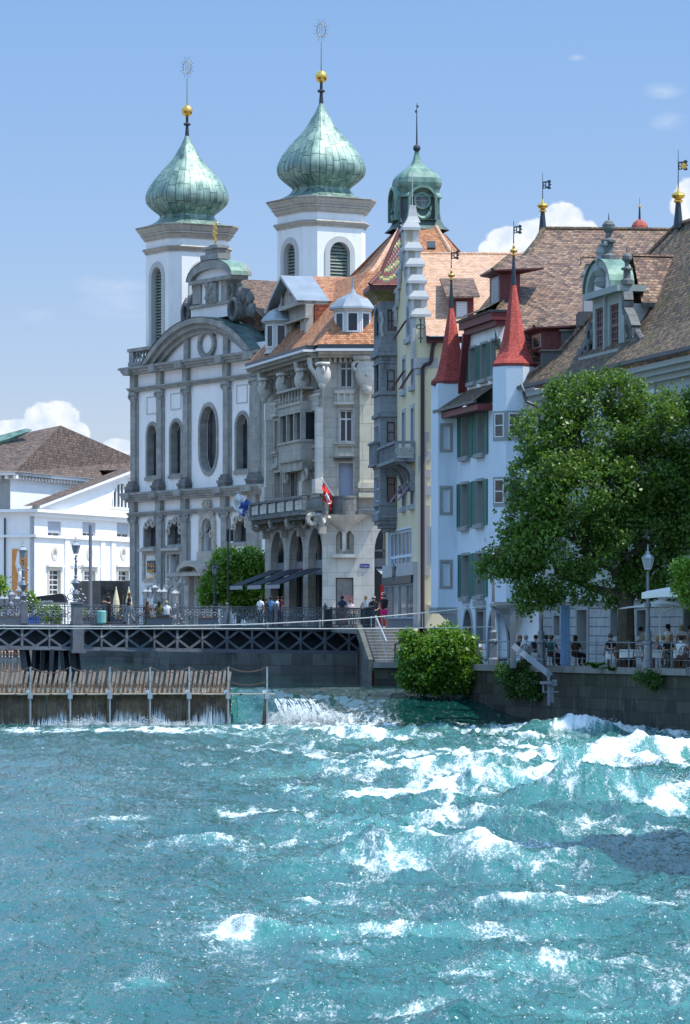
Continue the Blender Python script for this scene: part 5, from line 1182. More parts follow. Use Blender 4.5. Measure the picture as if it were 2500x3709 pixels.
ap_ = P(1451, 826, 210); q = MB(); c0h, c1h, d0h = c0 + h_ * 1.05 + OC.n * .08, c1 + h_ * 1.05 + OC.n * .08, d0 + h_ * 1.05
md = lambda p: p.lerp(ap_ + Vector((0, 0, 0)), .38) - Vector((0, 0, .55))
for a, b in ((c0h, c1h), (d0h, c0h)):
    q.face([a, b, md(b), md(a)]); q.face([md(a), md(b), ap_])
q.face([c1h, c1h + Vector((0, 3, 0)), ap_]); q.build('patterned_roof', M['t_diamond'], yel)
q = MB(); q.tube([c0h, md(c0h), ap_], .12, 6); q.build('hip_tiles', M['oxblood'], yel)
q = MB(); q.lathe(ap_ - Vector((0, 0, .5)), [(.25, 0), (.14, .5), (.16, .6), (.07, .7), (.12, .85), (.03, 1.1), (.02, 2.6)], 8); q.build('finial', M['iron'], yel)
# curved balcony on brackets
bu1 = YF.U(1505); pj = 1.15; bz1 = (HY - 1597) / F * 200.7; bz0 = (HY - 1672) / F * 200.7; bu0 = YF.U(1440)
bb = MB(); bb.box(YF, bu0, bu1, bz0, bz0 + .2, 0, pj + .06); bb.box(YF, bu0, bu1, bz1 - .15, bz1, pj - .25, pj + .05); bb.box(YF, bu1 - .22, bu1 + .03, bz1 - .151, bz1 - .001, 0, pj - .25)
bb.box(YF, bu1 - .2, bu1, bz0 + .2, bz1 - .15, pj - .2, pj); bb.box(YF, bu1 - .2, bu1, bz0 + .2, bz1 - .15, 0, .12)
n = 16
for k in range(n): u = bu0 + .2 + (bu1 - bu0 - .4) * k / n; bb.box(YF, u, u + .17, bz0 + .2, bz1 - .15, pj - .17, pj - .04)
for i in range(4):
    u = bu1 - .35 - i * 1.7
    for k in range(8):
        t0, t1 = math.pi / 2 * k / 8, math.pi / 2 * (k + 1) / 8
        a, b = YF.pt(u, bz0 - 1.25 + 1.25 * math.sin(t0), pj - pj * math.cos(t0) * 1.0), YF.pt(u, bz0 - 1.25 + 1.25 * math.sin(t1), pj - pj * math.cos(t1))
        a2, b2 = YF.pt(u, bz0 - 1.25 + 1.2 * math.sin(t0), pj * (1 - math.cos(t0)) ), b
        bb.bar(YF.pt(u, bz0 - 1.2 + 1.2 * math.sin(t0), .02 + (pj - .1) * (1 - math.cos(t0))), YF.pt(u, bz0 - 1.2 + 1.2 * math.sin(t1), .02 + (pj - .1) * (1 - math.cos(t1))), .22, .28, up=YF.u)
    bb.box(YF, u - .16, u + .16, bz0 - 1.6, bz0 - 1.15, 0, .28)
by = bb.build('balcony', M['greystone'], yel)
q = MB(); pe = Fr(YF.pt(bu1, 0, pj)[:2], YF.pt(bu1, 0, 0)[:2]); L = pe.L
for k in range(5): q.torus(pe.pt(.22 + k * (L - .44) / 4, bz0 + .58, 0), .14, .045, (pe.u, (0, 0, 1)), 8, 4, (1, 1.5)); q.torus(pe.pt(.22 + k * (L - .44) / 4, bz0 + .58, 0), .07, .03, (pe.u, (0, 0, 1)), 6, 4)
q.box(pe, .1, L - .1, bz0 + .2, bz0 + .32, -.08, .04); q.build('pierced_panel', M['gable'], by)
q = MB(); z = (HY - 1640) / F * 209; q.box(OL, .0, OL.L + .1, z - .75, z - .6, 0, .35); q.box(OL, 0, OL.L + .1, z + .55, z + .68, .1, .38)
for k in range(8): q.box(OL, .1 + k * .4, .3 + k * .4, z - .6, z + .55, .15, .3)
q.build('balcony', M['greystone'], yel)
# tan roof of the rear wing
tr = MB(); e0, e1, r0, r1 = P(1545, 1216, 198.4), P(1760, 1216, 198.4), P(1522, 918, 207), P(1900, 920, 207)
tr.face([e0, e1, r1, r0]); tr.face([e0 + Vector((0, 0, -.0)), r0, r0 + Vector((0, 8, -6))]); tr.build('tan_roof', M['t_tan'], yel)
q = MB(); q.tube([r0, r1], .1, 6); q.build('ridge_tiles', M['t_tan'], yel)
q = MB(); q.box(EW, EW.U(1545), EW.U(1720), (HY - 1224) / F * 198.4, (HY - 1217) / F * 198.4, 0, .7); q.build('gutter', M['iron'], yel)
q = MB(); q.box(EW, EW.U(1545), EW.U(1720), (HY - 1238) / F * 198.4, (HY - 1225) / F * 198.4, 0, .45); q.build('eave_board', M['oxblood'], yel)
# dormer in the tan roof
dd = 200.3; DF = frpx(1627, dd, 1716, dd); z0, z1 = (HY - 1155) / F * dd, (HY - 1076) / F * dd
q = MB(); q.box(DF, 0, DF.L, z0, z1, -5, 0); dm = q.build('dormer', M['maroon'], yel)
q = MB(); u0, u1 = DF.U(1652), DF.U(1693); zz0, zz1 = (HY - 1150) / F * dd, (HY - 1092) / F * dd; q.box(DF, u0, u1, zz0, zz1, .0, .05); q.build('window', M['gable'], dm)
q = MB()
for k in range(9): z = zz0 + .06 + k * (zz1 - zz0 - .1) / 9; q.box(DF, u0 + .06, u1 - .06, z, z + .06, .051, .075)
q.build('blind', M['whitepaint'], dm)
q = MB(); a, b, c, d = P(1618, 1074, dd - .35), P(1738, 1070, dd - .35), P(1715, 1008, dd + 3.2), P(1592, 1008, dd + 3.2); q.face([a, b, c, d]); h_ = Vector((0, 0, -.12)); q.face([a + h_, b + h_, b, a]); q.face([d, a, a + h_, d + h_]); q.build('dormer_roof', M['t_brown'], dm)
# ============================================================ pale blue-white house with two red turrets
BF = frpx(1663, 187.25, 1777, 180.67); BU0, BU1 = BF.U(1656), BF.U(1786)
bc0, bc1 = BF.pt(BU0, 0), BF.pt(BU1, 0)
blue = thing('turreted_house', 'pale blue-white house with green shutters, two red spired turrets and a big brown tiled roof', 'house', (bc1.x, bc1.y, ZT))
KR = lambda x, y: (1500 + x / 1.568, 1200 + y / 1.568)
KT = lambda x, y: (1700 + x / 1.96, 550 + y / 1.96)
fb_ = Facade(BF, blue, KR, .4); zf = lambda y: BF.Z(1720, y)
for (x0, x1, y0, y1) in ((275, 312, 480, 708), (362, 398, 455, 690), (272, 308, 868, 1105), (358, 395, 850, 1090), (278, 314, 1272, 1505), (358, 395, 1262, 1495)):
    fb_.win(x0, y0, x1, y1, rec=.3, sur=.14, proud=.05, nv=2, nh=2, bars=.07, framem='trim', glass='glassb', sill=.22)
    u0, u1, z0, z1 = fb_.r(x0, y0, x1, y1); sw = .78
    shutter(BF, u0 - sw - .12, u0 - .12, z0 - .1, z1 + .05, blue); shutter(BF, u1 + .12, u1 + .12 + sw, z0 - .1, z1 + .05, blue)
KQ = lambda x, y: (1650 + x / 1.845, 1950 + y / 1.845)
fb_.K = KQ
for (x0, x1, y0) in ((55, 118, 478), (222, 292, 490)):
    fb_.win(x0, y0, x1, 800, 'point', rec=.5, sur=.22, proud=.06, nv=2, nh=2, bars=.0, glass='glass', name='arched_doorway')
fb_.win(150, 490, 196, 800, rec=.4, sur=.22, proud=.08, nv=1, bars=.0, glass='rattan', name='door')
za, zb2 = zf(1475), zf(1397)
fb_.wall(rect(BU0, BU1, ZT, za), 'bluewhite')
q = MB(); u0, u1, z0, z1 = fb_.r(140, 415, 205, 470); q.box(BF, u0, u1, z0, z1, 0, .2); q.build('door_carving', M['trim'], blue)
# upper storey under the eave, sloping left edge
fu = Facade(BF, blue, KR, .4); S_ = -.45
for (x0, x1, y0, y1) in ((318, 350, 95, 285), (382, 415, 72, 268), (442, 472, 52, 248)):
    fu.win(x0, y0, x1, y1, rec=.25, sur=.12, proud=.05, nv=2, nh=1, bars=.07, framem='trim', glass='glassb', sill=.2, off=S_)
    u0, u1, z0, z1 = fu.r(x0, y0, x1, y1, S_); shutter(BF, u0 - .75, u0 - .12, z0, z1, blue, n0=S_ + .02); shutter(BF, u1 + .12, u1 + .75, z0, z1, blue, n0=S_ + .02)
zt0, zt1 = BF.Z(1656, 1425, S_), BF.Z(1704, 1212, S_)
tu1 = BF.U(1806, S_); ul = BF.U(1704, S_)
fu_pts = [(BU0, za - .3), (tu1, za - .3), (tu1, zt1), (ul, zt1)]
mb = MB(); mb.poly(BF, fu_pts, S_ - .4, S_, fu.holes); mb.build('upper_wall', M['white'], blue)
q = MB(); a, b = BF.pt(BU0 - .1, zt0 - .1, S_ + .15), BF.pt(ul, zt1, S_ + .15); q.bar(a, b, .28, .5, up=BF.n); q.box(BF, ul - .2, tu1 + .6, zt1 - .05, zt1 + .22, S_ - .3, S_ + .3); q.box(BF, ul - .3, tu1 + .7, zt1 + .22, zt1 + .6, S_ - .3, S_ + .55); q.build('eave_board', M['maroon'], blue)
q = MB(); q.box(BF, ul - .45, tu1 + .75, zt1 + .6, zt1 + .72, S_ - .3, S_ + .66); q.build('gutter', M['darkmetal'], blue)
pr = MB(); pz0, pz1 = BF.Z(1720, 1448, .9), BF.Z(1720, 1405, 0)
A = [BF.pt(BU0 - 1.2, pz0, .95), BF.pt(BU1, pz0, .95), BF.pt(BU1, pz1 + .1, S_), BF.pt(BU0 - 1.2, pz1 + .1, S_)]
pr.face(A); pr.face([A[0], A[3], A[3] - Vector((0, 0, .8)), A[0] - Vector((0, 0, .12))]); pr.build('pent_roof', M['t_dark'], blue)
q = MB(); q.box(BF, BU0 - 1.25, BU1, pz0 - .16, pz0 - .02, .85, 1.02); q.build('gutter', M['darkmetal'], blue)
q = MB(); q.box(BF, BU0 - 1.1, BU1, pz0 - .5, pz0 - .2, 0, .8); q.build('soffit', M['maroon'], blue)
# first oriel and turret
d1 = bc0.y; O1 = frpx(1587, d1, 1656, d1); o1 = O1.pt(0, 0); OL1 = Fr((o1 - BF.u * 1.6)[:2], o1[:2])
z_t, z_b = (HY - 1388) / F * d1, (HY - 2200) / F * d1
fo1 = Facade(O1, blue, KR, .25)
for (y0, y1) in ((537, 672), (892, 1028), (1312, 1447)): fo1.win(160, y0, 204, y1, rec=.12, sur=.14, proud=.03, nv=1, nh=2, bars=.06, framem='whitepaint', glass='glass')
fo1.wall(rect(0, O1.L + .3, z_b, z_t), 'bluewhite', 'oriel_wall')
q = MB(); q.box(OL1, 0, OL1.L - .02, z_b, z_t, -1.2, 0); q.box(O1, .02, O1.L + .3, z_b, z_t, -1.6, -.26); q.build('oriel_wall', M['bluewhite'], blue)
q = MB(); q.box(OL1, -.1, OL1.L + .05, z_b - .32, z_b, -1.2, .08); q.box(O1, .04, O1.L, z_b - .321, z_b, -.5, .06)
q.poly(O1, [(.1, z_b - .33), (O1.L, z_b - .33), (O1.L, z_b - 1.2), (O1.L - .25, z_b - 1.15), (.55, z_b - .75)], -1.4, .0); q.build('oriel_corbel', M['trim'], blue)
def turret(c, r, prof, ph=math.pi / 8, n=8):
    q = MB(); cc = Vector((c[0], c[1], 0)); q.lathe(cc, prof, n, ph); s = q.build('spire', M['t_red'], blue)
    z0 = prof[0][1]; r0 = prof[0][0]
    q = MB(); q.lathe(cc, [(r0 * .8, z0 - .28), (r0 * .9, z0 - .18), (r0 * 1.0, z0 - .14), (r0 * 1.0, z0 - .01)], n, ph); q.build('spire_eave', M['maroon'], blue)
    zt_ = prof[-1][1]; rt = prof[-1][0]
    q = MB(); q.lathe(cc + Vector((0, 0, zt_)), [(rt * 1.05, 0), (.06, 1.42), (.06, 1.45)], 8, ph); q.tube([cc + Vector((0, 0, zt_ + 1.4)), cc + Vector((0, 0, zt_ + 3.2))], [.04, .015], 5)
    weather(q, cc + Vector((0, 0, zt_ + 2.75))); f = q.build('finial', M['slate'], s)
    q = MB(); q.sphere(cc + Vector((0, 0, zt_ + 1.72)), .2, 12, (1, 1, .55)); q.sphere(cc + Vector((0, 0, zt_ + 1.5)), .13, 10, (1, 1, .6)); q.lathe(cc + Vector((0, 0, zt_ + 1.8)), [(.08, 0), (.02, .3)], 8); q.build('gilded_ball', M['gold'], s, smooth=True)
def weather(q, c, k=1.0):
    L = [(0, .18), (.22, .2), (.3, .28), (.42, .2), (.36, .1), (.44, .02), (.34, -.02), (.42, -.16), (.3, -.2), (.2, -.14), (0, -.18)]
    L = [(c.x + x * k, c.z + z * k) for x, z in L]; h = [[(c.x + x * k, c.z + z * k) for x, z in hh] for hh in (((.05, .02), (.12, .02), (.12, .12), (.05, .12)), ((.05, -.12), (.12, -.12), (.12, -.03), (.05, -.03)), ((.17, -.05), (.27, -.05), (.27, .13), (.17, .13)))]
    q.poly(WF, L, -c.y - .015, -c.y + .015, h, back=True)
k1 = 188.67 / F; t1 = ((1635 - CX) * k1, 188.67); zz = lambda y: (HY - y) * k1
turret(t1, 1, [(79 * k1, zz(1383)), (64 * k1, zz(1368)), (54 * k1, zz(1345)), (44 * k1, zz(1305)), (34 * k1, zz(1255)), (25 * k1, zz(1200)), (16 * k1, zz(1150)), (9 * k1, zz(1116))])
k2 = 179 / F; t2 = ((1861 - CX) * k2, 179); zz2 = lambda y: (HY - y) * k2
turret(t2, 1, [(82 * k2, zz2(1320)), (70 * k2, zz2(1302)), (58 * k2, zz2(1278)), (46 * k2, zz2(1240)), (36 * k2, zz2(1190)), (27 * k2, zz2(1130)), (17 * k2, zz2(1075)), (10 * k2, zz2(1033))])
q = MB(); rO = 77 * k2 / math.cos(math.pi / 8) * .97; q.lathe((t2[0], t2[1], 0), [(rO, zz2(2190)), (rO, zz2(1322))], 8, math.pi / 8); sh = q.build('turret_shaft', M['bluewhite'], blue)
q = MB(); q.lathe((t2[0], t2[1], 0), [(.25, zz2(2290)), (.6, zz2(2225)), (rO * .95, zz2(2202)), (rO * 1.05, zz2(2190)), (rO * 1.05, zz2(2182))], 8, math.pi / 8); q.build('turret_corbel', M['trim'], blue)
for j in (4, 5):
    a = Vector((t2[0] + rO * math.cos(math.pi / 8 + math.pi / 4 * j), t2[1] + rO * math.sin(math.pi / 8 + math.pi / 4 * j))); b = Vector((t2[0] + rO * math.cos(math.pi / 8 + math.pi / 4 * (j + 1)), t2[1] + rO * math.sin(math.pi / 8 + math.pi / 4 * (j + 1))))
    f = Fr(a, b); ff = Facade(f, blue, KR)
    for (y0, y1) in ((450, 620), (825, 995), (1215, 1385)):
        zA, zB = f.Z(1836, KR(0, y1)[1]), f.Z(1836, KR(0, y0)[1]); q = MB(); q.box(f, .01, f.L - .01, zA, zB, .0, .035); w = q.build('window_band', M['trim'], blue)
        q = MB(); q.box(f, .14, f.L - .14, zA + .2, zB - .14, .036, .045); q.build('pane', M['glass'], w)
        q = MB(); q.poly(f, rect(.12, f.L - .12, zA + .18, zB - .12), .036, .06, [rect(.17, f.L - .17, zA + .23, zB - .17)]); q.box(f, .17, f.L - .17, (zA + zB) / 2, (zA + zB) / 2 + .05, .046, .058); q.build('frame', M['whitepaint'], w)
# end wall facing downstream
EF = frpx(1880, 179.5, 1960, 179.5); q = MB(); q.box(EF, -.6, EF.L, ZT, (HY - 1420) / F * 180.67, -8, 0); q.build('end_wall', M['bluewhite'], blue)
ke = Facade(EF, blue, KR); u0, u1, z0, z1 = ke.r(614, 385, 670, 655)
q = MB(); q.box(EF, u0, u1, z0 - .05, z1, .0, .04); w = q.build('shuttered_window', M['trim'], blue); shutter(EF, u0 + .06, u1 - .06, z0 + .1, z1 - .12, blue, n0=.041)
q = MB(); q.box(EF, -.5, EF.L * .55, (HY - 1425) / F * 180.67, (HY - 1372) / F * 180.67, 0, 1.0); q.build('gutter_box', M['darkmetal'], blue)
q = MB(); q.tube([P(1888, 1395, 164.9)] + [P(KR(x, y)[0], KR(x, y)[1], 164.6) for x, y in ((622, 345), (640, 400), (690, 420), (710, 450), (712, 600), (712, 1300))], .08, 6); q.build('downpipe', M['iron'], blue)
# big hipped roof
A = P(1968, 828, 192.72); Hh = P(1790, 1150, 182.32); RR = P(2600, 834, 193.81); BR = P(2600, 1340, 179.58); BL = P(1800, 1352, 179.14)
q = MB(); mAB = A.lerp(BL, .8); 
q.face([BL, BR, RR, A, Hh]); q.build('roof', M['t_bigbrown'], blue)
q = MB(); E0 = P(1690, 1178, 189.44); B2 = P(1905, 905, 203.67)
q.face([E0, Hh, A, B2]); q.face([P(1700, 1166, 188.56), BF.pt(tu1 + .7, zt1 + .73, S_ + .9), Hh]); q.build('river_side_roof', M['t_dark'], blue)
q = MB(); q.face([BF.pt(ul - .4, zt1 + .72, S_ + .95), BF.pt(tu1 + .7, zt1 + .72, S_ + .95), P(1830, 1080, 184.51), P(1765, 1120, 190.53)]); q.build('lower_river_roof', M['t_dark'], blue)
q = MB(); q.tube([A, A.lerp(Hh, .5) - Vector((0, 0, .12)), Hh], .16, 6); q.tube([A, RR], .13, 6); q.build('hip_tiles', M['t_dark'], blue)
def spirelet(px, py, d, par, rb=.2, h=1.0, ball=.3, rod=1.6, flag=True, gold=False):
    c = P(px, py, d); q = MB(); q.lathe(c - Vector((0, 0, .2)), [(rb, 0), (rb * .55, h), (rb * .5, h + .3)], 8); q.tube([c + Vector((0, 0, h)), c + Vector((0, 0, h + .3 + rod))], [.035, .012], 5)
    if flag: weather(q, c + Vector((0, 0, h + rod * .78)), 1.1)
    f = q.build('finial', M['slate'], par)
    q = MB(); q.sphere(c + Vector((0, 0, h + .22)), ball, 12, (1, 1, .6)); q.sphere(c + Vector((0, 0, h - .05)), ball * .7, 10, (1, 1, .5)); q.lathe(c + Vector((0, 0, h + .35)), [(.1, 0), (.02, .25)], 8)
    if gold: q.build('gilded_ball', M['gold'], f); q = MB(); q.poly(WF, [(c.x + .26 + .17 * (1 if k % 2 else .7) * math.cos(math.pi * k / 8), c.z + h + rod * .78 + .17 * (1 if k % 2 else .7) * math.sin(math.pi * k / 8)) for k in range(16)], -c.y - .03, -c.y + .03)
    q.build('gilded_ball', M['gold'], f)
spirelet(1966, 828, 192.72, blue, .22, 1.0, .3, 1.7)
# dormers of the hipped roof
def hip_dormer(pxs, d, eave, name='hipped_dormer'):
    x0, x1, yt, yb = pxs; f0 = frpx(x0, d, x1, d); a = f0.pt(0, 0); fl = Fr((a - BF.u * 2.2)[:2], a[:2]); z0, z1 = (HY - yb) / F * d, (HY - yt) / F * d
    q = MB(); q.box(f0, 0, f0.L, z0, z1, -2.2, 0); q.box(fl, 0, fl.L - .02, z0, z1, -1, 0); o = q.build(name, M['maroon'], blue)
    q = MB(); q.box(fl, .5, fl.L - .2, z0 + .2, z1 - .2, 0, .04); w = q.build('window', M['gable'], o); q = MB(); q.box(fl, .62, fl.L - .3, z0 + .25, z1 - .3, .041, .05); q.build('pane', M['glass'], w)
    q = MB(); q.poly(f0, rect(.12, .12 + (f0.L) * .32, z0 + .1, z1 - .25), 0, .05, [rect(.18, .06 + f0.L * .32, z0 + .16, z1 - .31)]); q.build('side_frame', M['oxblood'], o)
    e = .42; z = z1; P0, P1, P2 = f0.pt(-e, z, e), f0.pt(f0.L + 1.2, z + .1, e), fl.pt(-.4, z, e); q = MB()
    h = Vector((0, 0, .08)); q.face([P2, P0, P0 + h, P2 + h]); q.face([P0, P1, P1 + h, P0 + h]); q.face([P0, P2, a + Vector((.2, 1, z1 - .12))]); q.face([f0.pt(0, z1 - .12, 0), f0.pt(f0.L, z1 - .12, 0), P1, P0]); q.face([fl.pt(0, z1 - .12, 0), fl.pt(fl.L, z1 - .12, 0), P0, P2]); q.build('dormer_eave', M['oxblood'], o)
    q = MB(); T0 = f0.pt(f0.L * .55, z1 + eave, -1.6); T1 = f0.pt(f0.L + 1.8, z1 + eave + .05, -1.6)
    q.face([P0 + h, P1 + h, T1, T0]); q.face([P2 + h, P0 + h, T0]); q.face([P2 + h, T0, T0 + Vector((0, 3, 0))]); q.build('dormer_roof', M['t_dark'] if 0 else M['t_bigbrown'], o)
    q = MB(); q.tube([P0 + h, T0], .1, 6); q.build('dormer_hip', M['t_dark'], o)
hip_dormer((1812, 1884, 985, 1118), 184.18, 1.0)
hip_dormer((1964, 2040, 1192, 1270), 178.48, .95)
q = MB(); f0 = frpx(2034, 177.83, 2110, 177.83); q.box(f0, 0, f0.L, (HY - 1262) / F * 177.83, (HY - 1198) / F * 177.83, -2, 0); q.box(f0, -.1, f0.L + .1, (HY - 1200) / F * 177.83, (HY - 1194) / F * 177.83, -2, .1)
f1_ = frpx(1963, 176.95, 2052, 176.95); q.box(f1_, 0, f1_.L, (HY - 1340) / F * 176.95, (HY - 1270) / F * 176.95, -2, 0); q.box(f1_, -.08, f1_.L + .08, (HY - 1272) / F * 176.95, (HY - 1266) / F * 176.95, -2, .1); q.build('chimney_base', M['roofgrey'], blue)
f0 = frpx(2096, 176.08, 2148, 176.08); q = MB(); q.box(f0, 0, f0.L, (HY - 1180) / F * 176.08, (HY - 1128) / F * 176.08, -2, 0); q.build('chimney_base', M['roofgrey'], blue)
# chimney with tiled cap
f0 = frpx(2116, 181.77, 2152, 181.77); zc = lambda y: (HY - y) / F * 181.77; q = MB(); q.box(f0, 0, f0.L, zc(1135), zc(995), -1.4, 0); q.box(f0, -.08, f0.L + .08, zc(995), zc(982), -1.5, .08); q.box(f0, .1, .3, zc(982), zc(955), -1.3, -.02); q.box(f0, f0.L - .2, f0.L, zc(982), zc(955), -1.3, -.02); ch = q.build('chimney', M['gable'], blue)
q = MB(); q.face([f0.pt(-.15, zc(957), .2), f0.pt(f0.L + .5, zc(957), .2), f0.pt(f0.L + .5, zc(928), -.7), f0.pt(-.1, zc(928), -.7)]); q.face([f0.pt(-.15, zc(957), .2), f0.pt(-.1, zc(928), -.7), f0.pt(-.15, zc(957), -1.6)]); q.tube([f0.pt(-.15, zc(927), -.7), f0.pt(f0.L + .5, zc(927), -.7)], .07, 6); q.build('chimney_cap', M['t_bigbrown'], ch)
# ============================================================ long restaurant building on the right
LB = frpx(1940, 178.48, 2500, 155.49); l0 = LB.pt(0, 0)
lng = thing('long_building', 'long grey-green restaurant building with rusticated ground floor, ornate dormer and steep dark roof', 'building', (l0.x, l0.y, ZT))
LU0, LU1 = LB.U(1952), LB.L + 24
fL = Facade(LB, lng, KQ, .5)
KW = lambda x, y: (1880 + x / 2.529, 2100 + y / 2.529)
fL.K = KW; zeave = LB.Z(2500, 1268, .9)
for (x0, x1, y0, y1, nm, gl) in ((541, 632, 277, 720, 'door', 'rattan'), (850, 915, 262, 520, 'window', 'glass'), (1092, 1175, 278, 518, 'window', 'glass'), (1520, 1590, 255, 500, 'window', 'glass'), (330, 384, 330, 510, 'window', 'glass')):
    fL.win(x0, y0, x1, y1, rec=.45, sur=.2, proud=.07, nv=2, nh=3, bars=.0 if nm == 'door' else .06, framem='iron', glass=gl, name=nm)
zg = LB.Z(2300, 2165)
for k in range(5):
    u = LU0 + 3 + k * 4.4
    fL.winu(u, u + 1.3, zg + 1.4, zg + 4.0, rec=.35, sur=.2, proud=.06, nv=2, nh=3, bars=.06, surm='trim', sill=.2, name='window')
h0 = [h for h in fL.holes if h[0][1] < zg]; h1 = [h for h in fL.holes if h[0][1] >= zg]
m_ = MB(); m_.poly(LB, rect(LU0, LU1, ZT, zg), -.5, .0, h0); m_.build('rusticated_wall', M['rustic'], lng)
m_ = MB(); m_.poly(LB, rect(LU0, LU1, zg, zeave - .9), -.5, -.03, h1); m_.build('upper_wall', M['sage'], lng)
m_ = MB(); m_.box(LB, LU0 - .1, LU1, zg - .12, zg + .15, 0, .18)
for k, o in enumerate((.25, .5, .75)): m_.box(LB, LU0 - o, LU1, zeave - .9 + k * .25, zeave - .9 + (k + 1) * .25 - .005, -.4, o)
m_.box(LB, LU0, LU1, zeave - 3.3, zeave - 3.1, -.03, .1); m_.build('cornice', M['sage'], lng)
for k in range(7):
    u = LU0 + 1.0 + k * 2.6; m_ = MB(); m_.box(LB, u + 1.6, u + 1.75, zeave - 3.0, zeave - 1.0, -.03, .04)
    for q_ in range(4): m_.torus(LB.pt(u + .2 + .18 * (q_ % 2), zeave - 2.6 + q_ * .4, .0), .2, .06, (LB.u, (0, 0, 1)), 9, 4)
    m_.build('relief_panel', M['trim'], lng)
    m_ = MB(); m_.box(LB, u + .75, u + 1.5, zeave - 2.9, zeave - 1.15, -.028, .0); m_.build('wall_panel', M['bluewhite'], lng)
m_ = MB(); m_.box(LB, LU0 - 1.0, LU1, zeave, zeave + .16, .75, 1.05); m_.build('gutter', M['darkmetal'], lng)
# steep roof
E0 = LB.pt(LU0 - 1.1, zeave + .12, .95); E1 = LB.pt(LU1, zeave + .12, .95)
R0 = P(2452, 818, 173.01); R1 = R0 + (E1 - E0).normalized() * (LU1 - 8)
B0, B1 = E0.lerp(R0, .28) - Vector((0, 0, .5)), E1.lerp(R1, .28) - Vector((0, 0, .5))
m_ = MB(); m_.face([E0, E1, B1, B0]); M0, M1 = B0.lerp(R0, .55) + Vector((0, 0, .12)), B1.lerp(R1, .55) + Vector((0, 0, .12)); m_.face([B0, B1, M1, M0]); m_.face([M0, M1, R1, R0])
X0 = LB.pt(LU0 - 1.1, zeave + .12, -12); m_.face([X0, E0, B0]); m_.face([X0, B0, M0, R0]); m_.build('roof', M['t_dark'], lng)
m_ = MB(); m_.tube([E0, B0, M0, R0], .15, 6); m_.tube([R0, R1], .15, 6); m_.build('hip_tiles', M['t_brown'], lng)
spirelet(2457, 812, 171.91, lng, .24, 1.15, .33, 2.1, gold=True)
# ornate dormer
G = -.4; fg = Facade(LB, lng, KT); U_ = lambda x, y: LB.uz(*KT(x, y), G)
du0, du1 = U_(876, 1300)[0], U_(1100, 1300)[0]; z0, z1 = U_(980, 1430)[1], U_(980, 1025)[1]
dw = []
m_ = MB()
for (x0, x1, y0, y1) in ((893, 955, 1108, 1398), (996, 1060, 1082, 1376)):
    dw.append(fg.r(x0, y0, x1, y1, G))
m_.poly(LB, rect(du0, du1, z0, z1), G - .4, G, [rect(*w) for w in dw]); m_.box(LB, du0 - .15, du1 + .2, z1, z1 + .3, G - 1, G + .4); m_.box(LB, du0 - .7, du1 + .5, z0 - .35, z0, G - 1, G + .5)
m_.box(LB, (dw[0][1] + dw[1][0]) / 2 - .12, (dw[0][1] + dw[1][0]) / 2 + .12, z0, z1, G, G + .15)
a0, a1 = du0 - .1, du0 + (du1 - du0) * .82; ah = U_(960, 775)[1] - z1
ac = (a0 + a1) / 2; arch_o = ar(a0, a1, z1 + .3, z1 + ah, 0, 16); arch_i = ar(a0, a1, z1 + .3, z1 + ah, .42, 16)
m_.poly(LB, arch_o, G - .5, G + .35, [ar(a0, a1, z1 + .32, z1 + ah, .35, 16)[::-1]])
dorm = m_.build('ornate_dormer', M['sagestone'], lng)
m_ = MB(); m_.poly(LB, arch_i, G - .4, G + .05); m_.build('arch_panel', M['white'], dorm)
m_ = MB()
for (dz, r_) in ((.5, .45), (1.0, .5), (1.5, .42), (1.9, .38)): m_.sphere(LB.pt(ac + .1, z1 + .2 + dz, G + .12), r_, 8, (1, .5, .7))
for s in (-1, 0, 1): m_.sphere(LB.pt(ac + .1 + s * .35, z1 + 2.45, G + .12), .13, 6)
m_.build('coat_of_arms', M['trim'], dorm)
m_ = MB(); aa = ar(a0 - .12, a1 + .12, z1 + .3, z1 + ah + .08, 0, 16)
for i in range(16): m_.face([LB.pt(aa[i][0], aa[i][1], G + .45), LB.pt(aa[i + 1][0], aa[i + 1][1], G + .45), LB.pt(aa[i + 1][0], aa[i + 1][1], G - .75), LB.pt(aa[i][0], aa[i][1], G - .75)], [(i, 0), (i + 1, 0), (i + 1, 2), (i, 2)])
m_.build('arch_roof', M['patina2'], dorm)
for w in dw:
    m_ = MB(); m_.poly(LB, rect(*w), G - .2, G - .1, [rect(w[0] + .08, w[1] - .08, w[2] + .08, w[3] - .08)]); zm = (w[2] + w[3]) / 2 
    m_.box(LB, w[0], w[1], zm - .08, zm + .08, G - .199, G - .09)
    for k in range(1, 4): u = w[0] + (w[1] - w[0]) * k / 4; m_.box(LB, u - .035, u + .035, w[2], w[3], G - .19, G - .11)
    for k in (.17, .34, .66, .83): z = w[2] + (w[3] - w[2]) * k; m_.box(LB, w[0], w[1], z - .03, z + .03, G - .189, G - .112)
    o = m_.build('window', M['mauvewood'], dorm); m_ = MB(); m_.box(LB, w[0], w[1], w[2], w[3], G - .3, G - .25); m_.build('pane', M['palepane'], o)
def urn(u, z, k=1):
    m_ = MB(); c = LB.pt(u, z, G - .1); m_.lathe(c, [(.35 * k, 0), (.35 * k, .25 * k), (.22 * k, .35 * k), (.2 * k, .8 * k), (.34 * k, .85 * k), (.34 * k, .95 * k), (.12 * k, 1.05 * k), (.14 * k, 1.3 * k)], 8); m_.sphere(c + Vector((0, 0, 1.55 * k)), .3 * k, 10); m_.lathe(c + Vector((0, 0, 1.8 * k)), [(.05, 0), (.01, .4)], 5); m_.build('urn', M['sanddark'], dorm)
urn(ac + .25, z1 + ah - .05, 1.05); urn(du1 + .1, z1 + .3, .8)
m_ = MB()
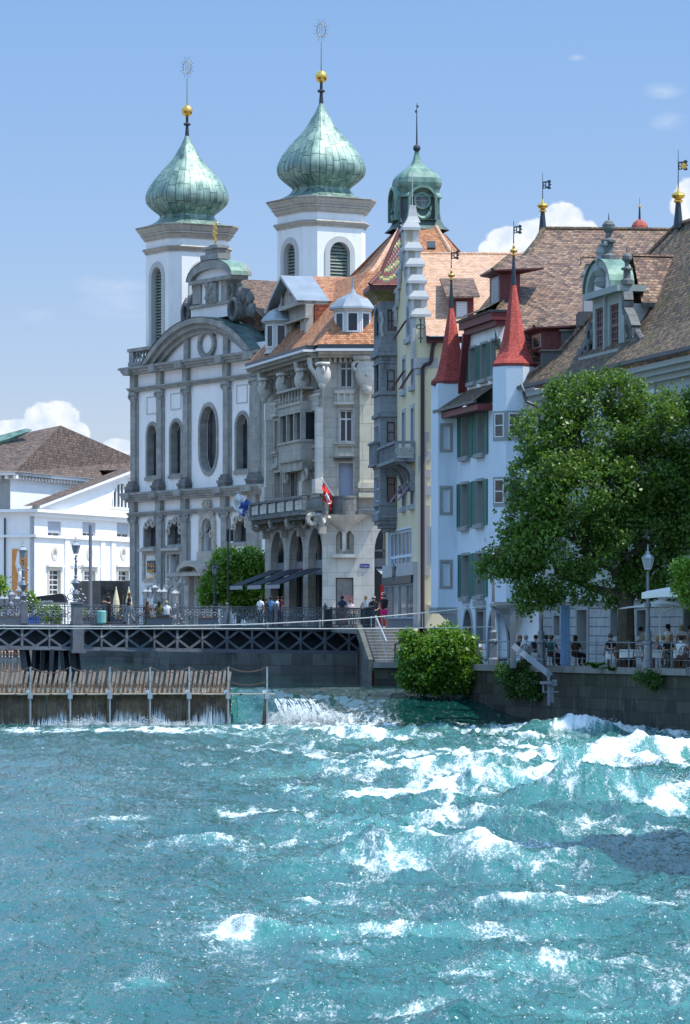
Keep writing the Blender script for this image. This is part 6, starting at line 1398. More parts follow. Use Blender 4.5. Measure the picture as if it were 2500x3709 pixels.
for (x, y, r_) in ((860, 1300, .3), (835, 1390, .25), (795, 1450, .3), (1130, 1260, .3), (1165, 1370, .32), (1195, 1320, .25), (1215, 1360, .3)):
    u, z = U_(x, y); m_.torus(LB.pt(u, z, G), r_, .13, (LB.u, (0, 0, 1)), 10, 5, (1, 1.2))
for L_ in ([(1105, 1000), (1112, 1060), (1108, 1120), (1140, 1180), (1165, 1250), (1165, 1330), (1200, 1360)], [(868, 1230), (850, 1270), (842, 1340), (810, 1410), (780, 1470)]):
    m_.build('scroll_bracket', M['sanddark'], dorm); m_ = MB(); p_ = [LB.pt(*U_(x, y), G - .1) for x, y in L_]
    for a, b in zip(p_, p_[1:]): m_.bar(a, b, .35, .45, up=LB.n)
m_.build('scroll_bracket', M['sanddark'], dorm)
# dormer roof and cheek
ru = (du0 + du1) / 2; rz = LB.uz(*KT(1060, 790), -2)[1]; ez_ = U_(1130, 1065)[1]
m_ = MB(); D = -5.6; Rf, Rb = LB.pt(ru, rz, G - 1.2), LB.pt(ru, rz, D - 1.6); Ef, Eb = LB.pt(du1 + .45, ez_, G - .7), LB.pt(du1 + .45, ez_, D)
m_.face([Ef, Eb, Rb, Rf]); E2, E3 = LB.pt(du0 - .4, ez_, G - .7), LB.pt(du0 - .4, ez_, D); m_.face([Rf, Rb, E3, E2]); m_.build('dormer_roof', M['t_bigbrown'], dorm)
m_ = MB(); m_.bar(Eb + Vector((0, 0, .03)), Rb + Vector((0, 0, .05)), .22, .12); m_.build('verge', M['whitepaint'], dorm)
m_ = MB(); m_.tube([Rf, Rb], .12, 6); m_.build('ridge_tiles', M['t_bigbrown'], dorm)
m_ = MB(); m_.box(LB, du1 - .35, du1 - .002, z0, ez_, -4.6, G - .4); m_.box(LB, du0 + .1, du1 - .1, z0, ez_, -3.6, G - .8); m_.build('cheek', M['gable'], dorm)
m_ = MB(); m_.bar(Ef - Vector((0, 0, .1)), Eb - Vector((0, 0, .1)), .15, .2); m_.build('dormer_gutter', M['darkmetal'], dorm)
# far red cupola seen over the roof
c = P(2317, 850, 235); k = 235 / F; oc = thing('red_roof_turret', 'small red onion cap with a gilded ball poking above the brown roof ridge', 'turret', c)
m_ = MB(); cz = Vector((c.x, c.y, 0)); zq = lambda y: (HY - y) * k; m_.lathe(cz, [(31 * k, zq(900)), (32 * k, zq(838)), (33 * k, zq(828)), (31 * k, zq(818)), (24 * k, zq(806)), (14 * k, zq(799)), (6 * k, zq(795))], 8, math.pi / 8); m_.build('cap', M['redplain'], oc)
m_ = MB(); m_.lathe(cz, [(4.5 * k, zq(798)), (3 * k, zq(755)), (.8 * k, zq(742)), (.6 * k, zq(716))], 6); m_.build('finial', M['slate'], oc)
m_ = MB(); m_.sphere(cz + Vector((0, 0, zq(748))), 6.5 * k, 10, (1, 1, .8)); m_.build('gilded_ball', M['gold'], oc)
# ============================================================ iron bridge
BR = frpx(0, 205, 1335, 213.5)
bu = lambda px: BR.U(px)
dz = lambda u: .205 - .0092 * (u - bu(0)) * 1.0          # deck rises a little to the left
zb_ = lambda u: -1.28 - .0158 * (u - bu(0))
bridge = thing('footbridge', 'grey iron lattice footbridge with ornate railing and stone-lined far bank behind', 'bridge', BR.pt(bu(600), ZU))
U0, U1 = bu(-260), bu(1338)
def slab(mb, u0, u1, za, zb, n0, n1, seg=8):
    for k in range(seg):
        a, b = u0 + (u1 - u0) * k / seg, u0 + (u1 - u0) * (k + 1) / seg
        p = [BR.pt(a, za(a), n0), BR.pt(b, za(b), n0), BR.pt(b, zb(b), n0), BR.pt(a, zb(a), n0), BR.pt(a, za(a), n1), BR.pt(b, za(b), n1), BR.pt(b, zb(b), n1), BR.pt(a, zb(a), n1)]
        for q in ((4, 5, 6, 7), (1, 0, 3, 2), (7, 6, 2, 3), (0, 1, 5, 4)): mb.face([p[i] for i in q])
    a, b = u0, u1; mb.face([BR.pt(a, za(a), n0), BR.pt(a, za(a), n1), BR.pt(a, zb(a), n1), BR.pt(a, zb(a), n0)]); mb.face([BR.pt(b, za(b), n1), BR.pt(b, za(b), n0), BR.pt(b, zb(b), n0), BR.pt(b, zb(b), n1)])
m_ = MB(); slab(m_, U0, U1, lambda u: dz(u) - .2, lambda u: dz(u) - .06, -4.6, .1); m_.build('deck', M['paving'], bridge)
m_ = MB(); slab(m_, U0, U1, lambda u: dz(u) - .22, dz, .1, .22); slab(m_, U0, U1, lambda u: dz(u) - .3, lambda u: dz(u) - .225, .0, .16); slab(m_, U0, U1, lambda u: zb_(u) - .02, lambda u: zb_(u) + .05, -.15, .26); slab(m_, U0, U1, lambda u: zb_(u) + .05, lambda u: zb_(u) + .2, .0, .12)
m_.build('chord', M['iron_gloss'], bridge)
m_ = MB(); slab(m_, U0, U1, lambda u: zb_(u) + .0, lambda u: dz(u) - .22, -.75, -.7); m_.build('dark_backing', M['iron'], bridge); m_ = MB(); slab(m_, U0, U1, lambda u: zb_(u) + .0, lambda u: dz(u) - .22, -4.5, -4.4); m_.build('dark_backing', M['iron'], bridge)  # dark plates added for the black shade seen through the lattice
maj = [-285, -104, 78, 270, 457, 640, 820, 1000, 1175, 1345]; mnr = [-194, -13, 177, 366, 557, 731, 911, 1087, 1262]
lt = MB()
for i, px in enumerate(maj + mnr):
    m_ = MB(); u = bu(px); w = .075 if px in maj else .05
    m_.box(BR, u - w, u + w, zb_(u) + .18, dz(u) - .22, .02, .14); m_.build('truss_post', M['iron_gloss'], bridge)
cen = sorted(maj + mnr)
for a_, c_, b_ in zip(cen, cen[1:], cen[2:]):
    u0, u1, uc_ = bu((a_ + c_) / 2), bu((c_ + b_) / 2), bu(c_)
    lt.bar(BR.pt(u0, dz(u0) - .28, .05), BR.pt(u1, zb_(u1) + .2, .05), .13, .03, up=BR.n)
    lt.bar(BR.pt(u0, zb_(u0) + .2, .09), BR.pt(u1, dz(u1) - .28, .09), .13, .03, up=BR.n)
    lt.torus(BR.pt(uc_, (dz(uc_) + zb_(uc_)) / 2, .12), .06, .04, (BR.u, (0, 0, 1)), 6, 4)
lt.build('lattice', M['iron_gloss'], bridge)
# railing, one section per bay
cen2 = sorted(maj)
for a_, b_ in zip(cen2, cen2[1:]):
    u0, u1 = bu(a_), bu(b_); n = int((u1 - u0) / .145); r = MB(); n0 = .12
    slab(r, u0, u1, lambda u: dz(u) + 1.07, lambda u: dz(u) + 1.12, n0 - .04, n0 + .05, 1); slab(r, u0, u1, lambda u: dz(u) + .96, lambda u: dz(u) + .99, n0 - .02, n0 + .02, 1); slab(r, u0, u1, lambda u: dz(u) + .1, lambda u: dz(u) + .13, n0 - .02, n0 + .02, 1)
    for k in range(1, n):
        u = u0 + (u1 - u0) * k / n; d0 = dz(u); r.bar(BR.pt(u, d0, n0), BR.pt(u, d0 + 1.08, n0), .022)
        if k % 2 == 0: r.torus(BR.pt(u + .07, d0 + .30, n0), .06, .015, (BR.u, (0, 0, 1)), 7, 3); r.torus(BR.pt(u + .07, d0 + .86, n0), .055, .014, (BR.u, (0, 0, 1)), 7, 3)
        else: r.torus(BR.pt(u, d0 + .44, n0 + .01), .05, .014, (BR.u, (0, 0, 1)), 6, 3, (1, 1.5))
    for f in (.25, .5, .75):
        u = u0 + (u1 - u0) * f; d0 = dz(u)
        r.torus(BR.pt(u, d0 + .58, n0 + .03), .17, .03, (BR.u, (0, 0, 1)), 12, 4); r.sphere(BR.pt(u, d0 + .58, n0 + .05), .085, 8)
        for s in (-1, 1): r.torus(BR.pt(u + s * .3, d0 + .66, n0 + .02), .1, .022, (BR.u, (0, 0, 1)), 9, 4); r.torus(BR.pt(u + s * .28, d0 + .46, n0 + .02), .08, .02, (BR.u, (0, 0, 1)), 8, 4)
    r.build('railing', M['iron_gloss'], bridge)
    r = MB(); r.box(BR, u0 - .05, u0 + .05, dz(u0) - .05, dz(u0) + 1.18, .07, .18); r.sphere(BR.pt(u0, dz(u0) + 1.25, .12), .09, 8); r.build('railing_post', M['iron_gloss'], bridge)
m_ = MB()

r = MB(); slab(r, U0, U1, lambda u: dz(u) + 1.0, lambda u: dz(u) + 1.05, -4.55, -4.5); 
for k in range(150): u = U0 + (U1 - U0) * k / 150; r.bar(BR.pt(u, dz(u), -4.52), BR.pt(u, dz(u) + 1.0, -4.52), .025)
r.build('far_railing', M['iron'], bridge)
# pier pedestal and trestles
m_ = MB(); ua = bu(275); m_.box(BR, ua - .34, ua + .34, zb_(ua) - .1, dz(ua) - .02, -.1, .5); m_.box(BR, ua - .44, ua + .44, zb_(ua) - .16, zb_(ua) + .02, -.1, .6); m_.box(BR, ua - .27, ua + .27, dz(ua) - .02, dz(ua) + 1.15, -.1, .42); m_.box(BR, ua - .33, ua + .33, dz(ua) + 1.15, dz(ua) + 1.25, -.15, .48); m_.box(BR, ua - .32, ua + .32, dz(ua) + .0, dz(ua) + .15, -.12, .47)
m_.build('pedestal', M['iron_gloss'], bridge)
m_ = MB(); ub = bu(84); m_.box(BR, ub - .2, ub + .2, dz(ub), dz(ub) + 1.2, -.1, .3); m_.build('pedestal', M['iron_gloss'], bridge)
for i, (x0, x1) in enumerate(((82, 92), (125, 118), (158, 152), (190, 184), (222, 232), (262, 270))):
    m_ = MB(); m_.bar(P(x0, 2352, 205.6 + (i % 3) * .8), P(x1, 2445, 205.6 + (i % 3) * .8), .34 if i in (0, 5) else .22); m_.build('trestle_leg', M['iron'], bridge); m_ = MB(); m_.bar(P(x0 + 13, 2352, 208.5), P(x1 + 16, 2448, 207), .3); m_.build('trestle_leg', M['iron'], bridge)
def lantern(q, g, c, h=.62, r=.2):
    """hexagonal lantern: metal into q, glass into g"""
    ring = lambda rr, z: [c + Vector((rr * math.cos(math.pi / 3 * k), rr * math.sin(math.pi / 3 * k), z)) for k in range(6)]
    g.loft([ring(r * .55, .0), ring(r * .96, h * .55)])
    for k in range(6): q.bar(ring(r * .58, 0)[k], ring(r, h * .55)[k], .025)
    q.loft([ring(r * .6, -.04), ring(r * .6, .02)], cap=True); q.loft([ring(r * 1.08, h * .54), ring(r * 1.12, h * .6), ring(r * .75, h * .74), ring(r * .4, h * .82), ring(r * .42, h * .92), ring(r * .15, h * .98), ring(.03, h * 1.15), ring(.01, h * 1.35)], cap=True)
def lamp(px, py0, py1, d, name, label, group, ornate=True, mat='iron_gloss', arms=None, n=8):
    """street lamp: foot at row py0, tip at row py1"""
    b = P(px, py0, d); k = d / F; H = (py0 - py1) * k; t = thing(name, label, 'street lamp', b, group)
    q = MB(); hl = 1.05 if arms is None else .8
    top = H - hl
    if ornate: prof = [(.2, 0), (.2, .08), (.13, .14), (.16, .25), (.22, .42), (.14, .58), (.09, .66), (.1, .75), (.2, .95), (.24, 1.05), (.16, 1.2), (.07, 1.35), (.12, 1.42), (.07, 1.5), (.1, 1.9), (.06, 2.0), (.09, 2.05), (.05, 2.15), (.04, top)]
    else: prof = [(.24, 0), (.24, .25), (.17, .32), (.17, .95), (.22, 1.0), (.22, 1.08), (.13, 1.15), (.16, 1.45), (.09, 1.55), (.085, top * .62), (.14, top * .63), (.14, top * .66), (.075, top * .68), (.055, top), (.1, top + .02)]
    q.lathe(b, [(r, z) for r, z in prof if z <= top + .03], 10); post = q.build('post', M[mat], t)
    if ornate:
        s = MB()
        for sg in (-1, 1):
            for (dx, z_, r_) in ((.32, .28, .17), (.5, .12, .1), (.24, .62, .1), (.2, 1.1, .09), (.22, 1.95, .07)): s.torus(b + Vector((sg * dx, 0, z_)), r_, .022, ((1, 0, 0), (0, 0, 1)), 10, 4)
        for kk in range(5): s.sphere(b + Vector((.05 * (-1) ** kk, -.05, 2.3 + kk * .16)), .055, 6)
        s.build('scrollwork', M[mat], t)
    spots = arms or [(0, 0)]
    for (ax, az_) in spots:
        q, g = MB(), MB(); c = b + Vector((ax, 0, top + .12 + az_)); lantern(q, g, c, hl * .72 if arms is None else .62, .24 if arms is None else .19)
        if ax: q.tube([b + Vector((0, 0, top - .35)), b + Vector((ax * .6, 0, top - .42 + az_ * .3)), b + Vector((ax, 0, top - .25 + az_)), c], .025, 5)
        l_ = q.build('lantern', M['steel'] if mat != 'iron' else M['iron'], t); g.build('lantern_glass', M['lampglass'], l_)
    return t
lamp(275, 2178, 1945, 207.1, 'bridge_lamp', 'tall ornate cast-iron lamp with scrolls on the bridge pier pedestal', 'lamps on the iron bridge')
lamp(84, 2185, 1962, 206.2, 'bridge_lamp', 'ornate cast-iron lamp near the left end of the bridge, in front of the orange banner', 'lamps on the iron bridge')
A5 = [(-.62, -.05), (-.3, -.05), (0, .25), (.3, -.05), (.62, -.05)]
lamp(561, 2266, 2118, 213, 'candelabra_lamp', 'five-armed candelabra lamp with silver lantern caps behind the bridge railing', 'candelabra lamps', arms=[(-.56, -.1), (-.27, -.1), (0, .15), (.25, -.1), (.55, -.1)])
lamp(43, 2262, 2143, 209.6, 'candelabra_lamp', 'five-armed candelabra lamp at the far left behind the bridge railing', 'candelabra lamps', arms=[(-.56, -.1), (-.27, -.1), (0, .15), (.25, -.1), (.5, -.1)])
lamp(633, 2267, 2120, 213.4, 'single_lantern', 'single silver-capped lantern just right of the five-armed candelabra', None)
lamp(779, 2265, 2030, 236, 'black_lamp', 'slim black lamp post in front of the round green tree by the church', None, ornate=False, mat='iron')
for px, lab in ((1787, 'dark lamp post at the river railing in front of the turreted house arches'), (1960, 'dark lamp post at the terrace railing under the left side of the big tree'), (2347, 'tall lamp post with silver lantern beside the white parasols')):
    d = 160 - (px - 1737) * .021; lamp(px, 2270 + (-ZT) / d * F - 2, 1978 + (10 if px < 2300 else 0), d, 'terrace_lamp', lab, 'lamps along the terrace', ornate=False)
# platform railing and stairs
st = thing('stairs', 'grey stone steps with a pale handrail leading from the square down to the terrace', 'stairs', P(1430, 2400, 173))
N = 11
for i in range(N):
    z = ZT + (i + 1) * (-.06 - ZT) / N; d = 171.6 + i * .4; q = MB(); x0, x1 = (1358 - CX) / F * 171.6 - .05 * i, (1500 - CX) / F * 172
    q.box(WF, x0, x1, z - .22, z, -(176.0), -d); so_ = q.build('step', M['stepstone'], st); q = MB(); q.box(WF, x0, x1, z - .035, z + .003, -d - .03, -d + .015); q.build('nosing', M['gable'], so_)
    
q = MB(); x0 = (1357 - CX) / F * 171.6 - .08
q.loft([[Vector((x0 - .25 + .05, 171.4, ZT - .4)), Vector((x0 - .75, 176, -.5)), Vector((x0 - .75, 176, .1)), Vector((x0 - .2, 171.4, ZT + .15))], [Vector((x0, 171.4, ZT - .4)), Vector((x0 - .5, 176, -.5)), Vector((x0 - .5, 176, .1)), Vector((x0, 171.4, ZT + .15))]], cap=True); q.build('stringer', M['quaydark'], st)
q = MB(); q.bar(P(1361, 2232, 176), P(1401, 2325, 171.6), .07); q.bar(P(1401, 2325, 171.6), P(1401, 2400, 171.6), .05)
for k in range(9): a = Vector(P(1361, 2232, 176)).lerp(P(1401, 2325, 171.6), k / 9); q.bar(a, a - Vector((0, 0, 1.0)), .03)
q.build('handrail', M['steel'], st)
q = MB(); q.bar(P(1432, 2330, 171.2), P(1432, 2402, 171.2), .09); q.bar(P(1481, 2330, 171.2), P(1481, 2402, 171.2), .09); q.bar(P(1432, 2332, 171.2), P(1481, 2332, 171.2), .06); q.build('foot_barrier', M['iron'], st)
pr_ = thing('platform_railing', 'dark iron railing along the edge of the square between bridge and stairs', 'railing', P(1250, 2275, 205))
L_ = [P(1178, 2200, 212.5), P(1200, 2202, 208), P(1310, 2210, 203.5), P(1358, 2216, 176.2)]
for a, b in zip(L_, L_[1:]):
    q = MB(); fr = Fr(a[:2], b[:2]); a0, b0 = Vector((a.x, a.y, -.03)), Vector((b.x, b.y, -.03)); up1 = Vector((0, 0, 1.05))
    q.bar(a0 + up1, b0 + up1, .06); q.bar(a0 + up1 * .12, b0 + up1 * .12, .04)
    for k in range(int(fr.L / .11)): t = k / int(fr.L / .11); p = a0.lerp(b0, t); q.bar(p, p + up1, .022)
    q.bar(a0, a0 + Vector((0, 0, 1.2)), .09); q.build('railing_section', M['iron'], pr_)
q = MB(); c = P(1178, 2270, 212.4); q.lathe(Vector((c.x, c.y, -.05)), [(.12, 0), (.1, 1.0), (.14, 1.05), (.1, 1.15), (.13, 1.25), (.04, 1.4), (.01, 1.5)], 8); q.build('end_post', M['iron'], pr_)
q = MB(); q.loft([[P(1200, 2272, 212), P(1345, 2272, 176.5), P(1352, 2300, 176.5), P(1200, 2290, 212)], [P(1204, 2272, 212), P(1349, 2272, 176.5), P(1356, 2300, 176.5), P(1204, 2290, 212)]], cap=True)
tag(q.build('platform_edge', M['quay']), 'grey concrete slab edge below the railing at the bridge end', 'slab edge')
# suspended cable with hangers
cab = [(-60, 2264), (0, 2266), (200, 2268), (450, 2269), (780, 2264), (950, 2260), (1160, 2249), (1340, 2237), (1530, 2220), (1800, 2191)]
cy = lambda px: next(a[1] + (b[1] - a[1]) * (px - a[0]) / (b[0] - a[0]) for a, b in zip(cab, cab[1:]) if a[0] <= px <= b[0])
ct = thing('cable', 'pair of thin pale cables with hangers stretched across in front of the bridge', 'cable', P(800, 2277, 152))
q = MB(); q.tube([P(x, y, 152) for x, y in cab], .022, 5); q.tube([P(-60, 2277, 152), P(1400, 2277, 152), P(1800, 2270, 152)], .018, 5); q.build('wire', M['palewire'], ct)
for px in (15, 209, 399, 590, 781, 971, 1159, 1345, 1530, 1715):
    q = MB(); q.bar(P(px, cy(px), 152), P(px, 2277, 152), .022); q.sphere(P(px, cy(px), 152), .05, 6); q.build('hanger', M['palewire'], ct)
# ============================================================ needle dam
DD = 157.0; DM = frpx(-150, DD, 838, DD); dx = lambda px: DM.U(px); zz = lambda y: (HY - y) / F * DD
dam = thing('needle_dam', 'wooden needle dam with plank walkway, steel posts and sagging chains', 'dam', P(500, 2625, DD))
for i in range(70):
    px = 833 - i * 17.6 + random.uniform(-2, 2); u = dx(px); j = random.uniform(-.02, .03); q = MB(); w = .055; t = .2 + j
    b0 = DM.pt(u - .1, zz(2505), -.15); tp = DM.pt(u + .02 + j, zz(2432) + random.uniform(-.04, .04), -.55)
    q.bar(b0 + (b0 - tp) * .15, tp, .095, .09)
    q.build('needle_handle', M['wood_grey'], dam)
for i in range(35):
    u0 = dx(838 - i * 35.2); q = MB(); 
    for s in range(3):
        a = u0 - .42 + .14 * s + random.uniform(-.015, .015); lean = random.uniform(-.06, .06); n_ = random.uniform(-.05, .04); w = .15
        q.loft([[DM.pt(a + lean, -4.7, n_ + .12), DM.pt(a + lean + w, -4.7, n_ + .12), DM.pt(a + w, zz(2508), n_ - .08), DM.pt(a, zz(2508), n_ - .08)], [DM.pt(a + lean, -4.7, n_), DM.pt(a + lean + w, -4.7, n_), DM.pt(a + w, zz(2508), n_ - .2), DM.pt(a, zz(2508), n_ - .2)]], cap=True)
        q.poly(DM, [(a + .02, zz(2510)), (a + w - .02, zz(2510)), (a + w - .03, zz(2482)), (a + w * .7, zz(2472)), (a + .04, zz(2486))], -.24, -.17)
    q.build('needle', M['wood_wet'], dam)
q = MB(); u = dx(-400)
while u < dx(990):
    L = random.uniform(1.6, 2.1); z = zz(2512) + random.uniform(-.01, .03); q.box(DM, u, min(u + L, dx(996)), z - .05, z, -.15, .55); u += L - .12
q.build('walkway', M['wood_plank'], dam)
posts = [-314, -171, -28, 115, 259, 402, 547, 688, 829, 969]
for px in posts:
    u = dx(px); q = MB(); q.bar(DM.pt(u, zz(2414), .6), DM.pt(u, -4.8, .6), .07); q.box(DM, u - .1, u + .1, zz(2530), zz(2508), .52, .7); q.build('steel_post', M['steel'], dam)
    q = MB(); q.box(DM, u - .13, u - .02, -4.8, zz(2512), .38, .55); q.bar(DM.pt(u - .02, zz(2520), .45), DM.pt(u - .25, -4.8, -.2), .12); q.build('timber_post', M['wood_wet'], dam)
    q = MB(); q.box(DM, u - .2, u - .04, zz(2512) + .001, zz(2500), .3, .5); q.build('block', M['whitepaint'], dam)
def chain(a, b, sag, name, par, n=22, r=.022):
    q = MB(); pts = [a.lerp(b, k / n) - Vector((0, 0, sag * (1 - (2 * k / n - 1) ** 2))) for k in range(n + 1)]
    for k, (p, s) in enumerate(zip(pts, pts[1:])): d = (s - p).normalized(); q.bar(p - d * .008, s + d * .008, r * (2.2 if k % 2 else 1.2), r * (1.2 if k % 2 else 2.2))
    return q.build(name, M['rust'], par)
for a, b in zip(posts, posts[1:]):
    for y, s in ((2415, .24), (2466, .2)): chain(DM.pt(dx(a), zz(y), .62), DM.pt(dx(b), zz(y), .62), s + random.uniform(-.03, .05), 'chain', dam)
# ============================================================ terrace railing, crane, board, blue posts
def tl(px, off=0):
    """point on the terrace edge"""
    L = [(1357, 171.4), (1470, 171), (1737, 161), (2010, 155), (2500, 144), (2800, 137)]
    for a, b in zip(L, L[1:]):
        if a[0] <= px <= b[0]: A_, B_ = Vector(D2(*a)), Vector(D2(*b)); fr = Fr(A_, B_); return fr.pt(fr.U(px, off), ZT, off)
rl = thing('terrace_railing', 'dark grey tubular railing along the terrace edge above the river', 'railing', tl(2100))
pxs = [1505, 1590, 1660, 1733, 1787, 1848, 1905, 1972, 2009, 2065, 2160, 2215, 2278, 2345, 2432, 2520]
for a, b in zip(pxs, pxs[1:]):
    A_, B_ = tl(a, -.25), tl(b, -.25); q = MB()
    for h in (.35, .68, 1.05): q.tube([A_ + Vector((0, 0, h)), B_ + Vector((0, 0, h))], .028 if h > 1 else .016, 6)
    q.bar(A_, A_ + Vector((0, 0, 1.12)), .06); q.build('railing_section', M['iron_gloss'], rl)
cr_ = thing('sluice_crane', 'pale grey steel crane arm bolted to the river wall, slanting up to a square post', 'crane', P(2015, 2560, 152.8))
q = MB(); q.box(WF, *[(x - CX) / F * 156.5 for x in (1849, 1870)], ZT - .1, (HY - 2185) / F * 156.5, -156.9, -156.5); q.box(WF, (1790 - CX) / F * 156.5, (1870 - CX) / F * 156.5, (HY - 2192) / F * 156.5, (HY - 2180) / F * 156.5, -156.8, -156.45); q.build('post', M['palesteel'], cr_)
q = MB(); q.bar(P(1863, 2342, 156.2), P(1996, 2448, 153.2), .26, .2, up=(0, -1, 0)); q.build('arm', M['palesteel'], cr_)
q = MB(); q.poly(WF, [((x - CX) / F * 153, (HY - y) / F * 153) for x, y in ((1982, 2450), (1982, 2425), (2003, 2440), (1990, 2452), (1992, 2465), (1984, 2465))], -153.3, -152.9); q.bar(P(1988, 2450, 152.9), P(1988, 2555, 152.9), .12); q.bar(P(1999, 2478, 153), P(1997, 2545, 153), .18); q.box(WF, *[(x - CX) / F * 152.8 for x in (1958, 2000)], *[(HY - y) / F * 152.8 for y in (2478, 2468)], -153.2, -152.7); q.box(WF, *[(x - CX) / F * 152.8 for x in (2000, 2018)], *[(HY - y) / F * 152.8 for y in (2484, 2462)], -153.2, -152.8); q.box(WF, *[(x - CX) / F * 152.8 for x in (1966, 1972)], *[(HY - y) / F * 152.8 for y in (2505, 2478)], -153.1, -152.9); q.box(WF, *[(x - CX) / F * 152.8 for x in (1966, 2024)], *[(HY - y) / F * 152.8 for y in (2508, 2504)], -153.1, -152.85); q.build('gear_frame', M['palesteel'], cr_)
q = MB(); q.box(WF, *[(x - CX) / F * 155.6 for x in (1893, 1966)], *[(HY - y) / F * 155.6 for y in (2356, 2351)], -156.1, -155.6); q.box(WF, *[(x - CX) / F * 155.6 for x in (1965, 1968)], *[(HY - y) / F * 155.6 for y in (2356, 2318)], -155.7, -155.6); q.build('shelf', M['palesteel'], cr_)
bp = thing('blue_timber_post', 'pair of broad pale blue painted boards standing upright at the terrace railing', 'post', tl(2050))
for x0, x1 in ((2032, 2046), (2048, 2065)): q = MB(); dpx = 154.4; q.box(WF, *[(x - CX) / F * dpx for x in (x0, x1)], ZT - .05, (HY - 2192) / F * dpx, -dpx - .25, -dpx); q.build('board', M['bluepaint'], bp)
mb_ = thing('menu_board', 'white folding menu board with a small red sticker behind the railing', 'menu board', P(1735, 2402, 162.5))
for s, (xa, xb) in enumerate(((1735, 1760), (1715, 1728))):
    q = MB(); q.loft([[P(xa, 2385, 162.4), P(xb, 2385, 162.4), P(xb - 3, 2332, 162.8), P(xa, 2332, 162.8)], [P(xa, 2385, 162.5), P(xb, 2385, 162.5), P(xb - 3, 2332, 162.9), P(xa, 2332, 162.9)]], cap=True); q.bar(P(xb, 2402, 162.3), P(xb - 1, 2385, 162.4), .04); q.bar(P(xa, 2402, 162.3), P(xa, 2385, 162.4), .04); o = q.build('panel', M['cloth_white'], mb_)
    if not s: q = MB(); q.box(WF, *[(x - CX) / F * 162.3 for x in (1736, 1748)], *[(HY - y) / F * 162.3 for y in (2352, 2344)], -162.6, -162.3); q.build('sticker', M['pink'], o)
# ============================================================ river
def vnoise(x, y, s=0):
    xi, yi = np.floor(x).astype(np.int64), np.floor(y).astype(np.int64); xf, yf = x - xi, y - yi
    def h(i, j):
        n = (i * 374761393 + j * 668265263 + s * 974634777) & 0xffffffff; n = ((n ^ (n >> 13)) * 1274126177) & 0xffffffff; return ((n ^ (n >> 16)) & 0xffff) / 65535.0
    u, v = xf * xf * xf * (xf * (xf * 6 - 15) + 10), yf * yf * yf * (yf * (yf * 6 - 15) + 10)
    return (h(xi, yi) * (1 - u) + h(xi + 1, yi) * u) * (1 - v) + (h(xi, yi + 1) * (1 - u) + h(xi + 1, yi + 1) * u) * v
def fbm(x, y, o=4, s=0, g=.5):
    a, t, r = 1., 0., 0.
    for k in range(o): r = r + a * vnoise(x * 2 ** k, y * 2 ** k, s + k); t += a; a *= g
    return r / t
def ridged(x, y, o=4, s=0):
    a, t, r = 1., 0., 0.
    for k in range(o): r = r + a * (1 - np.abs(2 * vnoise(x * 2 ** k, y * 2 ** k, s + k) - 1)); t += a; a *= .55
    return r / t
def sst(a, b, x): t = np.clip((x - a) / (b - a), 0, 1); return t * t * (3 - 2 * t)
rows = []
py = 3790.
while py > 2622: rows.append(-ZL * F / (py - HY)); py -= 2.0
y = rows[-1]
while y < 172: y += .22 if y < 168 else .5; rows.append(y)
while y < 420: y *= 1.0035; rows.append(y)
YS = np.array(rows); NC = 880
tt = np.linspace(-1, 1, NC); ex = np.geomspace(.05, 40, 45)
XX = tt[None, :] * (YS[:, None] * .113 + 1.2); XX = np.concatenate([XX[:, :1] - ex[None, ::-1], XX, XX[:, -1:] + ex[None, :]], 1); NC = XX.shape[1]; YY = np.repeat(YS[:, None], NC, 1)
def wpx(px, py, z=ZL + .15): d = -z * F / (py - HY); return (px - CX) / F * d, d
# waves: (px, py, half width px, half depth px, height, skew)
waves = [(2100, 2640, 210, 14, .55), (1330, 2650, 230, 12, .30), (1890, 2670, 120, 12, .2), (2060, 2735, 260, 26, .45), (2330, 2715, 200, 20, .55), (1680, 2770, 230, 22, .35), (1340, 2790, 200, 18, .3), (1850, 2830, 230, 30, .45),
         (2080, 2880, 260, 50, .85), (2350, 2890, 260, 40, .6), (1800, 2960, 200, 34, .35), (2020, 2990, 220, 34, .35), (1450, 3080, 300, 50, .78), (1750, 3115, 210, 38, .62), (1350, 2985, 120, 22, .35), (2160, 3105, 200, 24, .5), (2300, 3080, 160, 20, .35),
         (2150, 3245, 280, 30, .32), (900, 3345, 90, 30, .5), (1010, 3360, 80, 20, .3), (1180, 3370, 90, 18, .28), (1500, 3330, 260, 22, .22), (2010, 3320, 120, 16, .25), (1900, 3460, 330, 36, .34), (1640, 3668, 130, 40, .3), (2380, 3700, 150, 34, .2),
         (520, 3520, 100, 24, .25), (560, 3590, 160, 26, .12), (160, 3700, 230, 24, .16), (720, 3030, 130, 18, .18), (980, 2945, 120, 14, .15), (450, 2975, 130, 14, .14), (300, 3200, 200, 20, .10), (150, 3330, 200, 24, .12), (700, 3200, 200, 20, .10)]
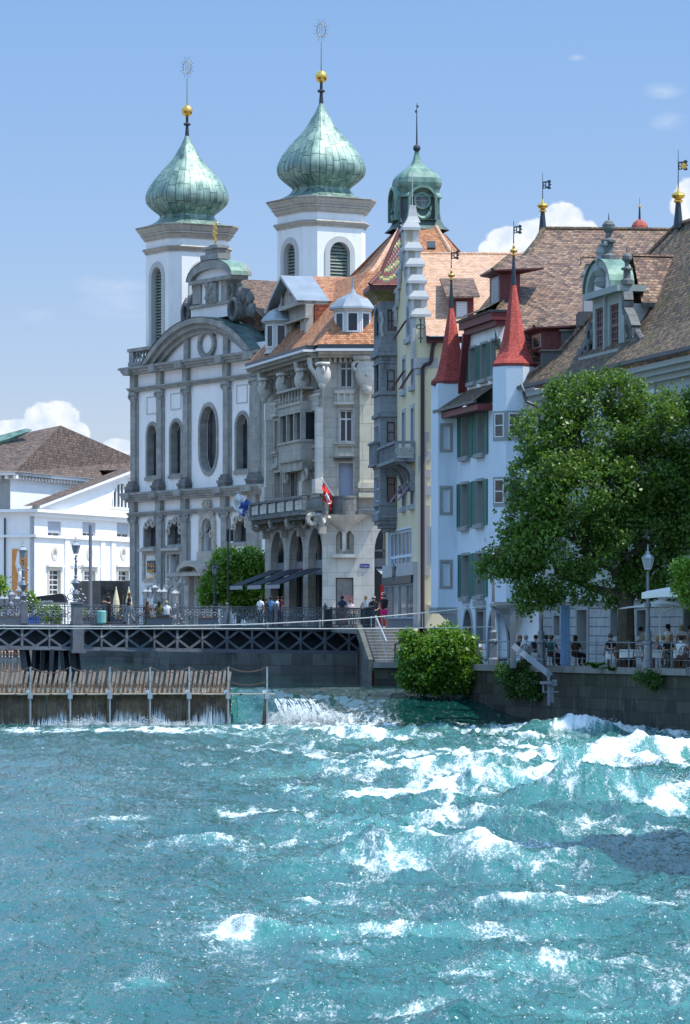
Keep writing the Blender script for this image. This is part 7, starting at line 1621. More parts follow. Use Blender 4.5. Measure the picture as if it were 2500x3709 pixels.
foam = [(1500, 2632, 420, 12, 1.3), (1180, 2625, 260, 14, 1.5), (300, 2632, 560, 7, 1.4), (640, 2638, 260, 6, .9), (2120, 2628, 190, 22, 1.35), (2400, 2650, 190, 25, 1.1), (2050, 2680, 150, 16, .7), (1330, 2660, 240, 18, .9), (1950, 2700, 80, 16, .6),
        (2080, 2730, 320, 30, .95), (2330, 2720, 260, 32, .95), (1720, 2740, 260, 26, .8), (1330, 2770, 200, 22, .9), (1000, 2790, 170, 16, .75), (1900, 2800, 300, 34, 1.0), (2300, 2830, 300, 34, 1.05), (2400, 2900, 200, 26, .95), (1400, 2850, 260, 22, .8), (1600, 2860, 100, 22, .8), (1130, 2845, 130, 16, .75),
        (820, 2920, 110, 13, .8), (970, 2910, 120, 10, .55), (430, 2950, 120, 14, .55), (665, 2972, 60, 8, .8), (1180, 2970, 80, 11, .75), (1870, 2960, 130, 26, .75), (2080, 2975, 140, 26, .6), (2050, 2870, 140, 30, .55), (1500, 2950, 100, 12, .5), (720, 3030, 140, 16, .6), (1350, 3010, 120, 26, .55), (1560, 3050, 140, 26, .75), (1730, 3090, 150, 30, .95), (1880, 3120, 70, 22, .8), (1250, 3100, 130, 22, .55), (1460, 3105, 70, 14, .8),
        (860, 3100, 90, 8, .5), (2010, 3240, 190, 16, 1.05), (2250, 3250, 180, 14, .7), (2380, 3290, 130, 12, .5), (2000, 3345, 130, 20, .75), (1480, 3340, 260, 14, .95), (900, 3350, 95, 30, 1.25), (1020, 3352, 60, 16, 1.1), (1180, 3365, 110, 16, .95), (1240, 3440, 110, 14, .6), (1130, 3230, 90, 12, .6), (1900, 3462, 300, 20, 1.0), (1750, 3490, 160, 14, .6), (2120, 3470, 120, 14, .5), (540, 3525, 100, 18, 1.05), (250, 3320, 60, 10, .6), (410, 3215, 60, 12, .55), (1000, 3510, 90, 10, .55), (990, 3700, 120, 30, .35), (170, 3695, 240, 22, .85), (2150, 3610, 280, 8, .7), (1500, 3610, 200, 24, .5), (1000, 3480, 60, 16, .4), (120, 3650, 120, 18, .3), (2470, 3400, 100, 10, .4), (1330, 3550, 120, 12, .4), (1560, 3560, 100, 10, .45)]
H = np.zeros_like(XX); FO = np.zeros_like(XX)
wx = (fbm(XX * .35, YY * .12, 3, 11) - .5) * 3.0; wy = (fbm(XX * .5, YY * .16, 3, 21) - .5) * 5.0
for (px, py, hw, hd, h) in waves:
    x0, y0 = wpx(px, py); rx = hw / F * y0; ry = abs(wpx(px, py - hd)[1] - y0)
    ry = min(ry, 3.2) * .62; h *= .42 + .58 * float(sst(50, 115, y0)); X = (XX - x0 + wx * .25 * rx) / rx; Y = (YY - y0 + wy * .3) / ry + .35 * X
    Yc = np.where(Y < 0, Y * 1.35, Y * .75)          # steeper face towards the camera
    H += h * np.exp(-X * X * 1.2 - Yc * Yc) * (1 - .35 * sst(1.2, 0, np.abs(Y)) * 0)
for (px, py, rx_, ry_, s) in foam:
    x0, y0 = wpx(px, py); rx = rx_ / F * y0; ry = max(abs(wpx(px, py - ry_)[1] - y0), .25); X = (XX - x0 + wx * .2) / rx; Y = (YY - y0 + wy * .22 * min(1, ry)) / ry
    FO = np.maximum(FO, s * np.exp(-(X * X + Y * Y) * .9)) + .12 * s * np.exp(-(X * X + Y * Y) * .35)
# turbulence level: calm on the left, rough on the right
pxs_ = XX / YY * F + CX; rough_ = .30 + .70 * sst(350, 1500, pxs_ + (fbm(XX * .2, YY * .08, 2, 5) - .5) * 500)
wd_ = sst(950, 1150, pxs_)
up = sst(157.0 - 3.5 * wd_, 163.5 + 3 * wd_, YY + (fbm(XX * .4, YY * .1, 2, 8) - .5) * 1.5)
xd = (846 - CX) / F * DD; left = XX < xd
up = np.where(left, (YY > 157.05).astype(float), up)
calm = sst(158, 168, YY); A = (1 - calm) * (1 - .75 * wd_ * sst(152.5, 156, YY))
flow = fbm(XX * 1.1, YY * .38, 4, 31); rg = ridged(XX * .75 + wx * .4, YY * .30, 4, 41); rg2 = ridged(XX * 1.7 + wx, YY * .55, 3, 51); rg3 = ridged(XX * 8 + wx * 2, YY * 3.2, 3, 61)
H += A * (.6 + .4 * sst(50, 85, YY)) * rough_ * (.42 * (rg ** 2 - .35) + .20 * (flow - .5) + .15 * (rg2 ** 2 - .35) + .016 * (rg3 - .5))
H += A * (.07 * (ridged(XX * 1.6, YY * .5, 3, 71) - .5) + .02 * (rg3 - .5)) * (1 + .5 * (1 - rough_))
H += calm * (.009 * (fbm(XX * .45, YY * .12, 3, 81) - .5))
slope = up * (1 - up) * 4 * (~left); H += slope * .10 * (fbm(XX * 1.6 - YY * .5, YY * .25 + XX * .3, 4, 95) - .5)
f2 = fbm(XX * 2.2 + wx, YY * .42 + wy * .3, 5, 101, .6); f3 = ridged(XX * 1.3 + wx * .8, YY * .26 + wy * .2, 5, 111)
f4 = ridged(XX * .5 + wx * .5, YY * .16 + wy * .15, 5, 141)
f5 = ridged(XX * 2.8 + wx * 1.5, YY * .5 + wy * .5, 4, 151)
FO = np.minimum(FO, 1.0 + .15 * sst(80, 120, YY))
FOAM = FO * (.44 + 1.25 * (f2 - .5) + .9 * (f3 - .6) + .7 * (f5 - .6)) + A * (.45 + .55 * sst(55, 85, YY)) * rough_ * (1.2 * (f3 - .64) + 2.3 * (f4 - .67) + .5 * np.clip(H - .1, -.2, .3)) + .08 * A * rough_
FOAM = FOAM * (1 - calm) * (1 - .9 * slope * (FO < .35))
H += .035 * np.clip(FOAM - .3, 0, .6) * (fbm(XX * 9, YY * 4, 4, 121) - .2) * A * 1.6
ZZ = ZL + (ZU - ZL) * up + H
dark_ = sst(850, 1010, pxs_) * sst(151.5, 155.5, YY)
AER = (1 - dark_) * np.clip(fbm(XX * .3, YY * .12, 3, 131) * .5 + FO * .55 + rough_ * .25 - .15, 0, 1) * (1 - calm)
nr, nc = XX.shape; co = np.stack([XX, YY, ZZ], -1).reshape(-1, 3).astype(np.float32)
idx = np.arange(nr * nc).reshape(nr, nc); quads = np.stack([idx[:-1, :-1], idx[:-1, 1:], idx[1:, 1:], idx[1:, :-1]], -1).reshape(-1, 4)
def npmesh(name, co, faces, mats, attrs=None, smooth=True):
    me = bpy.data.meshes.new(name); n = len(faces); k = faces.shape[1]
    me.vertices.add(len(co)); me.vertices.foreach_set('co', np.ascontiguousarray(co, np.float32).ravel())
    me.loops.add(n * k); me.loops.foreach_set('vertex_index', np.ascontiguousarray(faces, np.int32).ravel())
    me.polygons.add(n); me.polygons.foreach_set('loop_start', np.arange(0, n * k, k, dtype=np.int32)); me.polygons.foreach_set('loop_total', np.full(n, k, np.int32))
    if smooth: me.polygons.foreach_set('use_smooth', np.ones(n, bool))
    for m in mats: me.materials.append(m)
    for a, v in (attrs or {}).items(): at = me.attributes.new(a, 'FLOAT', 'POINT'); at.data.foreach_set('value', np.ascontiguousarray(v, np.float32).ravel())
    me.update(); me.validate(); return me
def water_mat():
    m, t, b = newmat('river_water'); g = NT(t); pos = g.n('ShaderNodeNewGeometry').outputs['Position']
    fo = g.n('ShaderNodeAttribute', attribute_name='foam').outputs['Fac']; ae = g.n('ShaderNodeAttribute', attribute_name='aerated').outputs['Fac']; ca = g.n('ShaderNodeAttribute', attribute_name='calm').outputs['Fac']
    mp = g.n('ShaderNodeMapping', {'Vector': pos, 'Scale': (1., .2, 1.)}).outputs[0]
    n1 = g.noise(mp, 5.5, 8, .68); n2 = g.noise(mp, 22, 5, .7); mps = g.n('ShaderNodeMapping', {'Vector': pos, 'Scale': (1., .3, 1.)}).outputs[0]
    sp = g.noise(mps, 30, 2, .5); 
    wv = g.n('ShaderNodeVectorMath', {0: mp, 1: g.n('ShaderNodeVectorMath', {0: g.n('ShaderNodeTexNoise', {'Vector': mp, 'Scale': 1.6, 'Detail': 4}).outputs[1], 3: .9}, operation='SCALE').outputs[0]}, operation='ADD').outputs[0]
    ed = [g.n('ShaderNodeTexVoronoi', {'Vector': wv, 'Scale': q}, feature='DISTANCE_TO_EDGE').outputs['Distance'] for q in (2.4, 6.5)]
    lace = g.m('ADD', g.m('MULTIPLY', g.rng(ed[0], 0., .30), .55), g.m('MULTIPLY', g.rng(ed[1], 0., .30), .45))
    f = g.m('ADD', g.m('MULTIPLY', fo, 1.25), g.m('ADD', g.m('MULTIPLY', g.m('SUBTRACT', n1, .5), 1.1), g.m('ADD', g.m('MULTIPLY', g.m('SUBTRACT', n2, .5), .9), g.m('MULTIPLY', g.m('SUBTRACT', sp, .5), 1.1))))
    f = g.rng(g.m('SUBTRACT', f, g.m('MULTIPLY', lace, .55)), -.02, .92)
    speck = g.m('MULTIPLY', g.rng(g.m('ADD', sp, g.m('MULTIPLY', ae, .10)), .715, .77), g.m('SUBTRACT', 1., ca))
    s2 = g.noise(g.n('ShaderNodeMapping', {'Vector': pos, 'Scale': (1., .22, 1.)}).outputs[0], 13, 3, .6); lump = g.noise(mp, .7, 3, .5)
    speck = g.m('MAXIMUM', speck, g.m('MULTIPLY', g.rng(g.m('ADD', s2, g.m('ADD', g.m('MULTIPLY', ae, .08), g.m('MULTIPLY', lump, .22))), .80, .87), g.m('SUBTRACT', 1., ca)))
    f = g.m('MAXIMUM', f, g.m('MULTIPLY', speck, .8))
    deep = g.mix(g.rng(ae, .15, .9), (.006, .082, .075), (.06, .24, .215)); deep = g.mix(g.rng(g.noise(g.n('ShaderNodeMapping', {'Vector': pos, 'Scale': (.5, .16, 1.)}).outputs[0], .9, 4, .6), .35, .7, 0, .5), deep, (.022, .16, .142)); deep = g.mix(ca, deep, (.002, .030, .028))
    col = g.mix(g.m('MULTIPLY', f, .95), deep, (.74, .79, .80))
    t.links.new(col, b.inputs['Base Color']); b.inputs['IOR'].default_value = 1.33; b.inputs['Specular IOR Level'].default_value = .32
    t.links.new(g.m('ADD', .07, g.m('MULTIPLY', f, .6)), b.inputs['Roughness'])
    mb_ = g.n('ShaderNodeMapping', {'Vector': pos, 'Scale': (1., .36, 1.)}).outputs[0]; rp = g.m('ABSOLUTE', g.m('SUBTRACT', g.noise(mb_, 1.9, 5, .6), .5)); h = g.m('ADD', g.m('ADD', g.m('MULTIPLY', g.noise(mb_, 4.5, 4, .5), .7), g.m('MULTIPLY', rp, -3.4)), g.m('MULTIPLY', f, .3))
    st = g.m('ADD', .012, g.m('MULTIPLY', g.m('SUBTRACT', 1., ca), g.rng(g.noise(g.n('ShaderNodeMapping', {'Vector': pos, 'Scale': (.35, .12, 1.)}).outputs[0], 1., 3, .5), .35, .65, .22, .6)))
    bp = g.n('ShaderNodeBump', {'Height': h, 'Strength': st, 'Distance': .16}); t.links.new(bp.outputs[0], b.inputs['Normal'])
    return m
M['water'] = water_mat()
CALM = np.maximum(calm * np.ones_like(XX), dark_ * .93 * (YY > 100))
me = npmesh('river', co, quads, [M['water']], {'foam': FOAM, 'aerated': AER, 'calm': CALM})
ro = bpy.data.objects.new('river', me); COL.objects.link(ro); tag(ro, kind='structure')
# spray, splashes and water spilling between the needles: small real drops and strands
def drops(name, pts, size, mat):
    n = len(pts); base = np.array([[0, 0, 1], [.94, 0, -.33], [-.47, .82, -.33], [-.47, -.82, -.33]]); pts = np.asarray(pts)
    s = pts[:, 3][:, None, None]; co_ = pts[:, None, :3] + base[None] * s * np.array([1, 1, 1.3]); co_ = co_.reshape(-1, 3)
    i = np.arange(n)[:, None] * 4; fa = np.concatenate([i + np.array(q)[None] for q in ((0, 1, 2), (0, 2, 3), (0, 3, 1), (1, 3, 2))])
    o = bpy.data.objects.new(name, npmesh(name, co_, fa, [mat], smooth=False)); COL.objects.link(o); return tag(o, kind='stuff')
M['foam'] = plain('white_foam', (.80, .86, .88), .6, var=.03)
_t = M['foam'].node_tree; _g = NT(_t); _ms = _g.n('ShaderNodeMixShader', {0: .45, 1: _t.nodes['Principled BSDF'].outputs[0], 2: _g.n('ShaderNodeBsdfTransparent').outputs[0]}); _t.links.new(_ms.outputs[0], _t.nodes['Material Output'].inputs[0])
def burst(px, py, wpx_, h, n, d=None, z0=None):
    x0, y0 = wpx(px, py); y0 = d or y0; x0 = (px - CX) / F * y0; rx = wpx_ / F * y0; t = RNG.uniform(-1, 1, n); q = RNG.uniform(0, 1, n) ** 1.7
    lump = .35 + .65 * vnoise(t * 3.5 + px, t * 0 + .5, 3); z = (z0 if z0 is not None else ZL) + h * q * lump * (1 - t * t) ** .5
    return np.stack([x0 + rx * t * (1 + .15 * q) + RNG.normal(0, .04, n), y0 + RNG.normal(0, .25, n), z, y0 * .00013 * RNG.uniform(.5, 1.5, n)], -1)
P_ = [np.concatenate([burst(240 + 75 * q_, 2622, 50, .3 + .25 * (q_ % 3 == 1), 500, 156.4) for q_ in range(7)]), burst(1120, 2620, 130, 1.25, 5000, 156.6), burst(1020, 2610, 60, 1.0, 1500, 157), burst(900, 3350, 80, .62, 2600), burst(1010, 3352, 50, .42, 900), burst(1180, 3362, 80, .28, 700), burst(2330, 2640, 200, .7, 2500, 150), burst(1700, 3085, 170, .5, 1600), burst(2100, 2630, 170, .55, 1300, 154), burst(1480, 3035, 140, .5, 900), burst(2000, 3235, 200, .3, 700), burst(535, 3510, 60, .35, 600), burst(1900, 2790, 240, .45, 1200), burst(2330, 2810, 220, .45, 1000), burst(1900, 3450, 260, .28, 900), burst(1640, 3648, 60, .2, 400), burst(2080, 2850, 160, .6, 1000)]
drops('spray', np.concatenate(P_), .022, M['foam'])
st_v, st_f = [], []
for k in range(2600):
    px = RNG.uniform(-60, 835); w0 = .25 + .75 * vnoise(np.array([px * .021]), np.array([1.5]), 7)[0]; strong = vnoise(np.array([px * .011]), np.array([9.5]), 9)[0] * sst(60, 240, px)
    if RNG.uniform() > .12 + strong * 1.2: continue
    u = (px - CX) / F * (DD - .3); w = RNG.uniform(.004, .016); h = RNG.uniform(.05, 1.0) ** 1.5 * 1.15 * w0 * (.4 + strong); yb = DD - .3 - RNG.uniform(0, .3); z0_ = ZL - .1 + RNG.uniform(0, .3) * h; b_ = len(st_v); j = RNG.uniform(-.03, .03)
    st_v += [(u - w, yb, z0_), (u + w, yb, z0_), (u + w + j, yb + .1, z0_ + h * .6), (u - w + j, yb + .1, z0_ + h * .6), (u + j * 1.5, yb + .16, z0_ + h)]
    st_f += [(b_, b_ + 1, b_ + 2), (b_, b_ + 2, b_ + 3), (b_ + 3, b_ + 2, b_ + 4)]
for k in range(240):   # arcs of water beside the dam
    x0 = (RNG.uniform(975, 1130) - CX) / F * 158; t0 = RNG.uniform(.1, 1.); b_ = len(st_v); w = RNG.uniform(.008, .025); L = RNG.uniform(.15, .5)
    p = lambda s: (x0 + .7 * s, 158.2 - 1.4 * s, ZU - .35 - 1.2 * s * s); a, c = p(t0 * .8), p(t0 * .8 + L * .4)
    st_v += [(a[0] - w, a[1], a[2]), (a[0] + w, a[1], a[2]), (c[0] + w, c[1], c[2]), (c[0] - w, c[1], c[2])]; st_f += [(b_, b_ + 1, b_ + 2), (b_, b_ + 2, b_ + 3)]
o = bpy.data.objects.new('white_water', npmesh('white_water', np.array(st_v), np.array(st_f), [M['foam']], smooth=False)); COL.objects.link(o); tag(o, kind='stuff')
mb = MB(); mb.face([(-80, 15, -6.5), (80, 15, -6.5), (80, 430, -6.5), (-80, 430, -6.5)]); tag(mb.build('riverbed', M['quay']), kind='structure')
# house on the near right bank (outside the frame): its shade falls across the river
nb_ = MB(); nb_.box(WF, 15.0, 27, ZT, 13, -71, -60); nh = thing('riverside_house', 'plain riverside house just outside the right edge of the view', 'house', (15.2, 65, ZT)); nb_.build('wall', M['white'], nh)
nb_ = MB(); rA, rB = [(14.6, 59.4, 13), (14.6, 71.6, 13)], [(27.6, 59.4, 13), (27.6, 71.6, 13)]
ra, rb_ = (14.6, 65.5, 20), (27.6, 65.5, 20); nb_.face([rA[0], rB[0], rb_, ra]); nb_.face([rB[1], rA[1], ra, rb_]); nb_.face([rA[1], rA[0], ra]); nb_.face([rB[0], rB[1], rb_]); nb_.build('roof', M['t_brown'], nh)
# ============================================================ trees and plants
def leaves(name, ells, d, n, size, mat, parent, thresh=.30, scale=.9, flat=False):
    """ells: (px, py, rx, ry[, dd]) ellipsoids at distance d; leaf sprays scattered through their shells"""
    k = d / F; C_, R_ = [], []
    for e in ells: dd = e[4] if len(e) > 4 else 0; p = P(e[0], e[1], d + dd); C_.append(p[:]); r = (e[2] * k, min(e[2], e[3]) * k * 1.25 if not flat else .12, e[3] * k); R_.append(r)
    C_, R_ = np.array(C_), np.array(R_)
    sv = RNG.normal(size=(len(C_) * 4, 3)); sv /= np.linalg.norm(sv, axis=1)[:, None]; C2 = np.repeat(C_, 4, 0) + sv * np.repeat(R_, 4, 0) * .92; R2 = np.repeat(R_, 4, 0) * RNG.uniform(.2, .42, (len(C_) * 4, 1)); C_, R_ = np.concatenate([C_, C2]), np.concatenate([R_, R2]); w = R_[:, 0] * R_[:, 2]; w = w / w.sum(); m = n // 5
    i = RNG.choice(len(C_), m * 2, p=w); v = RNG.normal(size=(m * 2, 3)); v /= np.linalg.norm(v, axis=1)[:, None]; rad = RNG.uniform(0, 1, m * 2) ** .33; rad = (.35 + .72 * rad) * (.72 + .55 * fbm(v[:, 0] * 2.2 + i * 7.3, v[:, 2] * 2.2 + v[:, 1] * 1.7, 2, 23))
    c = C_[i] + v * R_[i] * rad[:, None]
    q = fbm(c[:, 0] * scale + c[:, 1] * .7, c[:, 2] * scale + c[:, 1] * .4, 3, 17); c = c[q > thresh][:m]; m = len(c)
    c = np.repeat(c, 5, 0) + RNG.normal(0, size * .75, (m * 5, 3)); N_ = len(c)
    a = RNG.normal(size=(N_, 3)); a[:, 2] -= .35; a /= np.linalg.norm(a, axis=1)[:, None]
    b = np.cross(a, RNG.normal(size=(N_, 3)) + np.array([0, 0, 1.2])); b /= np.linalg.norm(b, axis=1)[:, None]; s = (size * RNG.uniform(.6, 1.25, N_))[:, None]
    co_ = np.stack([c - a * s * .55, c + b * s * .34, c + a * s * .6, c - b * s * .34], 1)
    fn = np.cross(a, b); co_[:, 1] += fn * s * .12; co_[:, 3] += fn * s * .12
    org = np.array(ORG[parent.name]); me = npmesh(name, co_.reshape(-1, 3) - org, np.arange(N_ * 4).reshape(-1, 4), [mat], smooth=False)
    o = bpy.data.objects.new(name, me); COL.objects.link(o); o.parent = parent; ORG[o.name] = Vector(org); return o
def limb(q, a, b, r0, r1, jit=.15, n=5):
    pts = [a.lerp(b, k / n) + Vector([random.uniform(-jit, jit) if 0 < k < n else 0 for _ in range(3)]) for k in range(n + 1)]; q.tube(pts, [r0 + (r1 - r0) * k / n for k in range(n + 1)], 8)
td = 151.0; tb = P(2268, 2395, td); tb.z = ZT
tree = thing('chestnut_tree', 'large dense dark-green tree on the terrace in front of the long building', 'tree', tb)
E_ = [(2090, 1440, 105, 85), (2230, 1435, 125, 85), (2010, 1580, 140, 110), (2200, 1590, 190, 130), (2370, 1530, 130, 110, -1), (2470, 1560, 90, 130), (1960, 1740, 120, 100), (2140, 1770, 200, 130, -1.5), (2350, 1740, 170, 140), (1925, 1890, 115, 100), (2100, 1950, 200, 120, -1.2), (2300, 1940, 170, 130), (2440, 1850, 90, 120), (1880, 2020, 110, 70), (1785, 2055, 62, 42), (2000, 2090, 160, 80), (2180, 2100, 140, 85), (1925, 2165, 75, 50), (2040, 2170, 60, 30), (2310, 2080, 100, 65), (2480, 1720, 60, 110, -1), (2485, 1890, 50, 100, -1), (2420, 2110, 80, 50, -1), (2350, 2140, 50, 36), (2500, 1490, 50, 70, -1)]
leaves('crown', E_, td, 80000, .17, M['leaf_dark'], tree, .40, 1.3)
q = MB(); fork = P(2262, 2110, td); limb(q, tb, fork, .42, .3, .05)
for px, py in ((2000, 1900), (2080, 1560), (2240, 1500), (2400, 1650), (2130, 1800), (2350, 1900), (1900, 2000), (2440, 1800)): limb(q, fork - Vector((0, 0, random.uniform(0, .6))), P(px, py, td + random.uniform(-1, 1)), .2, .04, .35)
q.build('trunk', M['bark'], tree)
def plant(name, label, cat, ells, d, n, size, mat, foot, group=None, stem=None, thresh=.25):
    b = P(*foot); t = thing(name, label, cat, b, group); leaves('foliage', ells, d, n, size, M[mat], t, thresh)
    if stem: q = MB(); limb(q, b, P(ells[0][0], ells[0][1], d), stem, stem * .5, .05); [limb(q, P(ells[0][0], ells[0][1] + ells[0][3] * .8, d), P(e[0], e[1], d), stem * .5, .03, .1) for e in ells[1:5]]; q.build('trunk', M['bark'], t)
    return t
plant('bush', 'big bright green bush leaning over the river below the stairs', 'bush', [(1600, 2420, 50, 50), (1615, 2330, 75, 60), (1510, 2390, 60, 48), (1555, 2435, 95, 58), (1670, 2430, 58, 62), (1640, 2370, 80, 75), (1480, 2310, 30, 26), (1475, 2450, 30, 32), (1560, 2350, 60, 50), (1690, 2470, 40, 30), (1600, 2480, 90, 25)], 162.3, 26000, .17, 'leaf_bush', (1600, 2480, 163.5), stem=.12)
plant('small_tree', 'small bright green tree in front of the church portal', 'tree', [(860, 2110, 60, 60), (825, 2040, 52, 46), (905, 2060, 52, 60), (795, 2120, 62, 60), (885, 2140, 90, 55), (945, 2080, 34, 70), (765, 2155, 34, 34), (900, 2190, 60, 30)], 241, 26000, .24, 'leaf_bright', (865, 2272, 241), stem=.16)
plant('small_tree', 'pale green young tree cut off by the right edge above the parasols', 'tree', [(2500, 2080, 50, 60), (2470, 2060, 40, 30), (2480, 2120, 40, 40), (2510, 2170, 40, 40)], 141, 5000, .13, 'leaf_bright', (2540, 2425, 141), stem=.1)
plant('small_tree', 'green tree at the far left edge beside the theatre wall', 'tree', [(-15, 2140, 34, 50), (0, 2170, 30, 30)], 305, 2500, .3, 'leaf_bright', (-12, 2272, 305), stem=.12)
for (px, w, y0, lab) in ((165, 34, 2225, 'leafy green planter behind the left end of the railing, beside the blue crate'), (205, 14, 2232, 'narrow green plant behind the railing left of the pier lamp'), (105, 24, 2180, 'green shrub behind the railing in front of the banner wall'), (290, 20, 2238, 'low green plant behind the railing just right of the pier lamp')):
    plant('shrub', lab, 'shrub', [(px, y0, w, 32)], 210.5, 1500, .14, 'leaf_bright', (px, 2259, 210.5), 'shrubs on the square', thresh=.1)
iv = [(1840, 2440, 40, 35, 0), (1880, 2450, 55, 45, -.8), (1920, 2480, 45, 50, -1.6), (1900, 2430, 60, 25, -1.2), (1950, 2500, 22, 40, -2.0), (1860, 2490, 35, 35, -.4)]
plant('ivy', 'dark ivy mat hanging down the river wall left of the crane', 'ivy', iv, 158.2, 9000, .12, 'ivy', (1890, 2404, 158.6), thresh=.28)
plant('wall_plant', 'thin weeds hanging from the wall top below the parasols', 'weed', [(2330, 2450, 40, 22), (2370, 2470, 30, 25), (2470, 2450, 30, 22), (2430, 2440, 30, 12)], 146.0, 3000, .09, 'ivy', (2380, 2430, 146))
def fern(px, py, d, n, L, label, mat):
    b = P(px, py, d); t = thing('fern', label, 'fern', b, 'ferns on the terrace edge'); q = MB()
    for k in range(n):
        an = random.uniform(0, 2 * math.pi); l_ = L * random.uniform(.6, 1.1); dv = Vector((math.cos(an), math.sin(an) * .6, 0)); pts = [b + dv * l_ * s * .8 + Vector((0, 0, l_ * (1.1 * s - .9 * s * s))) for s in (0, .2, .4, .6, .8, 1)]
        for i, (p, s_) in enumerate(zip(pts, pts[1:])):
            w = .08 * L * (1 - i / 6) + .01; sd = Vector((-dv.y, dv.x, .2)).normalized() * w
            q.face([p - sd, p + sd, s_ + sd * .8, s_ - sd * .8])
            for j in range(3): c = p.lerp(s_, j / 3); q.face([c, c + sd * 3 + dv * .03, c + sd * 2.6 + dv * .07]); q.face([c, c - sd * 3 + dv * .03, c - sd * 2.6 + dv * .07])
    q.build('frond', M[mat], t)
fern(2155, 2418, 150.6, 60, .62, 'bright green fern growing on the wall top below the bearded man', 'leaf_bush'); fern(2215, 2428, 149.6, 36, .4, 'pale small fern on the wall top right of the bigger one', 'leaf_bright')
# ============================================================ people
def skel(pose):
    J = dict(pel=(0, 0, .96), sp=(0, .01, 1.14), ch=(0, .01, 1.34), nk=(0, .01, 1.49), hb=(0, -.005, 1.56), hd=(0, -.015, 1.66))
    for s, t in ((-1, 'l'), (1, 'r')):
        J.update({t + 'h': (s * .09, 0, .92), t + 'k': (s * .1, -.01, .5), t + 'a': (s * .1, .02, .09), t + 't': (s * .11, -.13, .035), t + 's': (s * .17, .01, 1.42), t + 'e': (s * .235, .02, 1.14), t + 'w': (s * .245, -.06, .9), t + 'm': (s * .245, -.08, .84)})
    if pose.startswith('sit'):
        for k in ('pel', 'sp', 'ch', 'nk', 'hb', 'hd', 'ls', 'le', 'lw', 'lm', 'rs', 're', 'rw', 'rm'): x, y_, z = J[k]; J[k] = (x, y_ + .02, z - .44)
        for s, t in ((-1, 'l'), (1, 'r')): J.update({t + 'h': (s * .1, -.02, .5), t + 'k': (s * .13, -.44, .5), t + 'a': (s * .13, -.42, .09), t + 't': (s * .14, -.56, .035), t + 'e': (s * .25, -.14, .74), t + 'w': (s * .14, -.36, .76), t + 'm': (s * .1, -.42, .77)})
        if pose == 'sit_turn': J.update(rw=(.12, -.3, 1.0), rm=(.08, -.3, 1.08), re=(.27, -.2, .8), hd=(.03, -.03, 1.22))
        if pose == 'sit_legs': J.update(lk=(-.08, -.43, .52), la=(-.05, -.62, .12), lt=(-.05, -.76, .08))
    if pose == 'phone': J.update(re=(.25, -.06, 1.14), rw=(.12, -.3, 1.26), rm=(.08, -.35, 1.3), le=(-.25, -.04, 1.13), lw=(-.1, -.27, 1.22), lm=(-.06, -.33, 1.25), hd=(0, -.05, 1.64))
    if pose == 'walk': J.update(lk=(-.09, -.16, .52), la=(-.09, -.2, .1), lt=(-.09, -.35, .05), rk=(.1, .06, .5), ra=(.1, .3, .14), rt=(.1, .19, .04), rw=(.24, .16, .93), rm=(.24, .17, .87), lw=(-.24, -.2, .95), lm=(-.24, -.24, .9))
    if pose == 'hips': J.update(re=(.34, .06, 1.16), rw=(.2, -.06, 1.0), rm=(.15, -.1, .98), le=(-.33, .03, 1.16), lw=(-.2, -.1, 1.02), lm=(-.15, -.13, 1.0), lk=(-.12, -.06, .5))
    if pose == 'lean': J.update(ch=(0, -.08, 1.32), nk=(0, -.14, 1.45), hb=(0, -.17, 1.51), hd=(0, -.22, 1.59), ls=(-.17, -.1, 1.4), rs=(.17, -.1, 1.4), le=(-.22, -.2, 1.15), lw=(-.15, -.4, 1.05), lm=(-.12, -.46, 1.02), re=(.22, -.2, 1.15), rw=(.15, -.4, 1.02), rm=(.12, -.46, 1.0))
    return J
BN = [('pel', 'sp'), ('sp', 'ch'), ('ch', 'nk'), ('nk', 'hb'), ('hb', 'hd')] + [(t + a, t + b) for t in 'lr' for a, b in (('h', 'k'), ('k', 'a'), ('a', 't'), ('s', 'e'), ('e', 'w'), ('w', 'm'))] + [('pel', 'lh'), ('pel', 'rh'), ('ch', 'ls'), ('ch', 'rs')]
RAD = dict(pel=(.15, .12), sp=(.135, .105), ch=(.155, .115), nk=(.058, .06), hb=(.07, .075), hd=(.082, .1))
for t in 'lr': RAD.update({t + 'h': (.1, .1), t + 'k': (.06, .062), t + 'a': (.042, .045), t + 't': (.04, .03), t + 's': (.062, .06), t + 'e': (.042, .042), t + 'w': (.028, .03), t + 'm': (.036, .022)})
CACHE = {}
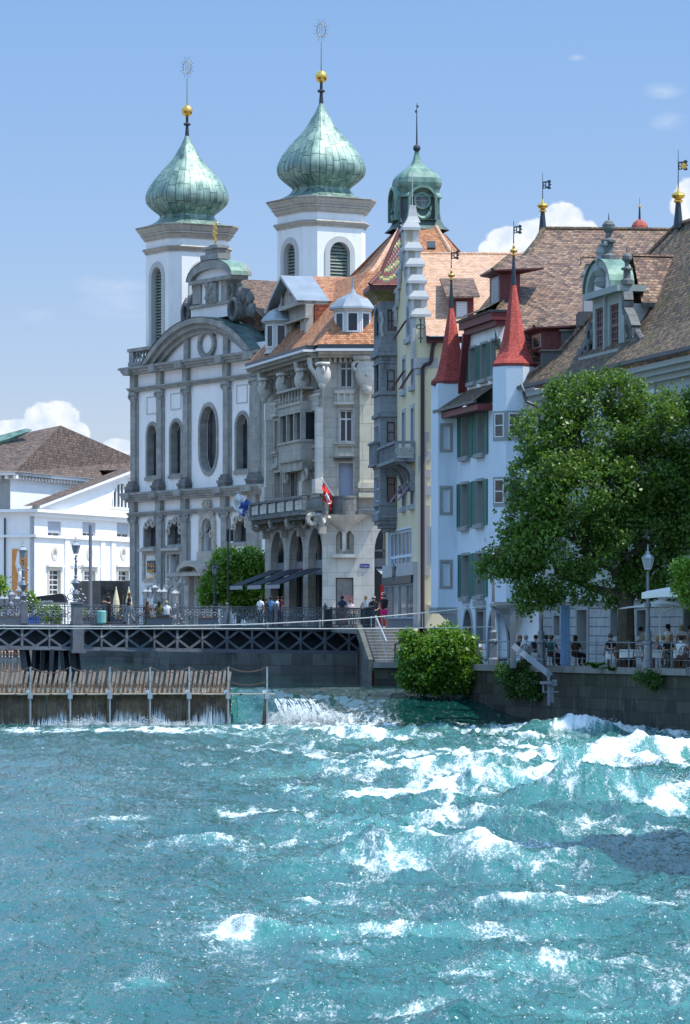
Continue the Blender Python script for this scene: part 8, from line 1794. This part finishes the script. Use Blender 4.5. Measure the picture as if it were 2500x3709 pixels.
def body_data(pose):
    if pose in CACHE: return CACHE[pose]
    J = skel(pose); names = list(J); bm = bmesh.new(); ly = bm.verts.layers.skin.verify(); vs = [bm.verts.new(J[n]) for n in names]
    for a, b in BN: bm.edges.new((vs[names.index(a)], vs[names.index(b)]))
    for n, v in zip(names, vs): v[ly].radius = RAD[n]; v[ly].use_root = n == 'pel'
    me = bpy.data.meshes.new('tmp_body'); bm.to_mesh(me); bm.free(); o = bpy.data.objects.new('tmp_body', me); COL.objects.link(o); o.modifiers.new('s', 'SKIN'); o.modifiers.new('d', 'SUBSURF').levels = 1
    o.modifiers['d'].render_levels = 1
    dg = bpy.context.evaluated_depsgraph_get(); e = bpy.data.meshes.new_from_object(o.evaluated_get(dg)); bpy.data.objects.remove(o)
    V = [v.co.copy() for v in e.vertices]; Nn = [v.normal.copy() for v in e.vertices]; Fc = [tuple(p.vertices) for p in e.polygons]
    hd = Vector(J['hd']); 
    for i, v in enumerate(V):       # a little face: brow, nose, chin
        r = v - hd
        if r.length < .14 and r.y < -.03 and abs(r.x) < .03: V[i] = v + Vector((0, -.018 if -.04 < r.z < .02 else .0, 0))
    tags_ = []
    for f in Fc:
        c = sum((V[i] for i in f), Vector()) / len(f); best = None
        for a, b in BN:
            A, B = Vector(J[a]), Vector(J[b]); d = B - A; t = max(0, min(1, (c - A).dot(d) / d.length_squared)); q = (c - A - d * t).length - .02 * (a in ('pel', 'sp', 'ch'))
            if best is None or q < best[0]: best = (q, a, b, t)
        tags_.append(best[1:])
    CACHE[pose] = (J, V, Nn, Fc, tags_); return CACHE[pose]
PM = {}
def pcol(c, rough=.85):
    if c not in PM: PM[c] = plain('cloth_%d' % len(PM) if rough > .6 else 'skin_%d' % len(PM), c, rough, var=.1, scale=4)
    return PM[c]
SK, SKT = (.50, .29, .20), (.36, .19, .12)
def person(px, d, zf, yaw, pose, shirt, legs, hair, label, long_legs=True, sleeve=.55, longhair=0, hat=None, glasses=False, h=1.0, skin=SK, group=None, zoff=0):
    J, V, Nn, Fc, tg = body_data(pose); c = P(px, HY, d); base = Vector((c.x, c.y, zf + zoff)); root = thing('person', label, 'person', base, group)
    R = Matrix.Rotation(yaw, 3, 'Z') * h
    def mk(name, verts, faces, mat):
        me = bpy.data.meshes.new(name); me.from_pydata([R @ v for v in verts], [], faces); me.uv_layers.new(name='UVMap'); me.materials.append(mat); me.polygons.foreach_set('use_smooth', [True] * len(me.polygons)); o = bpy.data.objects.new(name, me); COL.objects.link(o); o.parent = root; ORG[o.name] = base; return o
    q = MB(); 
    for t in 'lr':
        w, m = Vector(J[t + 'w']), Vector(J[t + 'm']); dv = (m - w).normalized(); sd = dv.cross(Vector((0, 1, 0)) if abs(dv.z) > .5 else Vector((0, 0, 1))).normalized(); up = sd.cross(dv)
        for k, L in enumerate((.055, .065, .06, .045)): a = m + sd * (.027 - .018 * k) + dv * .012; q.tube([a, a + dv * L * .55, a + dv * L * .9 - up * .02], [.0095, .009, .007], 4)
        a = w.lerp(m, .4) + sd * .03; q.tube([a, a + sd * .022 + dv * .03, a + sd * .02 + dv * .055], [.011, .01, .008], 4)
    n0 = len(V); body = mk('body', V + q.v, Fc + [tuple(i + n0 for i in f) for f in q.f], pcol(skin, .5))
    def cloth(name, test, off, col):
        fs = [f for f, t in zip(Fc, tg) if test(*t)]; ids = sorted({i for f in fs for i in f}); mp = {i: k for k, i in enumerate(ids)}
        if fs: mk(name, [V[i] + Nn[i] * off for i in ids], [tuple(mp[i] for i in f) for f in fs], pcol(col))
    cloth('shirt', lambda a, b, t: a in ('pel', 'sp', 'ch') and b not in ('lh', 'rh') or (a in ('ls', 'rs') and t < sleeve), .014, shirt)
    cut = 1.1 if long_legs else .55
    cloth('trousers' if long_legs else 'shorts', lambda a, b, t: b in ('lh', 'rh') or (a in ('lh', 'rh') and t < cut * 1.0) or (long_legs and a in ('lk', 'rk') and t < .93), .019, legs)
    cloth('shoes', lambda a, b, t: a in ('la', 'ra'), .012, (.05, .045, .04) if long_legs else (.4, .38, .36))
    hd = Vector(J['hd']); q = MB(); q.sphere(hd + Vector((0, .028, .03)), .112, 12, (.92, 1.0, 1.02))
    if longhair: q.loft([[hd + Vector((.1 * math.cos(a_), .035 + .075 * math.sin(a_), z_)) for a_ in [math.pi * k / 5 - .1 for k in range(6)]] for z_ in (.02, -.12, -.12 - longhair)], closed=False); q.sphere(hd + Vector((0, .07, -.1 - longhair * .5)), .09, 8, (1.05, .6, 1 + longhair * 4))
    mk('hair', q.v, q.f, pcol(hair))
    if hat: q = MB(); q.lathe(hd + Vector((0, .01, .06)), [(.165, 0), (.165, .012), (.105, .02), (.1, .09), (.06, .11)], 12) if hat[0] == 'brim' else (q.sphere(hd + Vector((0, .01, .05)), .115, 10, (1, 1.05, .75)), q.box(Fr((0, 0), (1, 0)), hd.x - .06, hd.x + .06, hd.z + .03, hd.z + .045, -hd.y + .08, -hd.y + .18)); mk('hat', q.v, q.f, pcol(hat[1]))
    e = MB()
    for s in (-1, 1): e.sphere(hd + Vector((s * .033, -.088, .005)), .022 if glasses else .011, 6, (1, .5, .8))
    if glasses: e.bar(hd + Vector((-.08, -.06, .012)), hd + Vector((.08, -.06, .012)), .008)
    mk('sunglasses' if glasses else 'eyes', e.v, e.f, pcol((.015, .015, .015)))
    return root
BK, WH, DK, BR_, BL = (.015, .015, .017), (.75, .75, .75), (.03, .022, .018), (.16, .08, .035), (.45, .32, .15)
dk = .19
person(393, 207.4, dk, -.9, 'phone', BK, BK, DK, 'man in black clothes standing on the bridge looking at a phone', sleeve=.5)
person(468, 206.6, .17, -1.2, 'walk', BK, (.28, .29, .32), BR_, 'woman in black top and grey trousers walking on the bridge', longhair=.05)
for x, sh, hr, lab, lh in ((534, (.10, .06, .045), (.12, .06, .035), 'person with long brown hair seated on the bridge bench under the candelabra', .25), (577, (.11, .10, .035), DK, 'person in an olive top seated on the bridge bench, seen from behind', .12), (604, WH, BL, 'person in a white shirt and violet cap seated on the bridge bench', 0)):
    person(x, 207.6, .10, math.pi, 'sit', sh, (.2, .2, .22), hr, lab, longhair=lh, zoff=.05, hat=('cap', (.2, .12, .4)) if x == 604 else None)
for x, sh, hr, lab, y_ in ((944, WH, DK, 'person in a white top among the group behind the bridge railing', 2.6), (966, BK, DK, 'short dark-haired person in black in the group behind the bridge railing', .4), (982, (.08, .2, .38), DK, 'person in a blue shirt in the group behind the bridge railing', 3.0), (1006, (.6, .63, .66), DK, 'dark-haired person in a pale shirt talking in the group near the shop awnings', 1.2), (1022, (.25, .02, .05), (.05, .02, .015), 'person in a dark red top at the right of the group by the shop', -1.4)):
    person(x, 215.2, .03, y_, 'stand', sh, (.05, .06, .09), hr, lab, h=.93 if x == 966 else 1.0)
person(1240, 215, -.04, math.pi, 'stand', (.02, .045, .08), (.4, .34, .26), DK, 'man in a dark blue shirt and beige shorts seen from behind near the shop window', long_legs=False, h=1.06)
person(1271, 216.5, -.06, .1, 'stand', (.62, .5, .52), (.6, .6, .6), BR_, 'woman in a pale floral top coming past the shop window', h=.95)
person(1325, 200, -.06, .5, 'hips', (.5, .52, .53), (.03, .04, .06), BL, 'woman in a striped sleeveless top with hands raised near the street sign', sleeve=.1, glasses=True)
person(1354, 196, -.06, -.2, 'hips', BK, BK, DK, 'bearded man in black shirt and pale cap by the top of the stairs', hat=('cap', (.3, .3, .3)), h=.97)
person(1393, 189, -.06, -.35, 'hips', BK, (.85, .02, .2), BR_, 'woman in a black top and bright pink shorts at the top of the stairs', long_legs=False, sleeve=.1, glasses=True)
T = ZT
def seat(px, dd, yaw, *a, **k): return person(px, dd, T, yaw, k.pop('pose', 'sit'), *a, **k)
seat(1884, 158.3, .3, (.05, .04, .04), (.5, .48, .45), (.25, .13, .06), 'woman with curly hair and glasses at the leftmost terrace table', glasses=True, longhair=.05)
seat(1906, 157.2, 2.9, (.62, .68, .75), (.1, .1, .12), (.35, .3, .27), 'grey-haired man in a pale blue tee seen from behind at the leftmost table')
seat(1941, 157.6, -.1, BK, (.4, .4, .42), DK, 'man in a black tee and sunglasses at the leftmost terrace table', glasses=True)
seat(1981, 159.0, 1.5, BK, BK, DK, 'dark-haired person half hidden behind the capped diner')
seat(1998, 156.8, 2.6, (.01, .13, .12), (.03, .03, .03), BR_, 'diner in a teal shirt and dark cap seen from behind', hat=('cap', (.03, .03, .035)))
seat(2086, 155.2, 2.4, (.05, .035, .025), BK, (.045, .02, .012), 'woman with long dark hair seated just right of the blue boards', longhair=.35)
seat(2213, 151.5, .55, (.012, .013, .016), (.62, .62, .6), (.1, .08, .07), 'bearded man in a black polo and white shorts sitting sideways at the railing', pose='sit_legs', long_legs=False, glasses=True, h=1.05)
seat(2252, 151.2, 2.2, (.3, .14, .14), (.25, .12, .12), (.32, .09, .03), 'woman with curly red hair and a floral dress beside the tree trunk', longhair=.18)
seat(2376, 148.6, -1.2, (.22, .21, .25), (.15, .15, .18), BL, 'blonde woman in a grey top leaning towards the parasol table', longhair=.08, sleeve=.2)
seat(2402, 150.3, 2.9, WH, (.3, .3, .3), BL, 'fair-haired person in white between the two parasol tables')
seat(2422, 147.9, .2, BK, (.1, .1, .1), BL, 'woman in a black top with blonde hair facing the river', longhair=.1)
seat(2468, 146.2, 2.6, WH, (.1, .1, .12), DK, 'man in a white tee with dark hair seen from behind at the right table')
seat(2477, 148.5, 0, (.6, .58, .56), BK, BR_, 'brown-haired diner facing the man in the white tee at the right table')
person(2338, 151.5, T, -1.5, 'lean', (.55, .5, .40), (.05, .05, .06), DK, 'waiter in a cream shirt bending over beside the lamp post', sleeve=.95)
person(2420, 153.0, T, -.8, 'stand', WH, (.3, .3, .32), DK, 'woman in a white top and black brimmed hat standing by the wall', hat=('brim', BK), longhair=.1, sleeve=.1)
person(2470, 152.5, T, .2, 'stand', WH, (.1, .1, .1), BL, 'woman in a white sleeveless top and sunglasses standing by the wall', glasses=True, longhair=.12, sleeve=.05)
person(2502, 150.5, T, .9, 'stand', (.4, .4, .42), BK, DK, 'dark-haired person standing half out of view at the right edge')
for x, lab in ((12, 'bather in dark swimwear at the left end of the row on the far steps'), (30, 'bather leaning forward, second on the far steps'), (48, 'bather with bare legs, third on the far steps'), (66, 'bather at the right end of the row on the far steps')):
    person(x, 290.2, ZU + .30, random.uniform(-.6, .6), 'sit', SK if x != 48 else (.3, .35, .45), BK, DK, lab, long_legs=False, group='bathers on the steps under the bridge', sleeve=0)
q = MB()
for k in range(4): q.box(WF, -40, (125 - CX) / F * 291, ZU - .3 + k * .3, ZU + .0 + k * .3, -292.5, -289.3 - k * .45)
tag(q.build('river_steps', M['quay']), 'low stone bathing steps at the far bank under the left end of the bridge', 'steps')
# ------------------------------------------------------------ terrace furniture
def tbox(q, c, x0, x1, y0, y1, z0, z1): q.loft([[c + Vector(v) for v in ((x0, y0, z0), (x1, y0, z0), (x1, y1, z0), (x0, y1, z0))], [c + Vector(v) for v in ((x0, y0, z1), (x1, y0, z1), (x1, y1, z1), (x0, y1, z1))]], cap=True)
def furniture(o): pass
c0 = P(2300, HY, 150.4); c0.z = T
tab = thing('dining_table', 'table with a white cloth between the red-haired woman and the lamp post', 'table', c0, 'terrace tables')
q = MB(); tbox(q, c0, -.6, .6, -.38, .38, .71, .75); q.build('tabletop', M['rattan'], tab)
for sx_ in (-1, 1):
    for sy in (-1, 1): q = MB(); tbox(q, c0, sx_ * .5 - .03, sx_ * .5 + .03, sy * .3 - .03, sy * .3 + .03, 0, .71); q.build('leg', M['rattan'], tab)
q = MB(); rg = lambda e, z, wv: [c0 + Vector((x * (.62 + e) + wv * math.sin(i * 2.1), y * (.40 + e) + wv * math.cos(i * 1.7), z)) for i, (x, y) in enumerate([(-1, -1), (-.5, -1), (0, -1), (.5, -1), (1, -1), (1, 0), (1, 1), (.5, 1), (0, 1), (-.5, 1), (-1, 1), (-1, 0)])]
q.loft([rg(.02, .42, .02), rg(.01, .6, .01), rg(0, .757, 0)]); q.face(rg(0, .757, 0)); q.build('tablecloth', M['cloth_white'], tab)
q = MB(); q.lathe(c0 + Vector((.1, 0, .76)), [(.03, 0), (.035, .12), (.012, .16), (.012, .22)], 8); q.lathe(c0 + Vector((-.2, .1, .76)), [(.04, 0), (.045, .1)], 8); tag(q.build('glassware', M['lampglass']), 'glasses standing on the white tablecloth left of the lamp post', 'glasses')
for x, dd, lab in ((2412, 148.6, 'white-clothed table in front of the blonde woman in black'), (2497, 146.8, 'white-clothed table cut off by the right edge'), (1928, 157.4, 'small table between the pale-blue and the black-shirted man'), (2012, 157.6, 'table behind the railing left of the blue boards'), (2236, 151.4, 'small table between the bearded man and the red-haired woman')):
    c = P(x, HY, dd); c.z = T; dup(tab, c, 0, lab, scale=.75 if x in (2236, 1928) else None)
def chair_at(x, dd, rz, lab, first=[None]):
    c = P(x, HY, dd); c.z = T
    if first[0]: return dup(first[0], c, rz, lab)
    t = thing('bistro_chair', lab, 'chair', c, 'brown lattice-backed bistro chairs'); t.rotation_euler = (0, 0, rz); first[0] = t
    q = MB(); q.lathe(c + Vector((0, 0, .43)), [(.22, 0), (.23, .02), (.22, .04)], 14); q.build('seat', M['rattan'], t)
    for a_, b_ in ((-1, -1), (1, -1), (-1, 1), (1, 1)): q = MB(); q.tube([c + Vector((a_ * .17, b_ * .17, .43)), c + Vector((a_ * .21, b_ * .22, 0))], .018, 6); q.build('leg', M['rattan'], t)
    q = MB(); pts = [c + Vector((.22 * math.cos(math.pi * k / 12), .2, .45 + .48 * math.sin(math.pi * k / 12) ** .7)) for k in range(13)]; q.tube(pts, .02, 6)
    for s in (-.12, 0, .12): q.tube([c + Vector((s - .09, .2, .5)), c + Vector((s, .2, .68)), c + Vector((s + (.02 if s < 0 else -.02 if s > 0 else 0), .2, .9 if s == 0 else .84))], .012, 5); q.tube([c + Vector((s + .09, .2, .5)), c + Vector((s, .2, .68)), c + Vector((s - .04, .2, .84))], .012, 5)
    q.build('backrest', M['rattan'], t)
for x, dd, rz, lab in ((2312, 149.3, math.pi, 'empty lattice-backed chair against the table left of the lamp post'), (2470, 145.8, math.pi + .3, 'lattice-backed chair under the man in the white tee'), (1906, 156.9, 2.9, 'chair under the man in the pale blue tee'), (2213, 151.7, .55, 'chair of the bearded man at the railing'), (2252, 150.9, 2.2, 'chair of the red-haired woman'), (2424, 147.9, .2, 'chair of the blonde woman in black'), (2376, 148.7, -1.2, 'chair of the woman in the grey top'), (2498, 145.2, 2.9, 'chair at the very right edge of the terrace'), (2086, 155.3, 2.4, 'chair of the long-haired woman right of the blue boards'), (1998, 156.7, 2.6, 'chair of the diner in teal'), (1941, 157.8, -.1, 'chair of the man in black sunglasses at the leftmost table')): chair_at(x, dd, rz, lab)
def parasol(px, dd, pyc, pyt, half, lab, val=0, shut=False):
    c = P(px, HY, dd); ze = (HY - pyc) / F * dd; zt = (HY - pyt) / F * dd; t = thing('parasol', lab, 'parasol', Vector((c.x, c.y, T)), 'white parasols over the terrace')
    q = MB(); q.tube([Vector((c.x, c.y, T)), Vector((c.x, c.y, zt))], .035, 8); q.lathe(Vector((c.x, c.y, T)), [(.3, 0), (.3, .06), (.06, .1)], 12); q.build('pole', M['whitepaint'], t)
    q = MB(); an = .5; cr = [Vector((c.x + half * 1.35 * math.cos(an + math.pi / 2 * k), c.y + half * 1.35 * math.sin(an + math.pi / 2 * k), ze)) for k in range(4)]; rim = []
    for k in range(4):
        a, b = cr[k], cr[(k + 1) % 4]
        for s in range(4): p = a.lerp(b, s / 4); rim.append(p + Vector((0, 0, .1 * math.sin(math.pi * s / 4))))
    md_ = [p.lerp(Vector((c.x, c.y, zt)), .5) - Vector((0, 0, .04)) for p in rim]; tp = [p.lerp(Vector((c.x, c.y, zt)), .98) for p in rim]; q.loft([rim, md_, tp]); 
    if val: q.loft([[p - Vector((0, 0, val)) for p in rim], rim])
    q.build('canopy', M['canvas'], t)
    q = MB(); hub = Vector((c.x, c.y, zt - .55)); [q.bar(hub, p.lerp(Vector((c.x, c.y, zt)), .45) - Vector((0, 0, .06)), .025) for p in cr]; q.build('rib', M['whitepaint'], t)
parasol(2392, 149.6, 2207, 2171, 1.55, 'lower white parasol with its pole just right of the lamp post')
parasol(2515, 146.5, 2148, 2103, 1.9, 'higher and larger white parasol with a deep valance at the right edge', val=.24)
# ------------------------------------------------------------ flags
def flag(px, py, d, px2, py2, mats, lab, name, cloth, cat='flag'):
    a, b = P(px, py, d), P(px2, py2, d - 1.2); t = thing(name, lab, cat, a); q = MB(); q.tube([a, b], .03, 6); q.sphere(b, .05, 6); q.build('flagpole', M['whitepaint'], t)
    for k, (poly, m) in enumerate(cloth):
        q = MB(); n = 10
        pts = [[P(x0 + (x1 - x0) * s / n + 2.5 * math.sin(s * 1.3 + j), y0 + (y1 - y0) * s / n, d - 1.0 + .12 * math.sin(s * .9 + j * 2) - .03 * k) for s in range(n + 1)] for j, ((x0, y0), (x1, y1)) in enumerate(poly)]
        q.loft(pts, closed=False); q.build('cloth' if k == 0 else 'cloth_marking', M[m], t)
flag(1216, 1806, 223.5, 1165, 1733, None, 'red flag with a white cross on a slanting pole above the balcony corner', 'red_flag', [([((1168, 1740), (1170, 1815)), ((1182, 1768), (1184, 1822)), ((1194, 1784), (1192, 1836)), ((1203, 1802), (1199, 1848))], 'flagred'), ([((1178, 1790), (1178, 1800)), ((1184, 1776), (1184, 1814)), ((1190, 1800), (1190, 1832)), ((1197, 1818), (1197, 1830))], 'cloth_white')])
flag(906, 1822, 238, 861, 1780, None, 'white and blue flag drooping from a pole at the left end of the balcony', 'blue_white_flag', [([((862, 1781), (840, 1830)), ((880, 1795), (852, 1850)), ((890, 1806), (876, 1874))], 'cloth_white'), ([((884, 1800), (858, 1852)), ((896, 1812), (874, 1868)), ((908, 1820), (884, 1872))], 'flagblue')])
# ------------------------------------------------------------ things on the bridge and the square
def bench(x0, x1, lab):
    d = 207.6; u0, u1 = (x0 - CX) / F * d, (x1 - CX) / F * d; zd = .17 - .00014 * (x0 - 0); t = thing('bench', lab, 'bench', Vector(((u0 + u1) / 2, d, zd)), 'benches along the bridge'); q = MB(); q.box(WF, u0, u1, zd + .42, zd + .47, -d - .45, -d)
    q.build('seat', M['benchwood'], t); q = MB(); q.box(WF, u0 + .05, u1 - .05, zd, zd + .42, -d - .4, -d - .05); q.build('base', M['fascia'], t)
for x0, x1, lab in ((-40, 100, 'bench at the far left of the bridge'), (255, 345, 'bench just right of the ornate pier lamp'), (385, 452, 'bench beside the man with the phone'), (530, 630, 'bench with three seated people'), (715, 792, 'empty bench right of the three seated people')): bench(x0, x1, lab + ', wooden seat on a grey base')
d = 206.8; q = MB(); c = P(368, 2258, d); c.z = .13; q.lathe(c, [(.2, 0), (.27, .1), (.28, .75), (.24, .8)], 12); tag(q.build('litter_bin', M['teal']), 'pale teal bin on the bridge left of the man with the phone', 'bin')
c = P(120, 2255, 207.5); q = MB(); q.box(WF, c.x - .38, c.x + .38, .16, .55, -208, -207.5); q.box(WF, c.x - .4, c.x + .4, .55, .6, -208.02, -207.48); tag(q.build('crate', M['crateblue']), 'blue plastic crate behind the railing left of the pier lamp', 'crate')
KD_ = 330; kio = thing('kiosk', 'grey-brown timber kiosk lettered Box between the theatre and the church', 'kiosk', P(420, 2272, KD_)); fk = Fr(P(366, 0, KD_)[:2], P(446, 0, KD_ + 1.5)[:2]); q = MB(); zk_ = (HY - 2103) / F * KD_; q.box(fk, 0, fk.L, 0, zk_, -4, 0); q.build('wall', M['boards'], kio); q = MB(); f2_ = Fr(fk.pt(fk.L + .01, 0)[:2], P(485, 0, KD_ - 1.5)[:2]); q.box(f2_, 0, f2_.L, 0, zk_, -3, 0); q.build('wall', M['boards'], kio); text('Box', fk, .75, zk_ - 1.25, 1.0, 'iron', kio, .03)
for x, lab in ((421, 'folded cream parasol standing in front of the kiosk, left one'), (467, 'folded cream parasol behind the walking woman, at the right of the kiosk')):
    c = P(x, 2270, 300); t = thing('folded_parasol', lab, 'parasol', Vector((c.x, c.y, -.06)), 'folded cream parasols'); q = MB(); q.lathe(Vector((c.x, c.y, 0)), [(.12, 1.0), (.22, 1.3), (.3, 1.75), (.26, 2.2), (.1, 2.95), (.02, 3.3)], 9); q.build('cloth', M['cream'], t); q = MB(); q.tube([(c.x, c.y, -.06), (c.x, c.y, 3.35)], .04, 6); q.build('pole', M['whitepaint'], t)
ms = thing('market_stall', 'black covered stall roof with pale lettering behind the railing in front of the theatre', 'stall', P(175, 2272, 300)); q = MB(); q.poly(WF, [((x - CX) / F * 300, (HY - y) / F * 300) for x, y in ((108, 2184), (112, 2168), (130, 2161), (200, 2152), (222, 2150), (232, 2158), (240, 2183))], -302.5, -300, back=True); cvr = q.build('cover', M['tarp'], ms); q = MB(); q.box(WF, *[(x - CX) / F * 300 for x in (108, 240)], *[(HY - y) / F * 300 for y in (2187, 2181)], -302.6, -299.95); q.build('edge', M['fascia'], ms); text('www.schmid.lu', WF, (160 - CX) / F * 300, (HY - 2181) / F * 300, .25, 'cloth_white', ms, -299.94 - 0)
for x in (115, 235): q = MB(); q.bar(P(x, 2185, 300.5), P(x, 2274, 300.5), .08); q.build('post', M['iron'], ms)
q = MB(); c = P(328, 2270, 298); q.tube([(c.x, c.y, -.06), (c.x, c.y, (HY - 1905) / F * 298)], .14, 8); q.sphere((c.x, c.y, (HY - 1903) / F * 298), .13, 8); tag(q.build('tall_pole', M['fascia']), 'plain tall dark pole in front of the theatre windows', 'pole')
tl_ = thing('traffic_light', 'black traffic signal on a thin post above the small bright tree', 'traffic light', P(826, 2272, 236)); q = MB(); q.tube([P(826, 2272, 236), P(826, 1915, 236)], .05, 6); q.build('post', M['iron'], tl_)
for x in (820, 835): q = MB(); q.box(WF, *[(xx - CX) / F * 235.8 for xx in (x, x + 11)], *[(HY - y) / F * 235.8 for y in (1960, 1918)], -236.1, -235.8); [q.lathe(P(x + 5.5, y, 235.7), [(.1, 0), (.09, .06)], 8) for y in (1926, 1939, 1952)]; q.build('signal_head', M['iron'], tl_)
